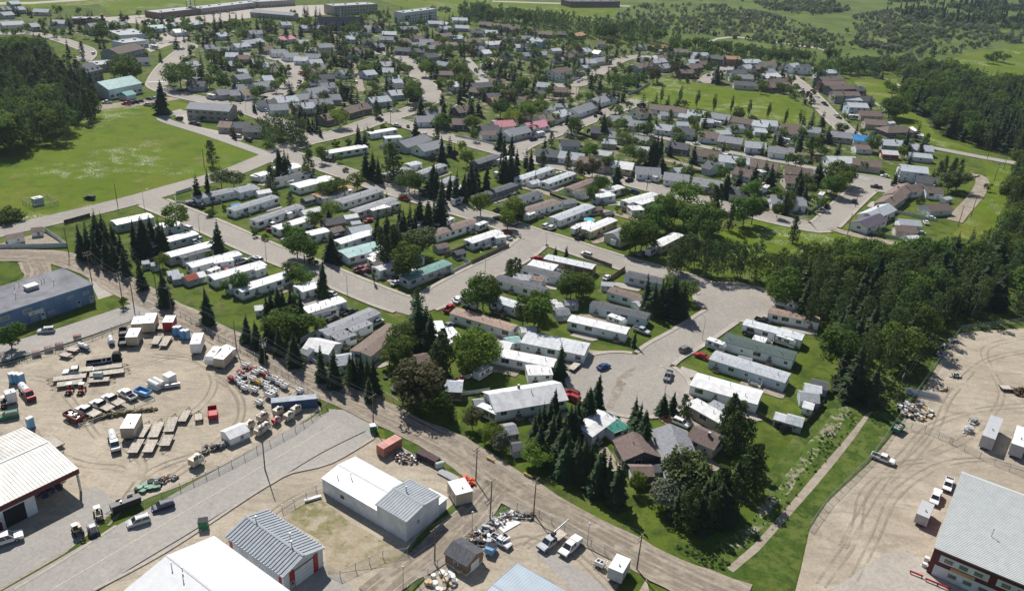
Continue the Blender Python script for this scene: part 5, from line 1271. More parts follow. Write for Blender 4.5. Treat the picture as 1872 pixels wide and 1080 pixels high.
build_row('left of cul-de-sac street', '''
m sN 6 302 762 642 836
m dW 6 142 838 452 908
m dW 6 -40 905 302 1002
f wW 6 190 808 368 845 6
f gW 6 72 905 190 918 5
f bW 6 195 915 285 930 4
m dB 6 872 880 1130 936 5.4
m bW 6 752 992 1012 1064
m tW 9 1425 100 1852 226
m lW 10 -75 10 140 75
m wW 10 470 152 880 244
m dB 10 628 45 1022 142 5
m sW 10 152 285 592 374 8
m wW 10 -100 380 366 470 5
f wW 10 168 525 338 522 5.5
b wW 10 -100 722 402 640 9.5
s lG 6 692 955 774 962 3.5
s gG 10 430 50 520 46 4
s gG 10 362 118 458 108 4.5
s wC 10 310 55 372 40 3.5
s wC 10 340 72 410 62 3.5
s wW 10 120 238 222 232 4
s aG 10 14 318 110 304 4
s wW 10 -20 340 60 358 5
s wW 10 930 60 1000 40 4
s gG 9 1565 752 1636 744 3.4
s gD 9 1768 945 1858 930 5
s dG 14 60 60 130 50 3.5
g lN 9 1362 616 1476 622 6
''')
build_row('right of cul-de-sac street', '''
m tW 11 52 98 410 168
m vW 10 1702 180 2115 290
m kW 10 1560 285 2058 424 6.5
m lB 10 1478 412 2008 576 6.5
m wW 10 1345 582 1812 714 8
m wT 10 1330 740 1602 892 5
b bC 10 1345 932 1532 1012 6.5
f gW 10 1455 760 1540 800 5
f wW 10 1765 295 1850 318 4
s dG 11 352 608 472 640 5
s sG 11 305 640 420 660 4.5
s gB 11 268 700 402 720 5.5
s wW 11 296 762 368 782 3.5
s lG 11 180 860 294 892 5
s sG 11 96 842 180 866 4
s gW 10 1655 440 1750 462 4
''')
build_row('below the cul-de-sac bulb', '''
m wW 10 560 955 738 828 6
f nW 10 722 922 828 882 7
b bD 14 988 120 910 -18 9
b gW 10 1175 925 1292 1240 8.4
g bD 14 905 210 1042 208 4.5
s dD 14 1036 208 1100 204 3.4
''')
build_row('bordering the poplar field', '''
b bW 2 925 785 1025 775
b bW 2 1032 745 1292 776
g gW 2 1100 800 1182 802
b lW 2 1300 784 1440 800
b gW 2 1450 804 1602 826
b bT 2 1620 834 1758 856
b lW 2 1762 860 1872 876
g lG 2 1392 845 1482 852
g lW 2 1240 808 1322 820
b bT 3 130 884 290 896
b lW 3 0 858 108 866
g bW 3 122 930 240 924
g gW 2 1590 890 1690 890
g lW 2 1768 912 1860 920
g lW 2 1216 868 1304 872
b gW 3 290 900 420 916
b gT 3 462 934 640 952
b uW 3 642 960 800 976
b lG 3 832 994 1010 1006
g bW 3 652 1030 770 1036
b lW 3 1030 1028 1200 1042
''')
build_row('across the poplar lane', '''
b gB 2 752 828 900 832
b gW 2 872 858 1010 872
b lW 2 1072 884 1200 900
b dB 2 1192 908 1350 926
b bW 2 1372 938 1520 952
g lW 2 1492 932 1590 928
b gT 2 1522 968 1690 992
b lW 2 1702 1008 1850 1022
b gW 7 50 2 230 24
g bW 7 250 44 340 56
b wW 7 456 74 656 78
b bT 7 642 86 845 112
g wR 7 842 26 958 34
g lW 7 1032 42 1200 58
2 lW 7 972 128 1170 150
b dB 7 1092 208 1250 232
''')
build_row('above the sandy lane', '''
b dD 2 620 906 790 922
b gT 2 762 940 940 966
g lT 2 692 990 800 998
b gT 2 932 968 1030 986
g lC 2 922 1040 1030 1050
b dD 2 1152 1008 1310 1030
b dB 2 402 998 530 1002
b dD 6 232 24 395 36
b lW 6 402 38 572 60
b bT 6 542 72 745 112
b bW 6 1320 20 1540 46
b lW 6 1522 64 1735 88
g gC 6 1442 104 1560 114
b bB 6 1642 150 1780 182
b bC 6 1742 98 1852 110
g lW 6 660 26 770 44
b bC 7 0 112 120 132
b bT 7 162 144 360 166
b gB 7 366 174 500 188
b bC 7 156 210 250 216
''')
build_row('below the sandy lane', '''
b wY 6 736 100 920 124
b gW 6 932 148 1105 160
b gW 6 1136 188 1312 210
b gW 6 1342 224 1550 254
b dC 6 1604 288 1832 324
g lW 6 1196 154 1300 150
b gW 7 60 352 305 370
b dB 6 1440 112 1500 130
''')
build_row('beside the power line', '''
b bT 7 862 388 968 312 8
b bW 7 920 330 1030 258 8
b bW 7 1145 284 1270 292 8
b lW 7 745 470 895 404 8
b qW 7 690 530 832 474 8
b bW 7 1020 280 1130 262 8
g bW 7 1148 418 1312 408 8
g lW 7 962 512 1120 526 7
g bT 7 938 558 1090 574 7
s wW 7 1022 632 1100 626 3.5
s lW 7 1282 362 1330 352 3
''')
build_row('along the pink row', '''
b gC 2 22 932 162 900
b pW 2 152 884 290 858
b bW 2 242 832 360 814
b lW 2 342 808 430 782
g gG 2 362 740 450 742
b gW 2 482 780 620 734
b gW 2 622 710 760 674
b gT 2 692 672 790 668
m pW 2 -32 872 90 858
g bW 2 102 700 172 690
b bC 2 92 722 180 720
g bC 2 102 802 180 800
g gW 2 272 760 340 758
g bW 1 1610 936 1730 934
b dD 1 1612 900 1738 896
b gW 1 1772 940 1852 914
m wW 1 822 936 1010 904
m wW 1 932 966 1050 958
b gG 1 1040 1012 1220 960
b gW 1 1166 1040 1320 1002
b gW 1 1145 832 1290 832
b bD 1 1412 850 1520 852
b gB 1 1222 790 1340 786
b bD 1 1432 770 1520 762
''')
build_row('near the apartment carports', '''
g dN 2 62 620 122 618
b lW 2 242 590 330 598
g dD 2 232 652 282 646
b bN 2 352 624 460 632
2 bW 2 332 500 450 480
b gT 2 472 492 550 488
b lW 2 532 432 640 428
b gC 2 632 422 740 410
g lG 2 522 470 600 468
b bD 2 422 392 480 388
g lW 2 332 352 400 348
g gW 2 352 418 420 412
b bC 2 482 362 550 358
b lW 2 552 352 600 348
b wW 2 642 362 690 370
b gC 2 132 382 210 378
b gG 2 232 370 310 376
b dG 2 -5 382 50 378
b lB 2 82 322 160 324
b lB 2 162 306 240 298
2 lB 2 202 272 290 284
''')
build_row('under the distant treeline', '''
b gW 2 32 276 110 274
b gT 2 112 262 190 264
b bW 2 162 212 240 214
b bD 2 256 228 350 236
b bD 2 382 230 450 234
b bD 2 32 202 120 190
b bT 2 -20 184 40 178
b rN 2 492 248 552 234
b bW 2 662 296 720 300
b rN 2 1042 330 1140 324
g gW 2 936 324 1000 326
b bW 2 1172 352 1290 358
b dD 2 1282 360 1330 374
2 lW 2 1336 376 1440 380
2 dD 2 1436 394 1555 406
2 rN 2 1562 402 1660 404
b lB 2 1682 430 1800 428
b lW 2 1682 470 1740 464
2 bD 2 1772 470 1840 472
b wW 2 1002 412 1080 400
b bG 2 1082 402 1160 398
b lW 2 1032 432 1130 420
b bG 2 922 470 1040 440
b gT 2 1092 470 1160 458
b bN 2 1222 498 1340 502
b bD 2 1292 470 1380 458
b bD 2 1372 442 1450 438
b lW 2 1302 430 1380 432
2 dB 2 1602 502 1700 500
b gB 2 1592 530 1760 542
b dC 2 1622 580 1780 592
b wW 2 1822 532 1872 528
''')
build_row('right of poplar field', '''
2 bW 3 2 446 80 438
b gW 3 2 502 80 494
b dB 3 152 456 192 464
2 lW 3 192 460 250 450
2 dW 3 262 466 325 458
b wW 3 2 536 110 524
b bN 3 12 572 190 560
b bN 3 22 602 190 590
b lB 3 376 516 440 520
2 lB 3 432 500 520 498
2 bD 3 402 552 560 544
2 bN 3 422 582 580 578
2 bD 3 472 612 640 606
b dD 3 642 622 710 618
2 bT 3 502 652 680 656
b lW 3 562 682 700 690
b dG 3 692 692 770 688
2 lB 3 602 732 740 738
b bT 3 682 792 840 798
b bT 3 722 850 870 862
h bD 3 850 905 1050 902 12
s wW 3 884 866 930 862 4
s wW 3 1062 900 1096 930 4
s wW 3 1090 948 1140 954 4
''')
build_row('along the curved street', '''
b gW 1 132 362 250 358
b gW 1 222 390 320 384
b lW 1 302 410 400 414
b gW 1 382 390 500 394
b lW 1 402 432 490 428
b gC 1 422 466 500 458
b tC 1 422 496 505 488
b dD 1 472 540 570 534
b dD 1 402 580 530 576
b gW 1 482 602 580 594
b gW 1 382 642 510 620
b gW 1 302 682 440 668
b lW 1 162 702 310 688
b dB 1 42 722 170 714
b gB 1 122 752 250 746
b gT 1 402 716 560 708
b lW 1 292 746 430 734
b gT 1 522 682 620 678
b lB 1 0 432 90 428
b lW 1 82 452 180 454
b bD 1 112 492 172 488
b lW 1 72 548 140 544
b gW 1 12 602 130 584
b lW 1 0 290 60 280
b bD 1 72 342 140 338
b pW 1 184 274 280 258
b gT 1 462 322 560 318
b gG 1 382 342 460 346
b lG 1 322 292 400 294
''')
build_row('inside the winding road', '''
b bN 1 482 826 570 806
b bN 1 642 778 725 755
b bN 1 730 752 812 738
b lB 1 822 702 960 688
b lB 1 962 652 1070 644
b dG 1 972 602 1060 598
b lB 1 982 576 1050 568
b lB 1 972 540 1040 542
b lB 1 782 512 860 504
b lW 1 902 452 980 444
b lW 1 922 490 1000 492
b gW 1 902 420 980 422
b gW 1 612 508 680 498
b dD 1 742 366 840 358
b bG 1 662 352 740 344
b dG 1 682 382 738 378
b lW 1 662 262 740 266
b gG 1 882 668 930 660
b gD 1 862 320 920 316
''')
build_row('right of winding road', '''
b dD 1 1012 344 1220 356 10
b dG 1 772 290 860 288
b dG 1 1212 392 1300 384
b gG 1 1312 440 1390 452
b bD 1 1312 510 1470 512 9
b wW 1 1392 592 1450 588
b dD 1 1542 600 1680 590
b bD 1 1546 626 1660 640
b bC 1 1672 566 1790 572
b dN 1 1652 672 1750 668
b rN 1 1682 702 1760 698
b bT 1 1752 662 1830 654
b pW 1 1702 868 1840 860
b tN 1 1668 412 1788 436
g wW 1 1612 442 1710 444
b gG 1 1532 340 1630 336
b wW 1 1612 366 1670 360
b tT 1 1362 312 1440 308
b gG 1 1232 330 1300 328
''')
build_row('below the pale apartments', '''
b gW 1 752 212 840 218
b gG 1 792 192 900 190
b lG 1 922 230 1020 234
b gG 1 902 266 1000 270
b gD 1 1042 198 1160 194
b bD 1 1032 288 1110 284
b bG 1 1112 262 1200 260
b gT 1 1122 312 1220 308
b gG 1 1182 288 1280 290
b bG 1 1252 308 1360 298
b bD 1 1322 248 1400 240
b lG 1 1402 262 1480 258
b bT 1 1532 280 1620 286
b wW 1 1642 304 1760 298
b bD 1 1722 266 1790 264
b dG 1 1542 222 1630 224
b lG 1 1642 222 1730 224
b bD 1 1662 172 1750 178
b bD 1 1602 162 1690 166
b lW 1 1412 132 1520 136
b lW 1 1322 196 1400 194
b lG 1 1242 156 1340 158
b lG 1 1342 162 1390 168
b lG 1 1422 186 1530 190
b gD 1 1042 168 1100 164
b lG 1 690 240 740 238
''')
build_row('before the shopping strip', '''
b lW 1 342 188 420 188
b lW 1 202 166 270 164
b gG 1 432 186 510 190
b dN 1 2 236 80 228
b gG 0 1442 330 1510 328
b gD 0 1522 342 1620 346
b lW 0 1642 322 1740 310
b lG 0 1702 298 1810 288
b lW 0 1592 382 1680 384
b bT 0 1672 402 1750 398
b lG 0 1602 446 1690 440
b lW 0 1782 432 1852 424
b lG 0 1672 502 1730 498
b gG 0 1652 542 1750 530
b lB 0 1522 246 1590 238
2 gW 0 1752 226 1840 222
b wW 0 1216 218 1310 212
b aW 0 1042 192 1150 184
b lG 0 1312 168 1400 156
b lG 0 1192 172 1290 166
''')
build_row('left of winding road', '''
b dG 0 1342 584 1450 588
b gG 0 1522 648 1612 640
b gG 0 1616 650 1690 648
b tW 0 1692 652 1780 640
b gG 0 1642 612 1720 608
b gW 0 1782 602 1852 588
b lG 0 1342 526 1440 536
b lG 0 1302 454 1380 442
b lG 0 1332 494 1400 486
b tT 0 1552 866 1640 872 9
b dT 0 1652 872 1768 880 9
b dT 0 1722 896 1850 902 9
''')
build_row('at upper left corner', '''
b lC 0 2 166 160 158
b lC 0 202 178 260 174
b lG 0 372 152 460 154
b lG 0 2 98 80 92
b lC 0 242 72 350 76
b dG 0 622 174 700 168
b lG 0 102 60 160 56
b lG 0 60 20 130 16
b gG 0 0 60 60 56
''')
# ================================================================== trees: kind, crown top on the survey sheet, height, width factor
trees(0, '''s 1110 560 20 1.05;s 1020 290 15;s 1120 320 12;b 850 380 17 1.2;b 945 430 14;s 370 310 14;s 460 250 16;s 520 360 14 1.2;p 560 290 13;s 720 260 13;b 795 230 11;s 955 110 14;s 1015 110 12 1.2;s 1215 80 14;s 1325 75 13;s 1435 80 15;s 1500 70 16;s 1615 65 10;s 1705 80 12;k 1650 120 14 1.3;b 1605 150 12;s 1405 130 12;s 1380 170 14;s 1425 190 16;s 1475 175 10;s 1500 210 13;s 1530 140 12;s 1720 130 16;s 1600 180 15;k 1675 220 9;s 1150 150 12;s 1105 180 12;s 1185 160 10;b 1020 170 13 1.1;b 1255 440 17 1.5;b 1345 305 10;s 1405 350 13;s 1505 320 17;s 1550 330 15;b 1480 360 10;b 1485 465 9 1.1;b 1555 515 12;s 1760 370 11;b 1780 470 10;b 1290 390 8;s 520 470 11;s 85 20 12;s 110 20 12;s 185 30 10;s 205 30 12;b 395 25 13 1.1;b 295 115 11;s 350 100 10;s 465 80 12;s 490 90 12;s 530 80 8;s 560 80 8;s 585 85 8;s 610 70 9;s 640 65 9;s 550 115 11;s 590 125 11;b 310 200 8;b 365 185 9;b 435 195 8;b 390 220 7;b 590 195 9;b 140 180 8;b 180 155 9;b 90 195 9;b 700 150 15 1.2;b 760 140 13;b 810 135 13;s 665 185 12;b 545 45 9;b 975 65 8;p 1480 985 13;r 1690 770 6;s 1640 860 9;u 1425 800 4;s 1785 690 8;b 1625 670 6;b 1790 610 8;b 30 190 8;s 230 220 7;s 40 30 12;b 500 200 8;k 1130 255 6;b 1700 150 12;s 1290 230 8;s 1325 220 8;b 1830 590 8;r 1830 820 7;u 1580 850 5;b 1700 560 8;b 700 190 12;s 690 250 10;p 790 420 12;b 830 420 15 1.2;p 900 430 13;s 505 470 12;b 1790 360 7;u 1690 560 4;b 1655 590 5;b 1095 135 8;b 1285 105 8;s 1830 80 11;s 1660 70 9;b 895 160 9''')
trees(1, '''s 30 100 14;b 120 120 14;p 80 130 12;s 160 130 14;s 240 185 12;s 290 150 13;s 340 200 11;s 440 190 15;s 525 180 14;s 565 205 12;s 590 130 14;s 520 115 15;s 660 110 12;s 660 255 8;s 740 240 12;s 765 270 9;s 890 250 14;s 955 290 12;s 985 280 12;s 565 320 14;s 595 330 14;s 630 340 14;s 660 350 13;s 685 380 12;s 580 350 12;r 560 430 9;b 330 300 11 1.2;b 120 240 11;b 180 270 9;p 60 290 12;b 380 440 11;s 200 430 13;s 235 470 8;b 165 490 8;k 225 525 9;b 170 560 9 1.1;b 20 610 9;b 75 600 7;s 15 690 9;f 120 800 13 1.5;f 180 790 14 1.6;f 240 800 14 1.6;f 300 810 14 1.6;f 350 830 13 1.5;f 90 850 12 1.5;f 200 850 12 1.5;f 280 860 13 1.5;f 340 900 10 1.5;f 140 900 11 1.5;s 335 740 12;s 370 740 13;s 395 780 12;s 425 790 11;s 455 785 12;s 480 850 9;s 515 705 10;s 625 530 15;s 665 520 16;s 700 560 15;s 740 610 14;s 650 650 12;k 620 770 11 1.3;s 760 745 6;p 875 710 11;s 905 715 8;s 960 700 7;b 1010 700 7;s 950 505 13;b 800 420 9 1.1;b 765 450 10;b 880 520 9;r 870 600 9 1.2;b 820 630 8;s 1000 370 14;s 1050 370 13;s 1030 430 13;s 1075 520 10;k 1140 550 12 1.3;b 1100 600 12;b 1145 610 11;k 1075 430 9;b 1150 370 8;k 1230 420 13 1.2;b 1290 430 12;s 1270 430 12;s 1345 310 14;b 1310 310 12;b 1385 330 10;k 1430 400 10;b 1480 430 13 1.6;c 1480 290 17 1.4;c 1497 270 18 1.4;s 1500 360 10;k 1330 530 10;u 1330 590 4;s 1500 520 15;k 1480 510 12;s 1465 580 14;s 1640 610 10;s 1405 700 11;s 1535 720 12;s 1605 660 14;b 1760 690 13 1.4;s 1745 450 11;s 1785 450 11;s 1820 460 11;s 1150 815 14 1.2;s 745 875 13;s 795 890 10;u 930 870 4;b 835 890 6;p 1305 870 12;s 1400 940 12;s 1510 1010 9;s 1340 950 14;s 1430 1000 9;k 1480 980 8;s 1755 880 14;s 1835 940 14;s 1790 950 13;u 590 980 4;u 680 970 4;b 970 1010 9;b 490 1030 9;b 910 60 14 1.1;s 1055 30 12;s 1200 50 13;s 1175 60 12;s 1020 80 12;s 1100 40 10;k 1190 120 9;s 1395 80 12;s 1420 70 12;s 1460 125 9;s 1470 65 9;s 1535 80 14;s 1645 20 16;s 1500 65 9;b 1585 120 9;b 700 160 14 1.2;b 720 150 12;s 370 20 14;s 390 25 14;s 450 20 14;s 480 50 12;s 545 0 12;b 290 60 10;s 230 100 10;b 340 110 11;b 390 130 10;b 830 60 10;b 780 80 11;s 1275 190 11;s 1300 160 8;b 1230 190 7;b 1410 200 7;b 1150 210 7;k 1300 255 8;b 1550 300 10;s 1670 275 9;b 1780 280 9;b 1840 300 9;s 1785 275 11;b 1050 130 9;s 960 30 13;s 895 90 13;u 600 480 5;b 690 480 9;b 620 560 9;b 640 590 8;r 470 730 8;b 560 730 7;b 380 280 9;s 260 300 9;b 30 380 6;b 870 380 7;s 860 420 8;b 1130 320 7;b 1430 250 6;b 1590 470 7;s 1690 250 8;b 1700 330 8;b 1720 350 10;s 1580 790 9;u 1370 800 5;b 1570 900 8;b 400 110 12;b 660 170 11;s 620 190 9;b 1230 720 5;u 1280 740 5;s 1560 860 9;b 1810 350 9;s 820 130 9''')
trees(2, '''s 150 300 10;s 430 250 16;b 480 260 10;b 510 290 10;k 500 290 8;b 400 260 9;s 60 430 13;s 85 440 14;s 130 450 13;s 20 450 12;b 240 390 12;b 270 400 12;s 260 450 12;s 305 460 13;s 340 410 9;b 150 530 11 1.2;s 215 540 12;s 230 490 12;b 500 390 9;s 610 410 14;b 615 360 8;b 660 445 9;b 755 380 11;s 745 460 9;b 790 460 9;b 870 445 12 1.2;b 960 500 11;b 850 340 8;b 680 510 11;k 630 520 9 1.1;b 780 520 11 1.3;b 890 525 12 1.5;s 990 460 12;r 1070 470 13 1.2;r 1090 480 11;s 860 580 14;s 820 600 12;k 810 570 9;b 610 640 9 1.2;b 540 650 8;s 630 600 11;s 685 675 12;s 460 745 12;k 800 725 8 1.9;b 715 810 8 1.2;b 340 840 7;k 215 740 9 1.2;p 345 925 9;p 490 830 14;s 1085 640 10 1.2;s 1170 650 10 1.2;p 1185 770 11;p 1035 800 13;s 1205 345 9;s 1380 460 9;r 1360 500 8;s 1520 490 8;s 1550 480 9;b 1450 455 7;s 1580 810 7;s 1670 770 6;b 1740 900 9;s 1565 980 10;u 800 870 4;u 1220 960 4;s 660 1000 8;k 1000 975 8;s 1060 940 18;s 1090 930 18;s 1125 925 18;s 1075 960 16;b 1190 415 9;r 1220 430 8;b 1780 500 7;b 1830 580 9;c 1128 593 14 1.2;c 1258 593 15 1.2;c 1380 622 14 1.2;c 1503 650 14 1.2;c 1628 662 14 1.2;c 1750 690 13 1.2;s 20 280 8;b 130 210 8;b 320 290 7;b 560 250 9;s 370 360 8;b 110 560 10;s 700 250 9;r 760 310 8;b 660 320 7;b 820 290 9;s 860 330 9;s 910 320 8;b 1600 330 8;b 1260 420 9;s 1240 400 8;b 20 710 8;u 600 760 4;s 545 750 4;b 230 870 6;u 520 820 5;b 690 330 7;s 1090 530 6;b 1250 540 5;u 1300 540 5;k 10 600 6;s 1750 880 6;b 1360 880 7;r 1360 865 6;b 1640 790 5''')
trees(3, '''s 120 385 13;s 590 650 13;s 425 570 9;s 380 555 8;s 785 660 14;b 980 670 16 1.3;b 930 690 15 1.2;s 740 630 7;s 1130 830 15;s 690 840 10;p 1180 940 9 1.2;s 300 900 15;s 435 880 14;p 370 960 13;s 450 900 12;p 100 950 7;s 320 655 9;r 365 690 7;s 375 750 13;b 520 670 6;b 600 790 6;b 130 570 9 1.2;b 170 580 9 1.2;b 210 600 9 1.2;b 240 640 7;f 650 410 14 1.5;f 700 400 15 1.5;f 750 400 14 1.5;f 790 420 14 1.5;f 820 440 13 1.5;f 600 420 12 1.5;f 560 400 12 1.5;s 870 470 11;b 540 330 14;c 490 310 17 1.8;b 480 330 14;b 1620 370 11 1.4;b 1680 350 12 1.4;b 1730 370 11 1.3;b 1650 390 9 1.2;p 900 330 11;p 930 320 10;b 1215 375 7;k 320 200 13;b 360 230 12;b 400 240 12;b 450 260 10;w 140 270 8 1.2;b 40 250 8;b 610 190 9;b 900 560 10;b 940 580 11;c 68 705 14 1.2;c 190 755 11 1.2;c 290 765 11 1.2;u 720 900 4;b 1070 980 6;b 880 970 5;s 1160 1000 5;b 640 280 9;b 1040 370 8;b 660 390 10;b 180 540 6;s 270 640 5''')
trees(4, '''s 1380 180 13 1.1;s 1445 145 14;w 1550 150 9 1.5;w 1640 160 9 1.4;b 1225 395 12;s 1520 495 14 1.1;s 535 520 14;s 585 500 14;s 655 430 17;s 705 450 16;s 745 500 15;s 780 520 14;s 640 560 14;s 720 610 13;s 690 520 14;s 830 590 13;s 600 570 12;s 780 620 13;s 850 700 11;s 925 490 14;s 970 480 15;s 1045 460 14;s 1095 475 14;s 1010 520 12;s 1130 520 12;s 965 750 13;s 1130 840 14;s 1435 980 13 1.1;u 40 400 6 1.3;u 100 430 5 1.2;u 20 450 5 1.3;k 1135 740 6;u 1480 420 4 1.2;u 1790 560 3;b 1680 870 8 1.2;u 1580 395 3;b 1470 725 4;b 1580 930 5''')
trees(5, '''s 185 0 14;s 225 0 14;s 250 20 11;p 395 0 15;p 120 120 12;b 190 70 5 1.3;k 740 165 9 1.3;b 600 210 9 1.1;b 520 240 8 1.2;b 560 235 8;p 270 310 6 1.3;k 550 380 8;s 535 400 9 1.2;b 440 440 8;b 310 560 12 1.2;b 360 600 12 1.2;b 250 520 8;s 560 570 13 1.2;s 945 420 16;s 880 420 14;p 910 560 15;p 990 540 15;p 1030 580 13;p 960 620 13;s 1040 400 13;s 1080 420 13;s 1120 370 14;s 1180 300 16;s 1235 340 15;s 1330 270 18;s 1290 350 12;s 1150 420 12;s 1060 440 12;s 800 0 15;s 850 20 14;s 890 60 13;p 1000 -40 19 1.3;b 1110 160 11 1.2;b 1150 180 10;s 1270 100 16;s 1310 120 16;s 1340 200 13;s 1450 150 15;s 1430 200 13;s 1540 90 17;s 1580 100 15;s 1660 90 16;s 1490 170 14;s 1780 0 17;s 1830 10 16;s 1760 30 14;b 1520 10 9;w 1190 560 12 1.5;w 1130 580 11 1.3;b 1090 670 14 1.1;b 1060 760 10;s 490 780 14;w 280 800 8 1.2;b 340 830 8 1.2;k 1620 310 11;k 1810 430 9;b 1845 340 9;p 1175 985 10;b 1640 890 13;b 1600 930 12;b 1690 930 11;p 1830 780 8;s 950 300 6;u 430 760 4;c 860 850 6 1.2;s 130 990 12;s 180 970 13;s 220 980 13;s 260 960 14;s 300 990 13;s 330 1010 12;s 100 1020 11;s 460 1030 6;s 1380 440 6;b 615 40 5 1.2;u 660 130 3;s 1400 180 12;u 90 600 3;b 20 560 4''')
trees(6, '''s 60 0 15;s 100 0 14;s 20 10 14;s 170 -10 11;s 205 0 13;p 290 20 10;p 465 20 10;r 640 60 11;r 545 90 9;r 580 110 9;s 815 55 16 1.1;b 700 190 9 1.2;b 630 260 9;k 1300 240 12 1.8;b 1190 330 16;b 1150 310 14;b 1090 400 13;b 1230 350 13;p 1540 250 13;p 1510 260 12;b 1400 380 16 1.3;b 1450 370 14;b 1500 420 14;b 1730 330 15;b 1790 330 14;p 1620 400 12;f 1200 700 11 1.5;f 1290 620 15 1.3;f 1330 600 14 1.3;b 1420 480 13;f 1450 640 15 1.1;f 1500 640 15 .9;f 1600 640 15 .9;f 1650 650 14 .9;f 1720 650 15 .9;f 1780 660 14 .9;f 1830 650 16 .9;f 1690 690 13 .9;f 1550 660 14 .9;b 960 480 15;b 1000 500 14;b 920 520 13;b 1030 540 13;b 1060 410 12;k 90 340 11 1.1;k 40 400 8;s 370 690 5 1.2;s 450 680 6;p 40 790 6 1.1;p 90 770 7 1.1;p 120 780 6 1.1;b 530 870 10 1.2;b 580 890 10 1.1;b 490 890 10;b 460 910 9;s 1040 880 14;s 1085 930 13;s 1140 900 14;s 1180 930 13;s 1240 870 16;s 1215 900 15;s 1280 950 13;k 1320 910 9;k 1180 890 7;s 150 1040 6;b 250 1000 10;b 1550 120 8;r 860 280 5 1.2;f 1250 660 13 1.3;f 1380 620 13 1.3;b 1350 420 14;s 920 -10 6;b 810 400 4;u 1250 960 4''')
trees(7, '''s 85 100 13;s 290 140 14;s 200 260 14;b 190 300 9;b 330 170 8;b 340 240 7 1.2;b 560 90 13 1.1;b 620 110 12;b 600 150 11;b 520 190 11;b 560 200 11;b 480 210 8;s 985 100 12;s 960 150 9;u 1060 180 4;p 1320 60 10 1.1;p 1380 70 10 1.1;p 1280 90 10 1.1;p 1430 80 9 1.1;p 1360 90 9 1.1;s 1225 140 5;w 1410 160 11 1.7;w 1350 180 10 1.3;b 1610 245 5 1.3;p 260 480 12;b 610 630 11;b 770 630 11 1.2;b 870 660 11 1.3;u 845 580 3;u 1130 340 4;b 380 240 7;b 200 350 8;b 730 90 6;b 1250 230 6;b 130 380 8''')
trees(8, '''b 40 190 9 1.1;b 860 5 4;s 1725 120 10;s 1785 170 9;s 1845 300 8''')
trees(9, '''s 20 170 10;s 100 130 10;b 260 100 10 1.5;b 330 120 9 1.3;b 170 120 10 1.2;s 180 210 10;s 140 160 9;k 480 150 6 1.2;s 295 240 12 1.1;s 485 340 12;s 575 375 12;p 680 480 8;s 690 400 10;s 710 390 10;s 770 400 11;s 820 420 11;s 860 430 11;s 740 430 9;s 830 570 8 1.2;s 1180 0 18;s 1160 -80 18;s 1220 60 16;s 1250 120 15;s 1200 120 12;p 1330 240 14 1.1;p 1300 330 12;p 1360 280 13;b 1080 200 10;b 1050 290 10;b 1020 280 8;k 970 380 6 1.2;k 1580 250 13 1.2;k 1640 260 11;k 1540 330 11;k 1520 250 10;r 1180 480 13 1.5;r 1120 530 10 1.3;r 1240 500 11 1.3;b 1290 640 9;b 1280 560 8;r 1560 800 6 1.2;p 1410 760 6;k 1700 890 6 1.2;y 1760 960 6 1.2''')
trees(10, '''b 150 0 11;b 260 0 13 1.1;b 230 20 12;s 420 320 12;s 940 220 7;s 690 545 12;s 620 640 11;s 590 660 10;s 1215 670 7;s 1145 680 7 1.3;s 945 700 10;s 975 750 11;s 1010 800 11;s 955 800 9;s 1020 870 10;p 1300 690 8;p 1640 690 14 .9;p 1700 740 13 .9;p 1580 760 12 .9;p 1740 860 13 .9;p 1660 800 14 .9;s 380 650 11;s 340 720 11;s 300 740 11;s 260 770 11;s 230 820 11;s 400 790 12;s 480 740 12;s 530 700 12;s 515 770 11;s 440 830 12;s 360 830 12;s 420 900 12;s 480 930 12;s 280 880 11;s 530 970 12;s 590 1000 12;k 250 1030 7 1.2''')
trees(14, '''s 720 60 12;s 770 100 12;s 860 145 13;s 830 180 12;s 690 100 12;s 640 20 12;s 590 10 12;s 540 20 11;s 470 0 11;k 960 240 6;k 215 50 6 1.2;w 1310 90 12 1.2;w 1260 120 11;w 1370 130 10;y 1180 300 8 1.2;y 1140 310 7 1.1;y 1230 310 7 1.1;p 1380 330 11;s 1450 300 11 1.2;p 1320 380 10;p 1560 180 12;s 1605 200 12 1.2;s 1510 240 11 1.2;p 1650 250 11;s 1420 390 10 1.2;s 1570 300 11 1.2;s 1360 360 10 1.1;s 1680 130 10;p 1780 30 14;p 1830 40 13;s 1250 350 9;p 1360 440 9;p 1480 380 10;s 1540 350 10 1.2''')
# woods: every trunk is a tree of its own; look-alikes deep in a wood share one label
wood('left_wood', [(-10, 285), (60, 272), (118, 262), (130, 236), (132, 215), (100, 205), (40, 210), (-60, 230), (-80, 290)], 60, 4.2, 3, 'fffb', 16, 20, {'f': 'grey green aspen at the sunlit front of the left forest', 'b': 'leafy tree among the aspens of the left forest front'}, 'trees at the front of the left forest')
wood('left_wood', [(132, 240), (178, 222), (182, 200), (176, 180), (150, 160), (118, 142), (95, 120), (70, 112), (-30, 120), (-130, 160), (-100, 230), (40, 208), (100, 203), (130, 212)], 190, 4.3, 5, 'ppsfp', 14, 18, {'p': 'dark pine inside the dense left forest', 's': 'dark spruce inside the dense left forest', 'f': 'aspen inside the dense left forest'}, 'trees of the dense left forest')
wood('left_wood', [(0, 122), (60, 114), (88, 112), (84, 104), (50, 98), (0, 98), (-60, 110)], 26, 5, 6, 'bf', 13, 17, {'b': 'leafy tree at the upper edge of the left forest', 'f': 'aspen at the upper edge of the left forest'}, 'trees at the upper edge of the left forest')
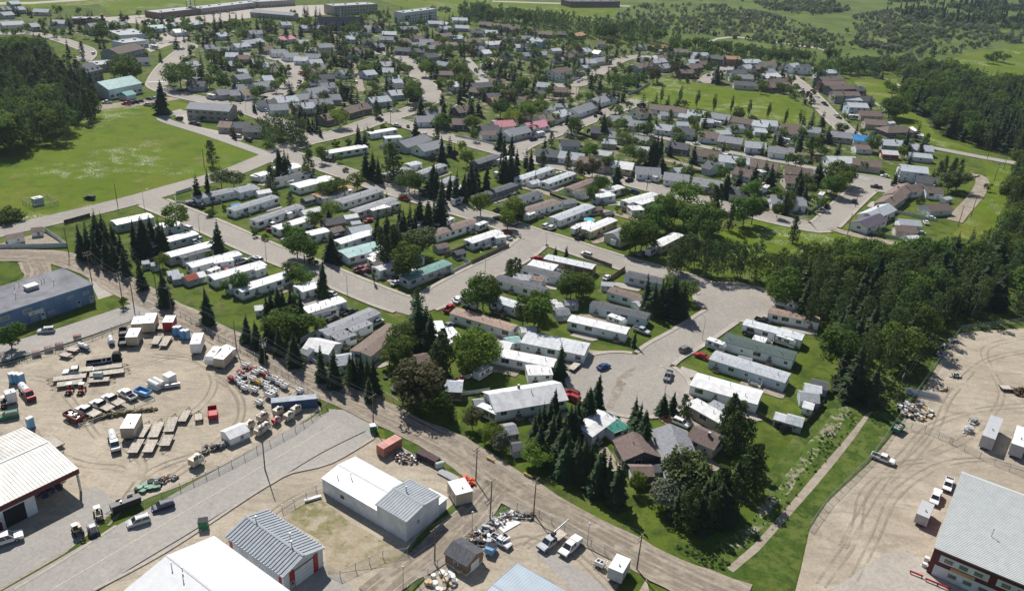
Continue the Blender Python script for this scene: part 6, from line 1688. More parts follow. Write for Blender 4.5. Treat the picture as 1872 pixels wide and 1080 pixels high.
wood('far_row', [(840, 36), (920, 48), (985, 57), (1050, 64), (1100, 76), (1180, 80), (1240, 88), (1240, 80), (1180, 68), (1100, 62), (1050, 50), (985, 44), (920, 36), (850, 26)], 95, 7, 8, 'ffbf', 15, 20, {'f': 'aspen in the long distant treeline behind the last houses', 'b': 'leafy tree in the long distant treeline behind the last houses'}, 'trees of the distant treeline')
wood('far_row', [(1230, 98), (1300, 107), (1400, 118), (1490, 122), (1500, 112), (1400, 104), (1300, 93), (1230, 88)], 50, 6, 9, 'fbbf', 11, 15, {'f': 'aspen in the distant row above the brown houses', 'b': 'leafy tree in the distant row above the brown houses'}, 'trees of the distant row above the brown houses')
FL = {'f': 'tall aspen inside the dense right hand forest', 's': 'dark spruce inside the dense right hand forest', 'b': 'leafy tree inside the dense right hand forest'}
wood('right_wood', [(1410, 560), (1470, 600), (1500, 650), (1512, 700), (1540, 738), (1590, 742), (1650, 668), (1700, 610), (1745, 580), (1900, 575), (1900, 440), (1850, 432), (1800, 470), (1740, 488), (1660, 515), (1560, 535), (1440, 540)], 135, 4.8, 12, 'fffsfbs', 13, 18, FL, 'trees of the right hand forest')
wood('right_wood', [(1405, 548), (1440, 535), (1560, 540), (1660, 522), (1700, 502), (1690, 490), (1640, 498), (1560, 512), (1480, 510), (1412, 512)], 40, 4.5, 13, 'fffb', 13, 16, {'f': 'slender aspen along the park edge of the right forest', 'b': 'leafy tree along the park edge of the right forest'}, 'trees along the park edge of the right forest')
wood('right_wood', [(1846, 340), (1830, 400), (1812, 440), (1850, 430), (1960, 440), (1960, 320), (1880, 315)], 46, 4.6, 14, 'fsbf', 15, 20, {'f': 'aspen beside the mown power line strip', 's': 'dark spruce beside the mown power line strip', 'b': 'leafy tree beside the mown power line strip'}, 'trees beside the power line strip')
wood('right_wood', [(1640, 160), (1655, 196), (1690, 215), (1716, 245), (1790, 272), (1880, 285), (1960, 290), (1960, 190), (1872, 178), (1800, 168), (1740, 150), (1690, 142)], 430, 5.2, 15, 'ssfbs', 15, 21, {'f': 'aspen in the upper right forest beyond the straight street', 's': 'dark spruce in the upper right forest beyond the straight street', 'b': 'leafy tree in the upper right forest beyond the straight street'}, 'trees of the upper right forest')
wood('right_wood', [(1480, 150), (1600, 140), (1640, 140), (1660, 128), (1560, 118), (1500, 124)], 26, 8, 16, 'fb', 10, 14, {'f': 'aspen behind the houses right of the poplar field', 'b': 'leafy tree behind the houses right of the poplar field'}, 'trees behind the houses right of the poplar field')
# ---- board fences round the back yards of the town
_q = random.Random(5)
for b in list(BLD):
    if b[3] > 13 or ' house ' not in ' '+b[2]+' ' or _q.random() > .42: continue
    u = Vector((math.cos(b[4]), math.sin(b[4]), 0)); n = Vector((-u.y, u.x, 0)); s_ = _q.choice((-1, 1)); d = b[6]/2+_q.uniform(5, 8); l = b[5]/2+_q.uniform(1.5, 3.5)
    P = [b[0]+u*l+n*s_*(b[6]/2+.6), b[0]+u*l+n*s_*d, b[0]-u*l+n*s_*d, b[0]-u*l+n*s_*(b[6]/2+.6)]
    if any(on_road(p, 0) for p in P) or any(e is not b and (e[0]-p).length < max(e[5], e[6])*.5+.5 for e in BLD for p in P): continue
    k = _q.choice(('wood', 'wood', 'dark', 'white')); fence(k, P, '%s back yard fence of the %s' % ({'wood': 'brown board', 'dark': 'dark board', 'white': 'pale'}[k], b[2]), 1.7)
# ---- more garden trees, thrown in between the town houses
_P = [un(*q) for q in [(300, 165), (292, 140), (318, 84), (180, 66), (20, 56), (180, 40), (480, 50), (700, 38), (900, 55), (1240, 100), (1440, 128), (1500, 170), (1520, 250), (1700, 270), (1690, 300), (1590, 300), (1510, 400), (1400, 390), (1200, 340), (1000, 295), (900, 268), (720, 210), (640, 230), (575, 243), (480, 204), (400, 182)]]
_park = [un(*q) for q in [(1120, 195), (1176, 155), (1212, 138), (1290, 153), (1462, 177), (1520, 240), (1400, 228), (1240, 205)]]
_rr = random.Random(77); _have = [t[2] for t in TREES]; _n = 0; _xs = [p.x for p in _P]; _ys = [p.y for p in _P]
for _ in range(9000):
    if _n >= 640: break
    p = Vector((_rr.uniform(min(_xs), max(_xs)), _rr.uniform(min(_ys), max(_ys)), 0))
    if not inside(p, _P) or inside(p, _park) or any((p-q).length_squared < 36 for q in _have) or on_road(p, 1.0): continue
    if any((p-b[0]).length < b[3]*.62+1.0 for b in BLD): continue
    k = _rr.choice('bbbksssur'); h = {'s': _rr.uniform(9, 17), 'u': _rr.uniform(2, 4)}.get(k, _rr.uniform(6, 11.5)); _have.append(p); _n += 1
    o = plant(k, p, h, _rr.uniform(1, 1.35)); TREES.append([o, k, p, proj((p.x, p.y, h)), h, None, None])
# ---- brush nobody could count: one object each
def brush(name, zones, label, seed, kinds=('y', 'b', 'f'), conif=0.0):
    rr = random.Random(seed); mats = [mat('brush '+k, c, .85, .3, .05, col2=c2, world=True, trans=.4, spec=.1) for k, c, c2 in (('a', (.21, .235, .15), (.145, .17, .10)), ('b', (.13, .19, .065), (.085, .13, .048)), ('c', (.24, .25, .18), (.16, .175, .12)), ('d', (.055, .092, .04), (.034, .058, .026)), ('e', (.12, .19, .04), (.08, .14, .028)))]
    b = MB()
    for poly, n, h0, h1, mix in zones:
        P = [un(*q) for q in poly]; xs = [p.x for p in P]; ys = [p.y for p in P]; k = 0; tries = 0
        cl = [(rr.uniform(min(xs), max(xs)), rr.uniform(min(ys), max(ys)), rr.uniform(10, 45)) for _ in range(max(4, n//9))]
        while k < n and tries < n*40:
            tries += 1; c = rr.choice(cl); p = Vector((c[0]+rr.gauss(0, c[2]), c[1]+rr.gauss(0, c[2]), 0))
            if not inside(p, P): continue
            k += 1; h = rr.uniform(h0, h1); m = rr.choice(mix); w = h*rr.uniform(.4, .7)
            if m == 3:
                h *= 1.5; w = h*.2
                for j in range(4):
                    z = h*(.1+.22*j); b.add([(p.x+w*(1-.2*j)*math.cos(t*1.05+j), p.y+w*(1-.2*j)*math.sin(t*1.05+j), z+rr.uniform(-.3, .3)) for t in range(6)]+[(p.x, p.y, z+h*.36)], [(t, (t+1) % 6, 6) for t in range(6)], 3)
                continue
            for _ in range(40):
                z = rr.uniform(-1, 1); a = rr.uniform(0, 6.3); q = math.sqrt(1-z*z); r = rr.uniform(.6, 1.05); d = Vector((q*math.cos(a)*w*r, q*math.sin(a)*w*r, h*(.5+.48*z*r)))
                nn = (Vector((d.x/w, d.y/w, z))+Vector((rr.gauss(0, .5), rr.gauss(0, .5), .3))).normalized(); u = nn.orthogonal().normalized(); v = nn.cross(u); s = h*rr.uniform(.12, .24); c0 = p+d
                b.add((c0-u*s, c0-v*s, c0+u*s, c0+v*s), ((0, 1, 2, 3),), m)
    o = b.obj(name, mats, None, fix=False); tag(o, label, 'brush', kind='stuff')
brush('scrub', [([(1090, 40), (1180, 8), (1330, 12), (1420, 30), (1520, 60), (1560, 80), (1500, 92), (1400, 80), (1300, 66), (1200, 58), (1120, 50)], 1000, 2, 5.5, (0, 0, 1, 2)),
                ([(1380, 6), (1520, 2), (1560, 20), (1480, 30), (1400, 18)], 260, 3, 8, (0, 1)),
                ([(1560, 30), (1640, 20), (1780, 40), (1860, 70), (1760, 96), (1640, 112), (1560, 84)], 800, 2.5, 7, (0, 1, 1, 2)),
                ([(1240, 84), (1400, 92), (1480, 104), (1400, 110), (1280, 96)], 60, 3, 6, (0, 1)),
                ([(1570, 110), (1660, 112), (1720, 120), (1690, 140), (1600, 132)], 90, 3, 8, (0, 1)),
                ([(1100, -6), (1260, -10), (1500, -14), (1500, 4), (1300, 8), (1150, 2)], 160, 3, 8, (0, 1))], 'grey green willow scrub dotted over the far rough grassland', 21)
brush('far_wood', [([(1600, 26), (1640, -10), (1872, -20), (2050, -10), (2050, 60), (1872, 62), (1800, 48), (1700, 42)], 1100, 7, 12, (1, 1, 3, 3, 1)),
                   ([(1872, 64), (1980, 60), (1980, 100), (1872, 82), (1820, 76)], 90, 4, 9, (0, 1))], 'distant dark wood on the upper right horizon slope', 22)
brush('far_bushes', [([(770, 16), (900, 22), (960, 36), (860, 34)], 60, 2.5, 6, (1, 0)), ([(640, -4), (760, 4), (820, -6), (700, -14)], 26, 3, 6, (1,))], 'small round bushes sprinkled over the far meadow', 23)
brush('ditch_weeds', [([(1385, 935), (1450, 860), (1505, 795), (1545, 748), (1572, 762), (1520, 832), (1460, 905), (1400, 985), (1340, 1025), (1295, 1005), (1345, 985)], 170, .2, .7, (4, 4, 1)), ([(1215, 988), (1290, 1003), (1340, 1030), (1320, 1050), (1260, 1020)], 150, .2, .7, (4, 4, 1)),
                      ([(1600, 735), (1655, 665), (1735, 575), (1750, 600), (1690, 690), (1630, 770), (1585, 800)], 260, .3, .6, (4, 4, 1))], 'weeds and tall grass growing along the ditch', 24)
# ================================================================== vehicles on streets and drives (kind colour x y heading)
cars(0, 'suv d 1262 835 170')
cars(0, '''pick w 755 720 185;pick r 890 732 175;suv k 922 724 175;suv d 957 718 175;car k 988 710 175;car d 1050 695 170;car s 1085 690 170;pick s 1042 738 165;car d 1077 733 165;suv k 1358 868 175;car k 1392 876 175;car r 1643 952 160;suv w 1675 960 160;suv k 1752 986 150;camp w 1360 632 200;moho w 1485 690 150;van w 1285 345 60;van w 660 377 100;pick k 1275 640 170;car s 1250 300 180;car w 1205 298 180;car s 1235 300 180;car k 1100 270 150;car w 1130 272 150;car s 1108 290 150;car w 1080 300 150;suv w 1372 275 150;car k 495 240 160;car s 470 235 160;moho w 1085 340 160;suv w 1760 683 90;car s 1730 350 150;car k 440 240 165;car s 1545 95 170;car k 1600 85 170;car w 1640 92 170;car k 1500 100 170;car s 1530 75 170;car w 1590 70 170;car r 1730 50 170;car k 1780 58 170;suv w 350 460 150''')
cars(1, '''suv k 265 485 75;suv w 265 520 75;pick r 342 514 260;suv w 253 600 75;pick k 337 577 265;pick m 330 614 265;pick w 100 780 170;car k 90 685 60;suv w 740 580 95;car k 712 437 95;pick k 903 838 140;car s 980 782 150;pick w 1130 775 55;car w 1150 755 55;pick w 1022 885 150;car k 1197 655 100;suv w 1182 625 100;car s 1165 445 100;car s 1200 500 100;car s 1390 663 160;car k 1102 890 100;suv w 1556 697 90;suv s 1222 945 90;car w 1445 750 60;car k 1195 640 100;camp w 1720 880 160;car k 200 40 170;car k 155 38 170;car w 855 140 170;car w 830 130 170;car s 1310 118 160;suv w 1000 1045 150;car k 1640 485 150;car w 1655 510 150;car w 1630 530 150;car s 1650 545 150;car k 500 640 150''')
cars(2, '''pick d 213 982 50;camp w 262 955 50;camp w 465 960 150;suv k 650 815 80;car d 690 797 80;pick m 880 728 60;suv k 957 742 60;car s 530 575 70;car w 550 565 70;car w 1362 1012 150;car d 1580 598 160;pick s 1447 530 60;car k 1485 525 60;camp w 140 745 150;car w 180 355 150;suv w 985 385 150;moho w 1110 372 60;car k 1180 395 60;suv k 230 720 150;camp w 1500 880 150;car w 1020 375 60;suv k 198 675 100;car k 420 830 150''')
cars(3, '''suv w 205 512 160;car k 290 555 115;car k 240 597 115;car s 258 615 115;suv w 284 628 110;suv k 290 650 110;suv k 360 640 110;car w 395 682 110;suv k 438 727 110;car d 455 740 110;suv w 528 814 115;car k 547 830 115;moho w 640 833 170;camp w 350 500 165;suv k 790 942 160;car k 460 662 165;car s 140 905 150;camp w 160 1000 150;suv s 205 1022 150;car w 255 622 110''')
cars(4, '''suv k 630 352 175;pick d 1355 395 150;suv k 1410 408 150;ctr w 1800 225 160;suv w 1320 565 150;pick w 1370 665 150;pick k 1560 715 150;suv w 1390 640 150;pick w 1700 800 60;ctr w 1510 888 60;suv s 1790 785 150;car r 1605 862 60''')
cars(5, '''camp w 240 485 150;pick w 150 545 150;car m 135 580 150;pick k 530 85 150;pick k 555 90 150;suv w 895 200 50;pick r 1072 357 140;pick m 765 855 60;suv m 805 868 60;car s 1018 950 55;car w 1625 912 55;camp w 1390 535 60;moho w 1625 565 55;car r 1798 588 140;car s 1805 632 140;pick k 1745 500 140;pick k 1740 436 55;suv k 1210 300 55;car k 1385 335 55;car w 1455 1062 55;pick s 250 655 150;suv w 40 785 150;pick k 520 1030 150;car s 560 1025 150;suv k 1035 905 55;moho w 1455 385 55;car w 1380 510 60;car r 825 510 60;camp w 880 780 60;suv d 610 625 60;car k 795 300 150;ctr w 1740 200 150;ctr w 420 550 60;camp w 1590 365 60;ftr w 1810 525 140;car k 1320 520 60''')
cars(6, '''suv w 303 550 55;suv w 343 563 55;camp w 190 495 55;camp w 515 590 55;pick k 540 630 55;camp w 800 670 55;suv g 975 745 55;moho w 1048 738 55;suv w 585 750 145;pick r 245 785 145;pick m 272 790 145;car w 733 912 55;car w 400 180 150;moho w 1085 225 50;pick w 1035 230 50;pick k 890 228 50;suv k 1080 345 145;pick b 920 310 145;car m 858 432 60;car m 1660 195 150;pick k 1745 210 150;camp w 1820 190 150;ftr n 85 535 55;pick k 110 480 55;camp w 960 30 150;car d 1740 45 150;car k 1290 10 150;camp w 1540 65 150;suv w 440 400 60;car r 30 590 140;car s 25 632 140''')
cars(7, '''car w 870 197 165;pick k 810 275 165;suv k 657 378 80;pick s 425 440 60;pick k 462 415 60;car s 255 108 150;suv k 1010 248 150;car w 960 265 150;camp w 30 300 60;car w 1160 525 80;car s 1120 598 160;camp w 420 350 60;car w 1190 492 160;suv k 35 398 60;camp w 10 190 60''')
cars(8, '''suv s 325 245 200''')
cars(9, '''pick k 690 115 55;pick s 880 190 55;pick r 1393 88 70;car w 1455 30 70;camp w 1540 65 145;car g 1390 205 55;camp w 1630 555 55;suv k 565 165 55;moho w 1660 840 145''')
cars(10, '''car b 708 498 40;suv g 1285 378 40;car r 1397 422 145;pick g 1163 565 250;suv w 1255 895 325;suv m 482 685 145;suv r 485 718 145;pick s 975 245 325;pick k 1750 270 145;camp w 1500 365 325;camp w 800 195 325;ftr w 500 500 60;pick k 1200 160 55''')
cars(11, '''camp w 155 65 325;camp w 170 335 325;pick k 15 178 325;camp w 245 100 325''')
cars(12, '''suv s 975 585 215;suv d 1148 478 215''')
cars(13, '')
cars(15, '')

# ================================================================== yard equipment
def two(key, maker, t, x1, y1, x2, y2, z, label, cat, group=None, sc=1.0):       # tail -> nose
    a, c = at(t, x1, y1, z), at(t, x2, y2, z); m = (a+c)/2
    o = place(key, maker, m, math.atan2(c.y-a.y, c.x-a.x), label, cat, group, sc); return o, (c-a).length
def deck(t, x1, y1, x2, y2, label, Wd=2.4, ramp=False):
    a, c = at(t, x1, y1, .9), at(t, x2, y2, .9); L = round((c-a).length*2)/2
    two(('ft', L, Wd, ramp), lambda: flat_trailer(L, Wd, ramp), t, x1, y1, x2, y2, .9, label, 'trailer')
deck(8, 610, 565, 372, 592, 'long plank flat trailer left of the white tank trailer, hitch to left')
deck(8, 665, 515, 862, 492, 'long plank flat trailer directly behind the dark blue bins', ramp=True)
deck(8, 632, 560, 872, 530, 'longest plank flat trailer, hitch pointing right, middle of the yard')
deck(8, 580, 606, 402, 632, 'plank flat trailer just behind the two red tractors')
deck(8, 625, 602, 770, 590, 'short white deck trailer carrying a ribbed round tank', 2.2)
deck(8, 480, 375, 545, 385, 'pale flat trailer beside the maroon crates at the upper fence', 2.2)
deck(8, 430, 412, 492, 425, 'small low flat trailer near the upper left gate', 2.0)
deck(8, 1120, 240, 1145, 195, 'flat trailer between the cream box units and red white unit', 2.2)
deck(8, 1085, 345, 1118, 288, 'flat trailer below the row of box units, left of two', 2.2)
deck(8, 1145, 358, 1190, 288, 'flat trailer below the row of box units, right of two', 2.2)
deck(8, 975, 1000, 1035, 908, 'flat trailer directly right of the big white roofed box unit')
deck(8, 1075, 1000, 1125, 895, 'flat trailer third right of the big white roofed box unit')
deck(8, 1185, 962, 1225, 858, 'whitish flat trailer in the upper row, right of three')
deck(8, 1280, 888, 1322, 812, 'short flat trailer left of the small tool trailer', 2.0)
deck(8, 1400, 880, 1400, 835, 'very small flat trailer left of the red dump box', 1.8)
deck(12, 985, 12, 930, 108, 'flat trailer in the lower row with hitch down, leftmost of three')
deck(12, 1080, 15, 1035, 105, 'flat trailer in the lower row with hitch down, middle of three')
deck(12, 1192, -20, 1155, 60, 'flat trailer in the lower row with hitch down, rightmost of three')
deck(12, 340, -5, 420, 60, 'grey flat trailer parked against the weathered white workshop roof')
def unit(t, x1, y1, x2, y2, label, Wd=2.6, H=2.7, wall='c', roof='w', name='box_unit', z=None, wheels=True):
    z = (H+.45) if z is None else z
    a, c = at(t, x1, y1, z), at(t, x2, y2, z); L = max(2.0, round((c-a).length*2)/2)
    return two((name, L, Wd, H, wall, roof), lambda: box_unit(name, L, Wd, H, wall, roof, .45, wheels), t, x1, y1, x2, y2, z, label, name.replace('_', ' '))
unit(8, 948, 842, 895, 940, 'large cream box unit with white roof in the lower yard', 3.2, 2.9)
unit(8, 985, 152, 962, 205, 'cream box unit at upper fence, left of the tallest cream unit', 3.0)
unit(8, 1070, 130, 1042, 200, 'tall cream box unit at the upper corner of the yard', 3.2, 3.0)
unit(8, 955, 235, 925, 298, 'cream box unit in front of the black dump trailers', 3.2)
unit(8, 1205, 145, 1180, 195, 'box unit with red body and white roof at upper fence', 3.0, 2.7, 'r')
unit(8, 1400, 272, 1375, 345, 'tall white enclosed trailer alone below the dirt road', 2.8, 3.0, 'w')
unit(8, 1600, 392, 1540, 450, 'cream box unit beside the white camper near the road pole', 3.0)
unit(8, 1570, 360, 1640, 392, 'low white box unit behind the camper at the fence', 2.6, 2.3, 'w')
two('campW', lambda: camper('w', 7.0, 'g'), 8, 1535, 368, 1470, 450, 2.6, 'white camper trailer beside the cream unit in the equipment yard', 'camper')
unit(8, 65, 672, 75, 690, 'tall white storage box near the left edge of the yard', 2.2, 2.8, 'w', name='storage_box', wheels=False)
unit(13, 1440, 300, 1500, 395, 'cream cabin with pale roof beside the orange pile', 4.0, 3.0, 'c', 'w', 'site_cabin', wheels=False)
unit(14, 850, 840, 790, 940, 'white roofed cargo trailer by the lower pole', 3.0, 2.8, 's', 'w')
unit(15, 1175, 460, 1135, 555, 'silver grey cargo trailer parked before two white pickups', 2.6, 2.4, 's', 's')
unit(11, 1660, 860, 1600, 1005, 'long grey semi trailer box in the right storage yard', 3.0, 3.4, 's', 's', 'semi_trailer')
unit(11, 1845, 935, 1810, 1060, 'white roofed trailer box cut by the right edge', 3.0, 3.4, 's', 'w', 'semi_trailer')
unit(12, 985, 410, 780, 485, 'long dark screened cage along the yard gate', 1.6, 1.6, 'k', 'k', 'storage_cage', wheels=False)
def gen(t, x, y, label, c='c', sc=1.0, group=None): two(('gen', c), lambda: box_unit('generator', 2.3, 1.5, 1.35, c, c, .4), t, x-14, y+9, x+14, y-9, 1.2, label, 'generator', group, sc)
for x, y, l in ((185, 815, 'cream generator box below the blue container, left of two'), (312, 805, 'cream generator box below the blue container, right of two'), (262, 850, 'cream generator box nearest the corner verge'), (80, 855, 'cream generator box facing left beside the yard fence'), (95, 925, 'cream generator box before the red welder'), (55, 955, 'cream generator box lowest of the corner group')): gen(9, x, y, l)
for x, y, l in ((1757, 912, 'cream generator box just behind the white gabled shed'), (1845, 855, 'cream generator box above the white gabled shed'), (1835, 948, 'cream generator box by the leaning pole')): gen(8, x, y, l)
gen(12, 1380, 165, 'lone cream generator beside the lower yard fence', 'c', 1.2); gen(9, 170, 875, 'small red welder generator in the corner group', 'r', .8)
def lt(x, y, c, label, group=None, sc=1.0):
    X, Y = 360+x/7.7125, 600+y/7.7125; p = un(X, Y, 1.3); p.z = 0
    place('lt'+c, lambda: light_tower(c), p, math.radians(rnd.choice((150, 145, 155, 330))), label, 'light tower', group, sc)
for x, y in ((680, 510), (820, 610), (900, 580), (790, 700), (625, 765), (675, 825), (805, 850), (960, 770), (1000, 825), (1080, 865), (1025, 680), (1090, 700), (1160, 750), (1230, 800), (570, 712), (940, 600)): lt(x, y, 'w', 'white light tower in the packed cluster beside the dirt road', 'white light towers in the cluster')
lt(1450, 870, 'w', 'white light tower alone above the blue container'); lt(875, 1030, 'w', 'white light tower left of the blue container end'); lt(1030, 935, 'w', 'larger white light tower touching the blue container', None, 1.3)
lt(615, 610, 'r', 'red light tower at the back left of the cluster'); lt(490, 690, 'r', 'red light tower leftmost in the cluster'); lt(975, 640, 'r', 'red light tower nearest the dirt road'); lt(800, 560, 'r', 'dull red light tower at the top of the cluster')
lt(875, 745, 'y', 'yellow light tower in the middle of the cluster'); lt(650, 685, 'd', 'dark blue light tower between the red and white ones')
p = at(14, 680, 885, 1); place('ltw', None, p, 2.6, 'white light tower standing alone behind the small shop', 'light tower')
for t, x, y, l in ((8, 1240, 258, 'blue portable toilet below the red unit, first from left'), (8, 1264, 258, 'blue portable toilet below the red unit, second from left'), (8, 1292, 282, 'blue portable toilet below the red unit, third from left'), (8, 1318, 282, 'blue portable toilet below the red unit, rightmost'),
                   (8, 88, 588, 'blue portable toilet behind the tank truck, leftmost of three'), (8, 118, 590, 'blue portable toilet behind the tank truck, middle of three'), (8, 150, 594, 'blue portable toilet behind the tank truck, rightmost of three'), (8, 215, 905, 'blue portable toilet beside the workshop roof corner')):
    place('toilet', toilet, at(t, x, y, 1.2), math.radians(150), l, 'portable toilet', None, 1.25)
two('tankr', lambda: tank_truck('r'), 8, 150, 640, 228, 728, 1.3, 'red tank truck with white tank at the left of the yard', 'truck')
two('tankw', lambda: tank_truck('w'), 8, 790, 985, 815, 1075, 1.3, 'white and blue tank truck in the lower yard', 'truck')
two('flatw', lambda: veh('flat', 'w'), 8, 620, 522, 442, 540, 1.1, 'white flatbed truck among the long plank trailers', 'truck', None, 1.1)
two('flatw', None, 8, 668, 835, 552, 785, 1.1, 'white flatbed truck right of the maroon dump box', 'truck', None, 1.1)
two('flatw', None, 8, 765, 795, 645, 742, 1.1, 'white flatbed truck second from the maroon dump box', 'truck', None, 1.1)
two('flatw', None, 8, 845, 760, 725, 700, 1.1, 'white truck carrying a small tank in the parked row', 'truck', None, 1.1)
two('pickw', lambda: veh('pick', 'w'), 8, 945, 722, 848, 665, 1.1, 'white pickup with empty bed at the end of the parked row', 'pickup', None, 1.1)
two('dumpm', lambda: dump_trailer('m', True, 5.2), 8, 575, 880, 460, 820, 1.2, 'maroon dump box full of scrap at the row end', 'dump trailer')
two('dumpu', lambda: dump_trailer('u', False, 4.2), 8, 1045, 690, 970, 665, 1.2, 'blue open dump box right of the white pickup', 'dump trailer')
two('dumpr', lambda: dump_trailer('r', False, 4.6), 8, 1495, 775, 1500, 870, 1.2, 'red dump box standing alone at the right of the yard', 'dump trailer')
two('dumpk', lambda: dump_trailer('k', False, 4.2), 8, 868, 240, 866, 275, 1.2, 'black dump trailer by the upper fence, rear of two', 'dump trailer')
two('dumpk', None, 8, 868, 310, 862, 345, 1.2, 'black dump trailer behind the cream unit, front of two', 'dump trailer')
two('dumpd', lambda: dump_trailer('d', False, 5.0), 8, 640, 485, 720, 475, 1.0, 'long dark blue bin behind the plank trailers', 'bin'); two('dumpdd', lambda: dump_trailer('d', False, 2.4), 8, 738, 470, 772, 466, 1.0, 'short dark blue bin left of the black spool', 'bin')
two('tanktr', tank_trailer, 8, 775, 285, 790, 345, 1.2, 'small tank trailer with blue frame by the upper gate', 'tank trailer')
two('tanktr', None, 8, 560, 350, 620, 370, 1.2, 'squat white tank trailer beside the maroon crates', 'tank trailer')
two('tractr', lambda: tractor('r'), 8, 500, 640, 480, 680, .9, 'red tractor in front of the plank trailers, left of two', 'tractor'); two('tractr', None, 8, 585, 640, 565, 680, .9, 'red tractor in front of the plank trailers, right of two', 'tractor'); two('tractk', lambda: tractor('k'), 8, 35, 735, 25, 775, .9, 'black tractor beside the tall white storage box', 'tractor')
two('tractt', lambda: tractor('t'), 12, 680, 500, 705, 570, .9, 'tan tractor with canopy by the yard gate', 'tractor'); two('exc', excavator, 12, 515, 600, 575, 700, 1, 'small tan excavator with its arm down on the apron', 'excavator'); two('skid', skid_steer, 12, 640, 620, 675, 690, .9, 'grey skid steer loader beside the excavator', 'loader')
two('suvn', lambda: veh('suv', 'n'), 8, 95, 835, 20, 850, 1, 'dark green jeep near the left edge of the yard', 'car'); two('flatw', None, 12, -40, 730, 90, 690, 1.2, 'white truck nosing in at the left edge of the apron', 'truck', None, 1.2)
two('conb', lambda: container('blue', 11.5), 9, 140, 745, 455, 715, 2.6, 'long blue container topped with metal lengths at the yard corner', 'container'); two('conr', lambda: container('rust'), 13, 905, 70, 1035, -5, 2.6, 'rusty pink shipping container beside the dirt road', 'container')
two('boomw', lambda: veh('boom', 's'), 14, 395, 680, 262, 778, 1.1, 'silver boom truck with raised grey boom in the lower yard', 'truck', None, 1.1); two('capw', lambda: veh('cap', 'w'), 14, 530, 710, 415, 815, 1.1, 'white pickup with grey bed cover in the lower yard', 'pickup', None, 1.1)
two('pickw', None, 15, 780, 112, 940, 172, 1, 'white pickup driving across the sandy right yard', 'pickup'); two('pickw', None, 15, 1335, 272, 1300, 380, 1, 'white pickup beside the maroon building, behind another', 'pickup'); two('capw', None, 15, 1248, 365, 1208, 472, 1, 'white pickup with dark bed beside the maroon building, nearer the trailer', 'pickup')
two('pickw', None, 14, -55, 700, 20, 745, 1, 'white pickup partly among junk behind the small shed', 'pickup', None, .9)
two('dumpn', lambda: dump_trailer('n', True, 4.0), 11, 990, 905, 930, 960, 1.1, 'green trailer with white load at the right yard fence', 'trailer'); deck(11, 1685, 645, 1755, 650, 'small white topped cart in the middle of the right yard', 2.4)
def put(mb, name, mats, t, x, y, rz, label, cat):
    p = at(t, x, y, .3); o = mb.obj(name, mats, None, (p.x, p.y, .2), rz); tag(o, label, cat); return o
wd = mat('cut wood', (.52, .40, .24), .9, .3, 2); pk = mat('parts grey', (.24, .245, .25), .7, .45, 1.2); rs = mat('rust', (.20, .10, .06), .9, .4, 2); sp = mat('scrap steel', (.13, .135, .145), .5, .4, 1, metal=.4)
put(heap('drums', [wd, M_trim, pk], 26, 3.0, 2.4, .3, .9, 1.4, 31, shape='drum'), 'cable_spools', [wd, M_trim, pk], 13, 1330, 1015, 0, 'cluster of pale wooden cable spools below the dark shed', 'cable spools')
put(heap('drums', [wd, M_trim], 10, 1.4, 1.2, .3, .9, 1.3, 32, shape='drum'), 'cable_spools', [wd, M_trim], 13, 1440, 940, 0, 'smaller cluster of cable spools beside the dark shed', 'cable spools')
put(heap('j', [pk, M_metal, M_dark, M_trim, M_wood, sp, paint('s'), paint('o'), rs, sp, M_dark], 60, 3.2, 2.4, 1.0, .5, 1.4, 33), 'junk_pile', [pk, M_metal, M_dark, M_trim, M_wood, sp, paint('s'), paint('o'), rs, sp, M_dark], 13, 1640, 690, .5, 'mixed junk pile with an orange piece behind the dark shed', 'junk pile')
put(heap('j', [pk, M_trim, M_metal, sp, rs], 46, 2.6, 1.2, .8, .4, 1.0, 34), 'junk_pile', [pk, M_trim, M_metal, sp, rs], 14, 50, 555, .2, 'whitish junk heap below the lane corner fence', 'junk pile')
put(heap('j', [pk, paint('s'), sp, rs, M_dark], 40, 1.8, 1.1, .8, .4, 1.0, 35), 'junk_pile', [pk, paint('s'), sp, rs, M_dark], 14, 165, 555, .2, 'silver junk heap at the foot of the lane pole', 'junk pile')
put(heap('j', [pk, M_metal, M_wood], 24, 2.0, 1.3, .8, .4, 1.2, 36), 'junk_pile', [pk, M_metal, M_wood], 13, 1750, 590, .3, 'flat junk and boards by the lower yard fence', 'junk pile')
put(MB().box(0, 0, 0, 5.0, 2.4, .08).box(.2, 2.3, .0, 4.4, 2.0, .1), 'white_boards', [M_trim], 13, 1812, 610, .75, 'white boards lying flat on the lower yard', 'boards')
b = MB(); b.prof([(-1.2, .2), (-1.3, 1.7), (1.2, 1.4), (1.2, .2)], -.9, .9, 0); b.box(.05, 0, 1.5, 2.2, 1.7, .1, 1); put(b, 'dumpster', [paint('u'), M_dark], 13, 1685, 800, 1.2, 'bright blue dumpster with black lid in the lower yard', 'dumpster')
b = MB(); b.box(0, 0, .15, 2.0, 1.7, 1.4, 0); b.box(.3, .2, 1.55, 1.0, 1.0, .12, 1); put(b, 'storage_bin', [M_trim, M_dark], 13, 1780, 735, .7, 'white storage bin alone on the lower yard paving', 'bin')
b = MB(); b.box(0, 0, .1, 1.9, 1.7, 1.7, 0); b.box(0, 0, 1.8, 2.0, 1.8, .12, 1); put(b, 'waste_bin', [paint('n'), M_dark], 12, 1435, 625, .3, 'dark green waste bin beside the kerb of the grey street', 'bin')
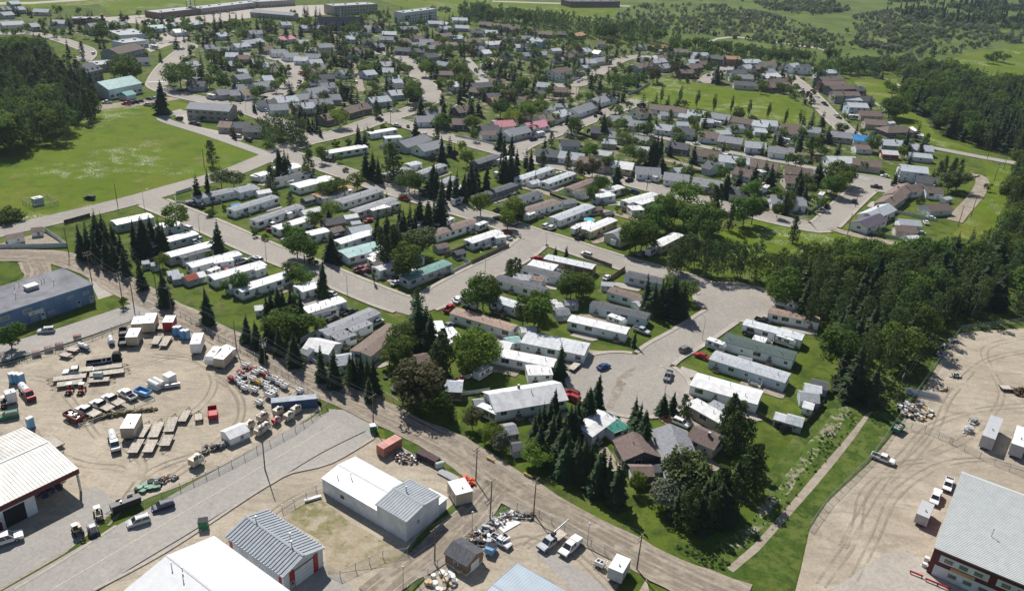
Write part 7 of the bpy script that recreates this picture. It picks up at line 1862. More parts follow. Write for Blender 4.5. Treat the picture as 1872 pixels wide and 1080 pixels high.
b = MB(); b.box(0, 0, .1, 1.7, 1.5, 1.6, 0); b.box(0, 0, 1.7, 1.8, 1.6, .12, 1); put(b, 'waste_bin', [paint('n'), M_trim], 9, 858, 950, .3, 'green waste bin with white lid at the street end', 'bin')
put(heap('t', [M_dark, pk, mat('tyre grey', (.12, .12, .125), .9), pk, M_dark, M_metal, pk, M_dark, pk, M_metal, M_dark, paint('o')], 130, 3.6, 2.2, .9, .35, .7, 37), 'scrap_pile', [M_dark, pk, mat('tyre grey', (.12, .12, .125), .9), pk, M_dark, M_metal, pk, M_dark, pk, M_metal, M_dark, paint('o')], 13, 1090, 145, -.3, 'grey scrap pile with orange bits beside the rusty container', 'scrap pile')
def crate_mb(L=3, Wd=2, H=1.5):
    b = MB(); b.box(0, 0, .1, L-.1, Wd-.1, H-.2, 1)
    for k in range(8): b.box(-L/2+L*(k+.5)/8, 0, .05, .12, Wd, H, 0)
    b.box(0, 0, H, L, Wd, .06, 0); return b
dk = mat('dark crate wood', (.10, .062, .07), .9, .3, 2)
put(crate_mb(), 'crate', [dk, M_dark], 13, 1210, 140, -.6, 'dark slatted crate by the dirt road, left of two', 'crate'); put(crate_mb(), 'crate', [dk, M_dark], 13, 1278, 172, -.6, 'dark slatted crate by the dirt road, right of two', 'crate')
for x, y, l in ((258, 420, 'first'), (345, 388, 'second'), (420, 362, 'third'), (547, 305, 'fourth')): put(crate_mb(2.2, 1.2, 1.3), 'crate', [paint('m'), M_trim], 8, x, y, .45, 'maroon stacked crate at the upper fence, %s from left' % l, 'crate')
b = MB()
for k in range(5): b.tube((-3.2, -.7+k*.36, .25), (3.2, -.7+k*.36, .25), .17, .17, 10)
put(b, 'pipe_stack', [paint('s')], 13, 1395, 275, -.62, 'silver pipes lying beside the dark crates', 'pipes')
b = MB(); b.tube((-1, 0, .8), (1, 0, .8), .75, .75, 14); b.box(0, 0, 0, 1.6, 1.1, .3); put(b, 'tank', [mat('pale green', (.42, .50, .42), .5)], 13, 1325, 205, .5, 'pale green tank beside the silver pipes', 'tank')
put(heap('o', [paint('o'), paint('r')], 60, 2.2, 1.5, 1.0, .4, .9, 38), 'pile', [paint('o'), paint('r')], 13, 1520, 310, -.5, 'bright orange red pile at the lane corner', 'pile')
b = MB(); b.prof([(-1.9, .5), (-1.7, 0), (1.7, 0), (1.9, .5)], -.4, .4); put(b, 'trough', [M_trim], 13, 432, 430, .55, 'long white trough at the fence beside the shop', 'trough')
b = MB()
for k in range(14):
    rr = random.Random(k); b.tube((-4.2+rr.uniform(-.5, .5), -1.4+.22*k, .25+.25*(k % 3)), (4.2+rr.uniform(-.8, .8), -1.4+.22*k, .25+.25*(k % 3)), .16, .12, 8)
put(b, 'pole_stack', [mat('galvanised pole', (.38, .42, .48), .4, .1, metal=.6)], 11, 1130, 700, -.35, 'stack of long galvanised poles in the right yard', 'poles')
put(heap('d', [wd, M_trim, pk, M_dark], 95, 5.2, 4.2, .3, .7, 1.2, 39, shape='drum'), 'drum_field', [wd, M_trim, pk, M_dark], 11, 1075, 815, .3, 'dense field of spools and drums below the pole stack', 'spools')
for x, y, s, l in ((1368, 570, 40, 'junk heap alone in the upper right yard'), (1345, 320, 41, 'dark junk by the right yard fence, top'), (1305, 358, 42, 'dark junk by the right yard fence, middle'), (1258, 412, 43, 'dark junk by the right yard fence, bottom')): put(heap('j', [pk, M_dark, M_trim], 40, 1.9, 1.3, .8, .3, 1.0, s), 'junk_pile', [pk, M_dark, M_trim], 11, x, y, .3, l, 'junk pile')
put(heap('w', [wd, M_deck], 16, 2.0, .8, .3, .4, 1.3, 44), 'lumber_pile', [wd, M_deck], 11, 1270, 655, .6, 'pale lumber scraps above the pole stack', 'lumber')
put(heap('w', [mat('brush brown', (.13, .09, .06), .95, .4, 2)], 160, 2.4, 2.2, 2.0, .3, .9, 45), 'brush_heap', [mat('brush brown', (.13, .09, .06))], 11, 1825, 685, .6, 'round brown brush heap at the right edge', 'brush heap')
for x, y, s, l in ((1490, 890, 46, 'pale bundle of bags behind the semi trailer'), (1455, 955, 47, 'pale bundle of bags nearest the fence line')): put(heap('b', [pk, M_trim, paint('s')], 30, 1.7, 1.0, 1.2, .5, 1.1, s), 'bag_stack', [pk, M_trim, paint('s')], 11, x, y, .9, l, 'bags')
put(heap('g', [paint('n'), mat('reel green', (.05, .26, .15), .5, .2), M_dark], 26, 2.6, 1.5, .8, 1.0, 1.7, 48, shape='drum'), 'reel_pile', [paint('n'), mat('reel green', (.05, .26, .15)), M_dark], 12, 1055, 345, .5, 'pile of green reels beside the lower yard fence', 'reels')
put(heap('r', [mat('rust', (.20, .10, .06), .9, .4, 2), M_dark, pk], 50, 3.0, 1.0, .8, .3, .9, 49), 'scrap_pile', [mat('rust', (.20, .10, .06)), M_dark, pk], 12, 1165, 295, .55, 'rusty attachment scrap right of the green reels', 'scrap pile')
put(heap('r', [M_wood, pk, M_dark], 50, 3.4, 1.1, 1.0, .4, 1.4, 50), 'pallet_pile', [M_wood, pk, M_dark], 12, 1500, 80, .6, 'grey pallets and planks left of the white gabled shed', 'pallets')
b = MB(); b.tube((0, -.8, 1.2), (0, .8, 1.2), 1.25, 1.25, 18); b.box(0, 0, 0, 2.6, 1.9, .15); put(b, 'cable_reel', [M_dark], 8, 825, 450, .3, 'large black cable reel behind the plank trailers', 'cable reel')
b = MB(); b.tube((-1.1, 0, 1.6), (1.1, 0, 1.6), .75, .75, 14)
for k in range(5): b.tube((-1+k*.5, 0, 1.6), (-.92+k*.5, 0, 1.6), .8, .8, 14)
put(b, 'ribbed_tank', [mat('pale mint', (.52, .62, .58), .5)], 8, 698, 590, .1, 'ribbed pale round tank riding on the short white trailer', 'tank')
b = MB()
for y in (-.75, .75): b.tube((-2.0, y, 1.3), (2.0, y, 1.3), .72, .72, 14)
b.box(0, 0, .3, 4.4, 3.2, .4); put(b, 'twin_tanks', [M_trim], 8, 1105, 640, -.55, 'two white tanks lying side by side right of the blue box', 'tanks')
b = MB(); b.box(0, 0, 0, 2.6, 2.4, 2.5, 0); b.box(0, 0, 2.5, 2.7, 2.5, .08, 0); put(b, 'storage_cube', [M_trim], 8, 1200, 610, -.55, 'white storage cube at the right end of the parked row', 'storage box')
b = MB(); b.tube((-2, 0, .6), (2, 0, .6), .55, .55, 12); put(b, 'culvert_pipe', [M_metal], 8, 1215, 645, .45, 'grey culvert pipe before the white storage cube', 'pipe')
fence('rail', [px(8, 560, 930), px(8, 760, 860), px(8, 950, 790), px(8, 1090, 735)], 'low log barrier with brush along the parked truck row', 1.1)
put(heap('l', [M_wood, mat('olive brush', (.12, .12, .05), .95, .3)], 120, 11, .9, .6, .4, 1.2, 51), 'log_pile', [M_wood, mat('olive brush', (.12, .12, .05))], 8, 800, 845, .42, 'brushy log line in front of the parked truck row', 'logs')
p = at(8, 1655, 945, 2.6); r, _z2 = house('garden_shed', Vector((p.x, p.y, 0)), math.radians(48), 5.2, 4.6, 'w', 'W', 's', False, 7); tag(r, 'white gabled shed at the lower right of the equipment yard', 'shed')
p = at(13, 1500, 800, 3.0); r, _z2 = house('garden_shed', Vector((p.x, p.y, 0)), math.radians(325), 5.6, 5.4, 'd', 'N', 'g', False, 8); tag(r, 'dark gabled shed with charcoal roof among the cable spools', 'shed')
b = MB(); b.tube((0, 0, .75), (0, 0, .8), 2.1, 2.1, 24, 0); b.tube((0, 0, .7), (0, 0, .84), 2.35, 2.35, 24, 1, False)
for k in range(6): b.tube((2.2*math.cos(k), 2.2*math.sin(k), 0), (2.2*math.cos(k), 2.2*math.sin(k), .8), .04, .04, 5, 1)
put(b, 'trampoline', [mat('trampoline mat', (.10, .10, .105), .8), paint('u')], 9, 1030, 660, 0, 'round trampoline with blue rim on the back lawn', 'trampoline')
b = MB(); b.tube((0, 0, 0), (0, 0, .9), 2.3, 2.3, 24, 0); b.tube((0, 0, .9), (0, 0, .93), 2.15, 2.15, 24, 1); put(b, 'pool', [M_trim, mat('pool water', (.12, .50, .62), .1, .05)], 6, 605, 517, 0, 'round blue pool between two trailer homes', 'pool')
for t, x, y, h, c, l in ((9, 1500, 585, .5, 'w', 'white motor boat on the lawn left of the camper'), (9, 1455, 600, .6, 'r', 'red kayak leaning on the carport roof')):
    b = MB(); s = 2.3; b.prof([(-s, .35), (-s, .8), (s*.6, .85), (s*1.1, .8), (s*.6, .3)], -.55, .55); put(b, 'boat', [paint(c)], t, x, y, h, l, 'boat')
b = MB(); b.tube((0, 0, 0), (0, 0, .35), .7, .65, 12); put(b, 'fire_pit', [M_dark], 9, 943, 580, 0, 'dark round fire pit on the back lawn', 'fire pit')
b = MB(); b.box(0, 0, .35, 2.6, .35, .35); [b.box(x, 0, 0, .2, .4, .4) for x in (-1, 1)]; put(b, 'barrier', [mat('faded yellow', (.50, .36, .10), .7, .15)], 14, 175, 272, -.6, 'yellow barrier on the verge left of the lane pole', 'barrier')
b = MB(); b.box(0, 0, .35, 2.2, .35, .35); [b.box(x, 0, 0, .2, .4, .4) for x in (-.9, .9)]; put(b, 'barrier', [mat('faded yellow', (.50, .36, .10))], 13, 1683, 158, -.6, 'yellow barrier on the verge across from the crates', 'barrier')
for x, y, l in ((1090, 963, 'upper'), (1200, 1017, 'middle'), (1283, 1052, 'lower')):
    b = MB(); b.box(0, 0, .3, 2.6, .25, .3)
    for q in (-1.1, 1.1): b.box(q, 0, 0, .2, .25, .35)
    put(b, 'parking_rail', [paint('r')], 15, x, y, -.55, 'red parking rail before the maroon building, %s one' % l, 'rail')
# utility cabinet enclosure on the meadow
b = MB(); b.box(0, 0, .2, 3.6, 2.8, 2.5, 0); b.box(0, 0, 2.7, 3.8, 3.0, .15, 1); b.box(-.4, -.2, 2.85, 1.6, 1.2, .3, 1); put(b, 'utility_cabin', [mat('cabin grey blue', (.34, .42, .46), .5), M_trim], 4, 270, 395, .96, 'grey blue utility cabin inside a square fence on the meadow', 'cabin')
fence('chain', [px(4, 160, 395), px(4, 240, 440), px(4, 412, 405), px(4, 340, 362), px(4, 160, 395)], 'square chain link fence around the meadow cabin', 2.0)

# ================================================================== fences
for k, P, h, l in (('chain', [(50, 660), (150, 628), (240, 594), (256, 578)], 2, 'chain link fence along the top of the equipment yard'), ('chain', [(598, 748), (540, 790), (470, 828), (400, 864), (330, 896), (262, 928)], 2, 'chain link fence along the bottom of the equipment yard'), ('chain', [(330, 578), (400, 622), (480, 664), (540, 700), (597, 745)], 2, 'chain link fence between equipment yard and dirt road'),
                   ('chain', [(1872, 590), (1756, 604), (1694, 694), (1650, 756), (1594, 838), (1514, 918), (1478, 968)], 2, 'long chain link fence down the right storage yard'), ('chain', [(1640, 780), (1690, 790), (1740, 812)], 2, 'short chain link cross fence in the right yard'), ('chain', [(1735, 810), (1790, 838), (1872, 872)], 1.8, 'chain link fence along the right yard middle'),
                   ('chain', [(516, 935), (560, 912), (596, 885)], 1.9, 'chain link fence left of the white shop'), ('chain', [(590, 1040), (622, 1056), (650, 1042), (700, 1020), (745, 1015), (760, 990)], 2, 'chain link fence with gate below the dry lot'), ('chain', [(745, 1085), (800, 1036), (870, 974), (900, 948), (945, 932), (985, 945), (1080, 1000), (1130, 1026)], 2, 'chain link fence around the small lower yard'),
                   ('chain', [(685, 712), (735, 743), (760, 730), (800, 718)], 1.4, 'wire fence around the trampoline lawn'), ('white', [(805, 727), (850, 722), (895, 715)], 1.2, 'pale fence behind the russet tree'),
                   ('chain', [(984, 836), (1040, 865), (1090, 892), (1138, 918)], 1.3, 'white post wire fence behind the spruce hedge'), ('white', [(0, 455), (60, 454), (123, 452), (104, 438), (82, 424)], 1.8, 'white board fence around the gravel compound'), ('white', [(548, 648), (580, 668), (612, 690)], 1.6, 'white fence below the barrel roofed garage'), ('white', [(550, 628), (590, 603)], 1.8, 'pale fence beside the long grey trailer home'),
                   ('dark', [(118, 410), (165, 397)], 1.7, 'dark fence behind the spruce clump by the main road'), ('white', [(320, 362), (322, 372), (345, 374)], 1.2, 'low pale fence at the corner home by the junction'), ('white', [(322, 356), (350, 347)], 1.4, 'pale fence along the main road corner'),
                   ('wood', [(812, 470), (856, 452)], 1.7, 'brown board fence left of the last upper trailer'), ('wood', [(862, 483), (930, 452)], 1.7, 'brown board fence along the cross street corner'), ('white', [(795, 455), (830, 468), (860, 482), (825, 500)], 1.2, 'white picket fence beside the green roofed trailer'), ('white', [(664, 503), (688, 514), (735, 495)], 1.1, 'white picket fence before the ribbed roof trailer'),
                   ('wood', [(1066, 472), (1118, 490)], 1.7, 'brown board fence along the upper street bend'), ('wood', [(1116, 512), (1142, 494)], 1.7, 'pale board fence left of the charcoal trailer home'), ('chain', [(985, 345), (1040, 362)], 1.2, 'wire fence along the trailer back lane'), ('dark', [(965, 385), (1000, 372)], 1.6, 'dark fence beside the wide brown trailer home'), ('dark', [(1005, 358), (1060, 378)], 1.6, 'dark fence along the trailer back lane'),
                   ('white', [(1564, 420), (1620, 434), (1678, 444)], 1.5, 'long white fence below the purplish roofed house'), ('white', [(1630, 388), (1680, 398), (1714, 406)], 1.5, 'white fence between the house yards near the power line'), ('white', [(1484, 386), (1506, 372), (1500, 360)], 1.4, 'white fence round the corner yard at the bend'),
                   ('white', [(1092, 167), (1130, 174)], 1.8, 'white fence below the big leafy clump'), ('white', [(1148, 174), (1168, 166), (1188, 154)], 1.8, 'white fence at the corner of the poplar field'), ('dark', [(770, 230), (835, 242), (836, 234)], 1.7, 'brown fence behind the grey roofed corner house'), ('white', [(832, 250), (870, 258), (905, 266)], 1.3, 'white fence along the street below the pink house'),
                   ('chain', [(1455, 180), (1480, 205), (1508, 235)], 1.5, 'wire fence along the right side of the poplar field'), ('white', [(1600, 190), (1622, 206), (1600, 210)], 1.3, 'white fence behind the straight street houses'), ('dark', [(1195, 305), (1225, 312), (1285, 318)], 1.6, 'dark fence along the sandy back lane'), ('dark', [(1055, 245), (1095, 258)], 1.6, 'dark fence beside the charcoal corner house'),
                   ('dark', [(1385, 762), (1420, 782), (1452, 790)], 1.5, 'dark fence behind the white home right of the cul-de-sac'), ('dark', [(1425, 790), (1470, 780), (1505, 740)], 1.8, 'dark fence along the lush ditch bank'), ('dark', [(460, 625), (490, 645), (520, 655)], 1.5, 'dark fence below the round bushes by the dirt road'), ('dark', [(845, 570), (870, 560)], 1.5, 'brown fence in the yards left of the cul-de-sac')): fence(k, P, l, h)
# ================================================================== utility poles, street lamps and wires
PT = {}
for key, t, x, y, h, arms, xf, l in (('a', 4, 488, 765, 11, 0, 0, 'bare pole at the corner of the gravel compound'), ('b', 4, 650, 960, 11.6, 2, 0, 'wooden pole with crossarms beside the blue office'), ('c', 8, 865, 50, 10.5, 2, 1, 'transformer pole beside the small tree by the blue office'), ('d', 8, 945, 85, 10.5, 1, 0, 'wooden pole at the end of the blue office street'), ('e', 4, 1105, 1030, 10, 0, 0, 'bare pole behind the two grey sheds'), ('f', 8, 1213, 140, 10, 1, 0, 'wooden pole above the red white unit'), ('g', 8, 1668, 390, 10, 0, 0, 'bare pole beside the cream unit in the yard'), ('h', 9, 100, 525, 10, 2, 1, 'transformer pole beside the light tower cluster'), ('i', 9, 858, 915, 9, 1, 0, 'wooden pole at the street end by the green bin'), ('j', 13, 95, 230, 13, 0, 0, 'tall bare pole beside the yard street'), ('k', 13, 1580, 310, 9.6, 2, 0, 'wooden pole at the corner behind the cream cabin'), ('l', 13, 1680, 575, 10.5, 1, 0, 'wooden pole at the dirt lane turning'), ('m', 13, 1290, 890, 9.5, 1, 0, 'wooden pole beside the dark shed'), ('n', 14, 213, 540, 9.6, 1, 0, 'wooden pole behind the silver junk heap'), ('o', 14, 940, 930, 9.2, 2, 0, 'wooden pole beside the white roofed cargo trailer'),
                              ('p', 11, 945, 760, 9.5, 1, 0, 'wooden pole above the spool field'), ('q', 11, 1310, 130, 9.5, 1, 0, 'wooden pole at the corner of the right yard'), ('r', 11, 1795, 155, 9.5, 1, 0, 'wooden pole at the top of the right yard'), ('s', 4, 828, 400, 9, 0, 0, 'bare pole between the meadow and main road'), ('t', 4, 1440, 135, 9, 0, 0, 'bare pole beside the meadow pine'), ('u', 7, 605, 615, 10, 0, 0, 'bare pole behind the white picket fence'), ('v', 7, 1640, 235, 10, 1, 1, 'transformer pole on the power line strip'), ('w', 7, 1385, 555, 10, 1, 0, 'wooden pole by the gravel back lane'), ('x', 7, 1475, 490, 10, 0, 0, 'wooden pole in the mown strip'), ('y', 7, 1590, 80, 10, 0, 0, 'wooden pole by the outgoing road'), ('z', 7, 1705, 155, 10, 1, 0, 'wooden pole on the right of the outgoing road'), ('A', 6, 1010, 305, 9, 0, 0, 'bare pole by the camper on the pink row street'), ('B', 6, 222, 270, 9, 0, 0, 'bare pole in front of the white trailer homes'), ('C', 7, 660, 420, 9, 0, 0, 'wooden pole beside the bend in the street'), ('D', 2, 510, 720, 10, 1, 0, 'wooden pole at the lane end in town'), ('E', 2, 450, 700, 10, 0, 0, 'bare pole along the pale lane in town'), ('F', 2, 10, 830, 10, 0, 0, 'bare pole beside the pink roof'), ('G', 1, 980, 880, 8, 0, 0, 'bare pole at the branching street'), ('H', 1, 815, 1000, 10, 0, 0, 'bare pole left of the white roofed trailer')):
    p = at(t, x, y); r = upole(p, h, max(1, arms) if arms else 0, math.radians(55), xf); tag(r, l, 'utility pole'); PT[key] = p+Vector((0, 0, h-.2))
for ks, l in (('bcfhi', 'power lines following the dirt road past the yard'), ('iknol'[0:4], 'power lines following the dirt road past the white shop'), ('klm', 'power lines along the dirt lane'), ('pqr', 'power lines along the forest edge of the right yard'), ('wxvz', 'power lines over the mown strip')): wires('power_line', [PT[k] for k in ks], l)
for t, x, y, h, a, l in ((5, 675, 1045, 8.6, 235, 'street lamp before the ribbed roof trailer home'), (5, 105, 805, 8.6, 235, 'street lamp beside the diagonal street upper half'), (4, 1020, 440, 8.6, 55, 'street lamp at the main road corner'), (4, 1410, 615, 8.6, 55, 'street lamp beside the lone spruce on the diagonal street'), (6, 300, 738, 8.6, 235, 'street lamp at the cross street top'), (6, 605, 665, 8.6, 55, 'street lamp beside the yellow walled trailer'), (6, 1212, 850, 8.6, 55, 'street lamp below the aspen row on the upper street'), (10, 1402, 310, 8.6, 145, 'street lamp beside the camper on the cul-de-sac street'), (10, 1138, 690, 8, 145, 'street lamp by the parked grey pickup'), (5, 1645, 890, 8, 145, 'street lamp along the brown fence'), (1, 1740, 780, 8, 100, 'street lamp among upper town houses'), (0, 1735, 800, 8, 100, 'street lamp by the grey apartments'), (7, 320, 490, 8, 55, 'street lamp near the shaded bend'), (6, 1625, 400, 8, 55, 'street lamp before the park trees')):
    r = slamp(at(t, x, y), h, math.radians(a)); tag(r, l, 'street lamp')
for t, x, y, h, l in ((13, 1552, 692, 6.4, 'yard light post beside the dirt lane'), (13, 1068, 1080, 6.2, 'yard light post at the bottom of the dirt lane'), (14, 590, 760, 6.0, 'yard light post behind the white pickup')):
    p = at(t, x, y); r = empty('yard_light', (p.x, p.y, 0)); MB().tube((0, 0, 0), (0, 0, h), .08, .06, 8).obj('pole', [M_metal], r); MB().ell((0, 0, h+.1), (.25, .25, .18)).obj('lamp_head', [M_trim], r); tag(r, l, 'light post')
# ================================================================== larger town buildings
def block(name, t, x1, y1, x2, y2, Wd, H, rm, wm, label, cat, ref, floors=1, style='flat', pitch=.3, win=True, zr=None):
    z = H if style == 'flat' else H+pitch*Wd/4
    a, c = at(t, x1, y1, z), at(t, x2, y2, z); L = (c-a).length; m = (a+c)/2; ang = math.atan2(c.y-a.y, c.x-a.x); r = empty(name, (m.x, m.y, 0), ang)
    b = MB(); l, w = L/2, Wd/2; rise = 0 if style == 'flat' else pitch*w
    if style == 'gable':
        pts = [(-w, 0), (w, 0), (w, H), (0, H+rise), (-w, H)]; vs = [(-l, y, q) for y, q in pts]+[(l, y, q) for y, q in pts]; n = 5
        b.add(vs, (tuple(range(n)), tuple(range(2*n-1, n-1, -1)))+tuple((i, n+i, n+(i+1) % n, (i+1) % n) for i in range(n)))
    else: b.box(0, 0, 0, L, Wd, H)
    b.obj('wall', [wm], r); rf = gable_roof(L, Wd, H, rise, .4, 0, style).obj('roof', [rm, M_trim], r)
    if style == 'flat':
        b = MB()
        for s in (-1, 1): b.box(0, s*w, H+.2, L+.3, .3, .35); b.box(s*l, 0, H+.2, .3, Wd-.3, .35)
        b.obj('parapet', [wm], r); rr = random.Random(int(x1))
        for k in range(max(2, int(L/14))):
            b = MB(); b.box(0, 0, 0, rr.uniform(1.5, 3), 1.6, 1.1); b.obj('roof_unit', [M_metal], rf, (-l+L*(k+.5)/max(2, int(L/14)), rr.uniform(-.3, .3)*w, H+.2))
    if win:
        n = int(L/4)
        for f in range(floors):
            for i in range(n):
                for s in (-1, 1): inst('window', WIN[(2.3, 1.3)], r, (-l+L*(i+.5)/n, s*(w+.02), 1.0+f*2.9), 0 if s < 0 else PI)
    tag(r, label, cat); BLD.append((m.copy(), proj((m.x, m.y, 2)), ref, max(L, Wd)/2, ang, L, Wd)); return r, L, m, ang
shg, shd, shb = roof_mat('g'), roof_mat('d'), roof_mat('b')
wgrey = mat('grey stucco', (.33, .35, .36), .8, .1, .3); wtan = mat('tan stucco', (.40, .36, .31), .8, .1, .3); wwhite = wall_mat('W'); brick = mat('brown brick', (.22, .135, .105), .9, .2, 2)
flatgrey = mat('pale membrane roof', (.38, .39, .41), .8, .15, .2)
r, L, m, ang = block('community_hall', 0, 690, 600, 925, 555, 17, 6.0, mat('roof metal pale teal', (.40, .55, .51), .5, .08, .3), wwhite, 'white hall with pale teal roof beside the left forest', 'hall', 'teal roofed hall', 1, 'gable', .42)
b = MB(); b.prof([(-4, 3.2), (0, 5.0), (4, 3.2)], -4, 4, 0); b.box(0, 0, 0, 7, 7, 3.2, 1); q = at(0, 895, 660, 3.5); d = q-m
b.obj('porch', [mat('roof metal bright teal', (.10, .34, .31), .5, .1), wwhite], r, (d.x*math.cos(ang)+d.y*math.sin(ang), -d.x*math.sin(ang)+d.y*math.cos(ang), 0), PI/2)
block('apartment_block', 0, 1345, 735, 1640, 755, 13, 6.2, shg, wtan, 'two-storey beige apartment block with grey roof beside the access lane', 'apartments', 'beige apartment block', 2, 'gable', .36)
block('care_home', 0, 800, 235, 985, 225, 32, 5, flatgrey, wwhite, 'long white flat roofed complex at upper left', 'complex', 'white flat roofed complex', 1)
block('care_home', 0, 830, 300, 1000, 280, 16, 5, flatgrey, wwhite, 'lower wing of the white complex with pale flat roof', 'complex', 'white complex wing', 1)
block('lodge', 0, 770, 360, 950, 320, 16, 6, shb, wgrey, 'grey brown gabled lodge below the white complex', 'lodge', 'grey brown lodge', 2, 'gable', .4)
block('lodge', 0, 890, 420, 1050, 415, 11, 3, shd, wwhite, 'low white wing with charcoal roof right of the lodge', 'lodge', 'charcoal roofed wing', 1, 'gable', .36)
block('school', 0, 640, 450, 800, 440, 18, 4.5, flatgrey, wgrey, 'flat pale roofed building between hall and lodge', 'building', 'flat pale building', 1)
r, L, m, ang = block('hotel', 0, 470, 500, 650, 460, 15, 7, mat('roof shingle slate', (.15, .155, .18), .9, .2, 1.5), wgrey, 'dark slate roofed hotel with dormers behind the left forest', 'hotel', 'slate roofed hotel', 2, 'gable', .5)
for k in range(5):
    b = MB(); b.prof([(-1.5, 0), (0, 1.5), (1.5, 0)], -2, 2); b.obj('dormer', [shg], r, (-L*.4+L*.2*k, -4, 7.6))
block('apartment_block', 0, 620, 180, 870, 165, 14, 6.5, shg, wtan, 'grey roofed beige apartments behind the white complex', 'apartments', 'upper beige apartments', 2, 'gable', .35)
r, L, m, ang = block('fast_food_restaurant', 0, 510, 128, 740, 128, 14, 4.5, flatgrey, brick, 'brick restaurant with red sign pylon at upper left', 'restaurant', 'brick restaurant', 1)
b = MB(); b.box(0, 0, 0, 2.4, 3.4, 8.5, 0); b.obj('pylon', [mat('red sign', (.45, .02, .05), .5)], r, (L*.42, -5, 0))
r, L, m, ang = block('shopping_strip', 0, 1070, 88, 1360, 58, 20, 5.5, flatgrey, brick, 'brown brick shopping strip with a grey clock tower on the far edge', 'shopping mall', 'brick shopping strip', 1)
block('shopping_strip', 0, 1370, 60, 1851, 5, 18, 5.5, flatgrey, wtan, 'long tan shopping strip continuing right of the tower', 'shopping mall', 'tan shopping strip', 1)
q = at(0, 1350, 92); t = empty('clock_tower', (q.x, q.y, 0), ang); b = MB()
for x in (-3.2, 3.2):
    for y in (-3.2, 3.2): b.tube((x, y, 0), (x*.9, y*.9, 15), .5, .4, 6)
b.box(0, 0, 9, 6.4, 6.4, .6); b.box(0, 0, 14, 6.6, 6.6, 4); b.obj('frame', [wgrey], t)
b = MB(); b.add([(-4, -4, 18), (4, -4, 18), (4, 4, 18), (-4, 4, 18), (0, 0, 23)], ((0, 1, 4), (1, 2, 4), (2, 3, 4), (3, 0, 4), (3, 2, 1, 0))); b.obj('roof', [roof_mat('a')], t); tag(t, 'open clock tower with pointed teal roof before the shopping strip', 'tower')
block('motel', 1, 10, 75, 310, 100, 14, 5, shg, wtan, 'long low tan motel with grey roof at upper centre', 'motel', 'low tan motel', 1, 'gable', .3)
block('shop', 1, 0, 10, 260, -5, 24, 6, flatgrey, wtan, 'tan flat roofed shops beside the far car park', 'shop', 'tan far shops', 1)
r, L, m, ang = block('apartment_block', 1, 545, 40, 850, 25, 20, 9.5, flatgrey, wtan, 'wide three-storey pale apartment block at upper centre', 'apartments', 'wide pale apartments', 3)
block('apartment_block', 1, 1040, 90, 1270, 62, 14, 11, flatgrey, mat('white render', (.68, .70, .72), .7, .08), 'white and dark three-storey apartment block at upper centre right', 'apartments', 'white apartment block', 3)
r, L, m, ang = block('church', 1, 470, 150, 780, 150, 16, 4, mat('roof shingle dusk', (.10, .10, .11), .9, .2, 1.5), wgrey, 'dark steep roofed church with thin white spire', 'church', 'dark roofed church', 1, 'gable', 1.0)
b = MB(); b.tube((0, 0, 8), (0, 0, 26), .7, .05, 8); b.obj('spire', [M_trim], r, (0, 0, 0))
block('warehouse', 2, 440, 8, 790, 8, 24, 7, roof_mat('d'), brick, 'long dark warehouse at the top edge beyond the meadow', 'warehouse', 'far dark warehouse', 1)

# ================================================================== driveways beside the homes
for i, pts in enumerate(PADS):
    b = MB(); z = .19+.0006*(i % 18); b.add([(x, y, z) for x, y in pts], (tuple(range(len(pts))),)); structure(b.obj('driveway', M_pad if i % 3 else M_conc), 'gravel parking pad beside a home', 'driveway')
# ================================================================== labels that single out trees and cars
finish_labels([x for x in TREES], lambda it: TN[it[1]][1], lambda it: TN[it[1]][2])
GR = {'s': 'spruces of the town', 'p': 'pines of the town', 'c': 'columnar poplars of the playing field'}
for it in TREES: it[0]['group'] = {'s': 'spruces around the town', 'p': 'pines around the town', 'c': 'columnar poplars', 'u': 'garden shrubs', 'f': 'aspens around the town'}.get(it[1], 'leafy trees around the town')
finish_labels([x for x in CARS], lambda it: PC[it[4]][0]+' '+{'car': 'car', 'suv': 'SUV', 'pick': 'pickup', 'van': 'van', 'camp': 'camper', 'moho': 'motorhome', 'ftr': 'flat trailer', 'ctr': 'cargo trailer'}[it[1]], lambda it: {'car': 'car', 'suv': 'car', 'pick': 'pickup', 'van': 'van', 'camp': 'camper', 'moho': 'motorhome', 'ftr': 'trailer', 'ctr': 'trailer'}[it[1]])
for it in CARS: it[0]['group'] = 'vehicles parked around the town'
for o in PROT: kill_tree(o)
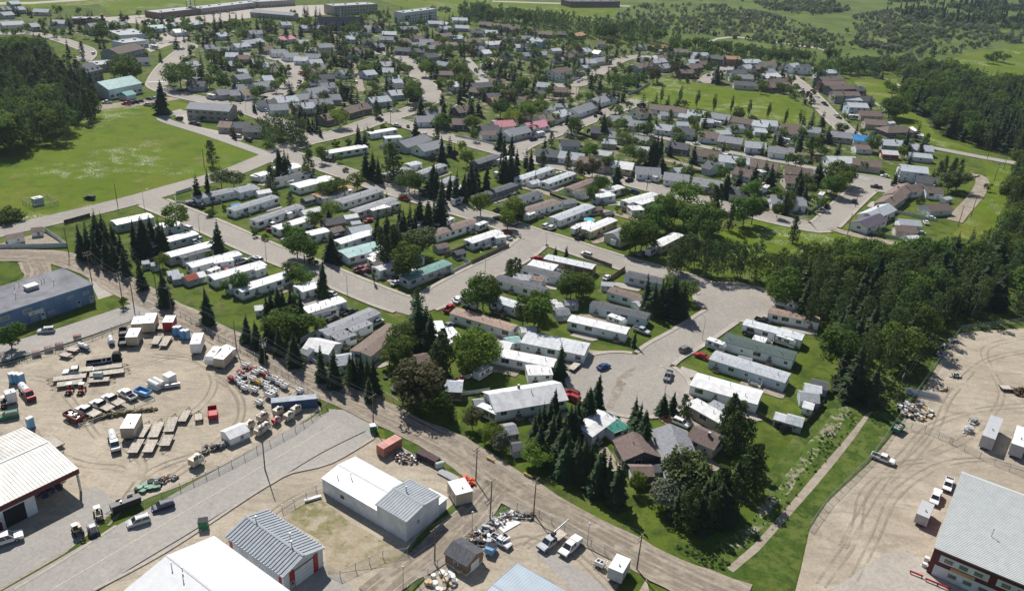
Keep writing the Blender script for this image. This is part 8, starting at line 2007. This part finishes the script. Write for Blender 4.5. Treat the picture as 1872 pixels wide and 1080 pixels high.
# past 300 of one kind the smallest in view become one object of stuff
LOW = {}
def low(kind):
    if kind not in LOW:
        c = spruce_crown(3, 12, 1.1, True) if kind == 's' else (tier_crown(4, .2, lambda t: math.sin(PI*(.12+.80*t))**.7, .1, 12, 18, .045, (.09, .14), 1.1) if kind in 'pf' else broad_crown(4, .2, .40, 9, 26, .058))
        c.tube((0, 0, -.02), (0, 0, .5), .02, .008, 5, 1); LOW[kind] = (c.v, c.f, c.m)
    return LOW[kind]
GRP = {}
for t in PLANTED: GRP.setdefault(TN[t[1]][0], []).append(t)
for nm, L in GRP.items():
    if len(L) <= 298: continue
    L.sort(key=lambda t: -t[3]/math.hypot(t[2].x, t[2].y)); b = MB(); kinds = []
    for o, kind, p, h, wd in L[298:]:
        v, f, m = low(kind); a = (p.x*7.3+p.y*3.1) % 6.28; c, s = math.cos(a)*h*wd, math.sin(a)*h*wd
        if kind not in kinds: kinds.append(kind)
        k = kinds.index(kind)*2; n = len(b.v); b.v += [(p.x+x*c-y*s, p.y+x*s+y*c, z*h) for x, y, z in v]; b.f += [tuple(n+i for i in q) for q in f]; b.m += [k+i for i in m]; b.sm += [False]*len(f); kill_tree(o)
    mm = []
    for k in kinds: mm += [LM.get(k, LM['b']), M_bark]
    o = b.obj(nm.replace('_tree', '_woodland'), mm, None, fix=False); tag(o, 'the many smaller %s of the far woods and town' % nm.replace('_tree', ' trees'), 'woodland', kind='stuff')
# ================================================================== air
HAZE = True
if HAZE:
    b = MB(); b.box(0, 900, -1, 5000, 2700, 126); o = b.obj('haze', [], None)
    m = bpy.data.materials.new('haze'); m.use_nodes = True; N = m.node_tree.nodes; N.clear(); out = N.new('ShaderNodeOutputMaterial'); v = N.new('ShaderNodeVolumePrincipled')
    v.inputs['Color'].default_value = (.70, .83, 1.0, 1); v.inputs['Density'].default_value = .00006; v.inputs['Anisotropy'].default_value = .2; m.node_tree.links.new(v.outputs[0], out.inputs['Volume'])
    o.data.materials.append(m); tag(o, 'thin bluish summer haze over the whole town', 'haze', kind='stuff')
print('OBJECTS', len(bpy.data.objects), 'TOP', sum(1 for o in bpy.data.objects if o.parent is None), 'FACES', sum(len(m.polygons) for m in bpy.data.meshes))
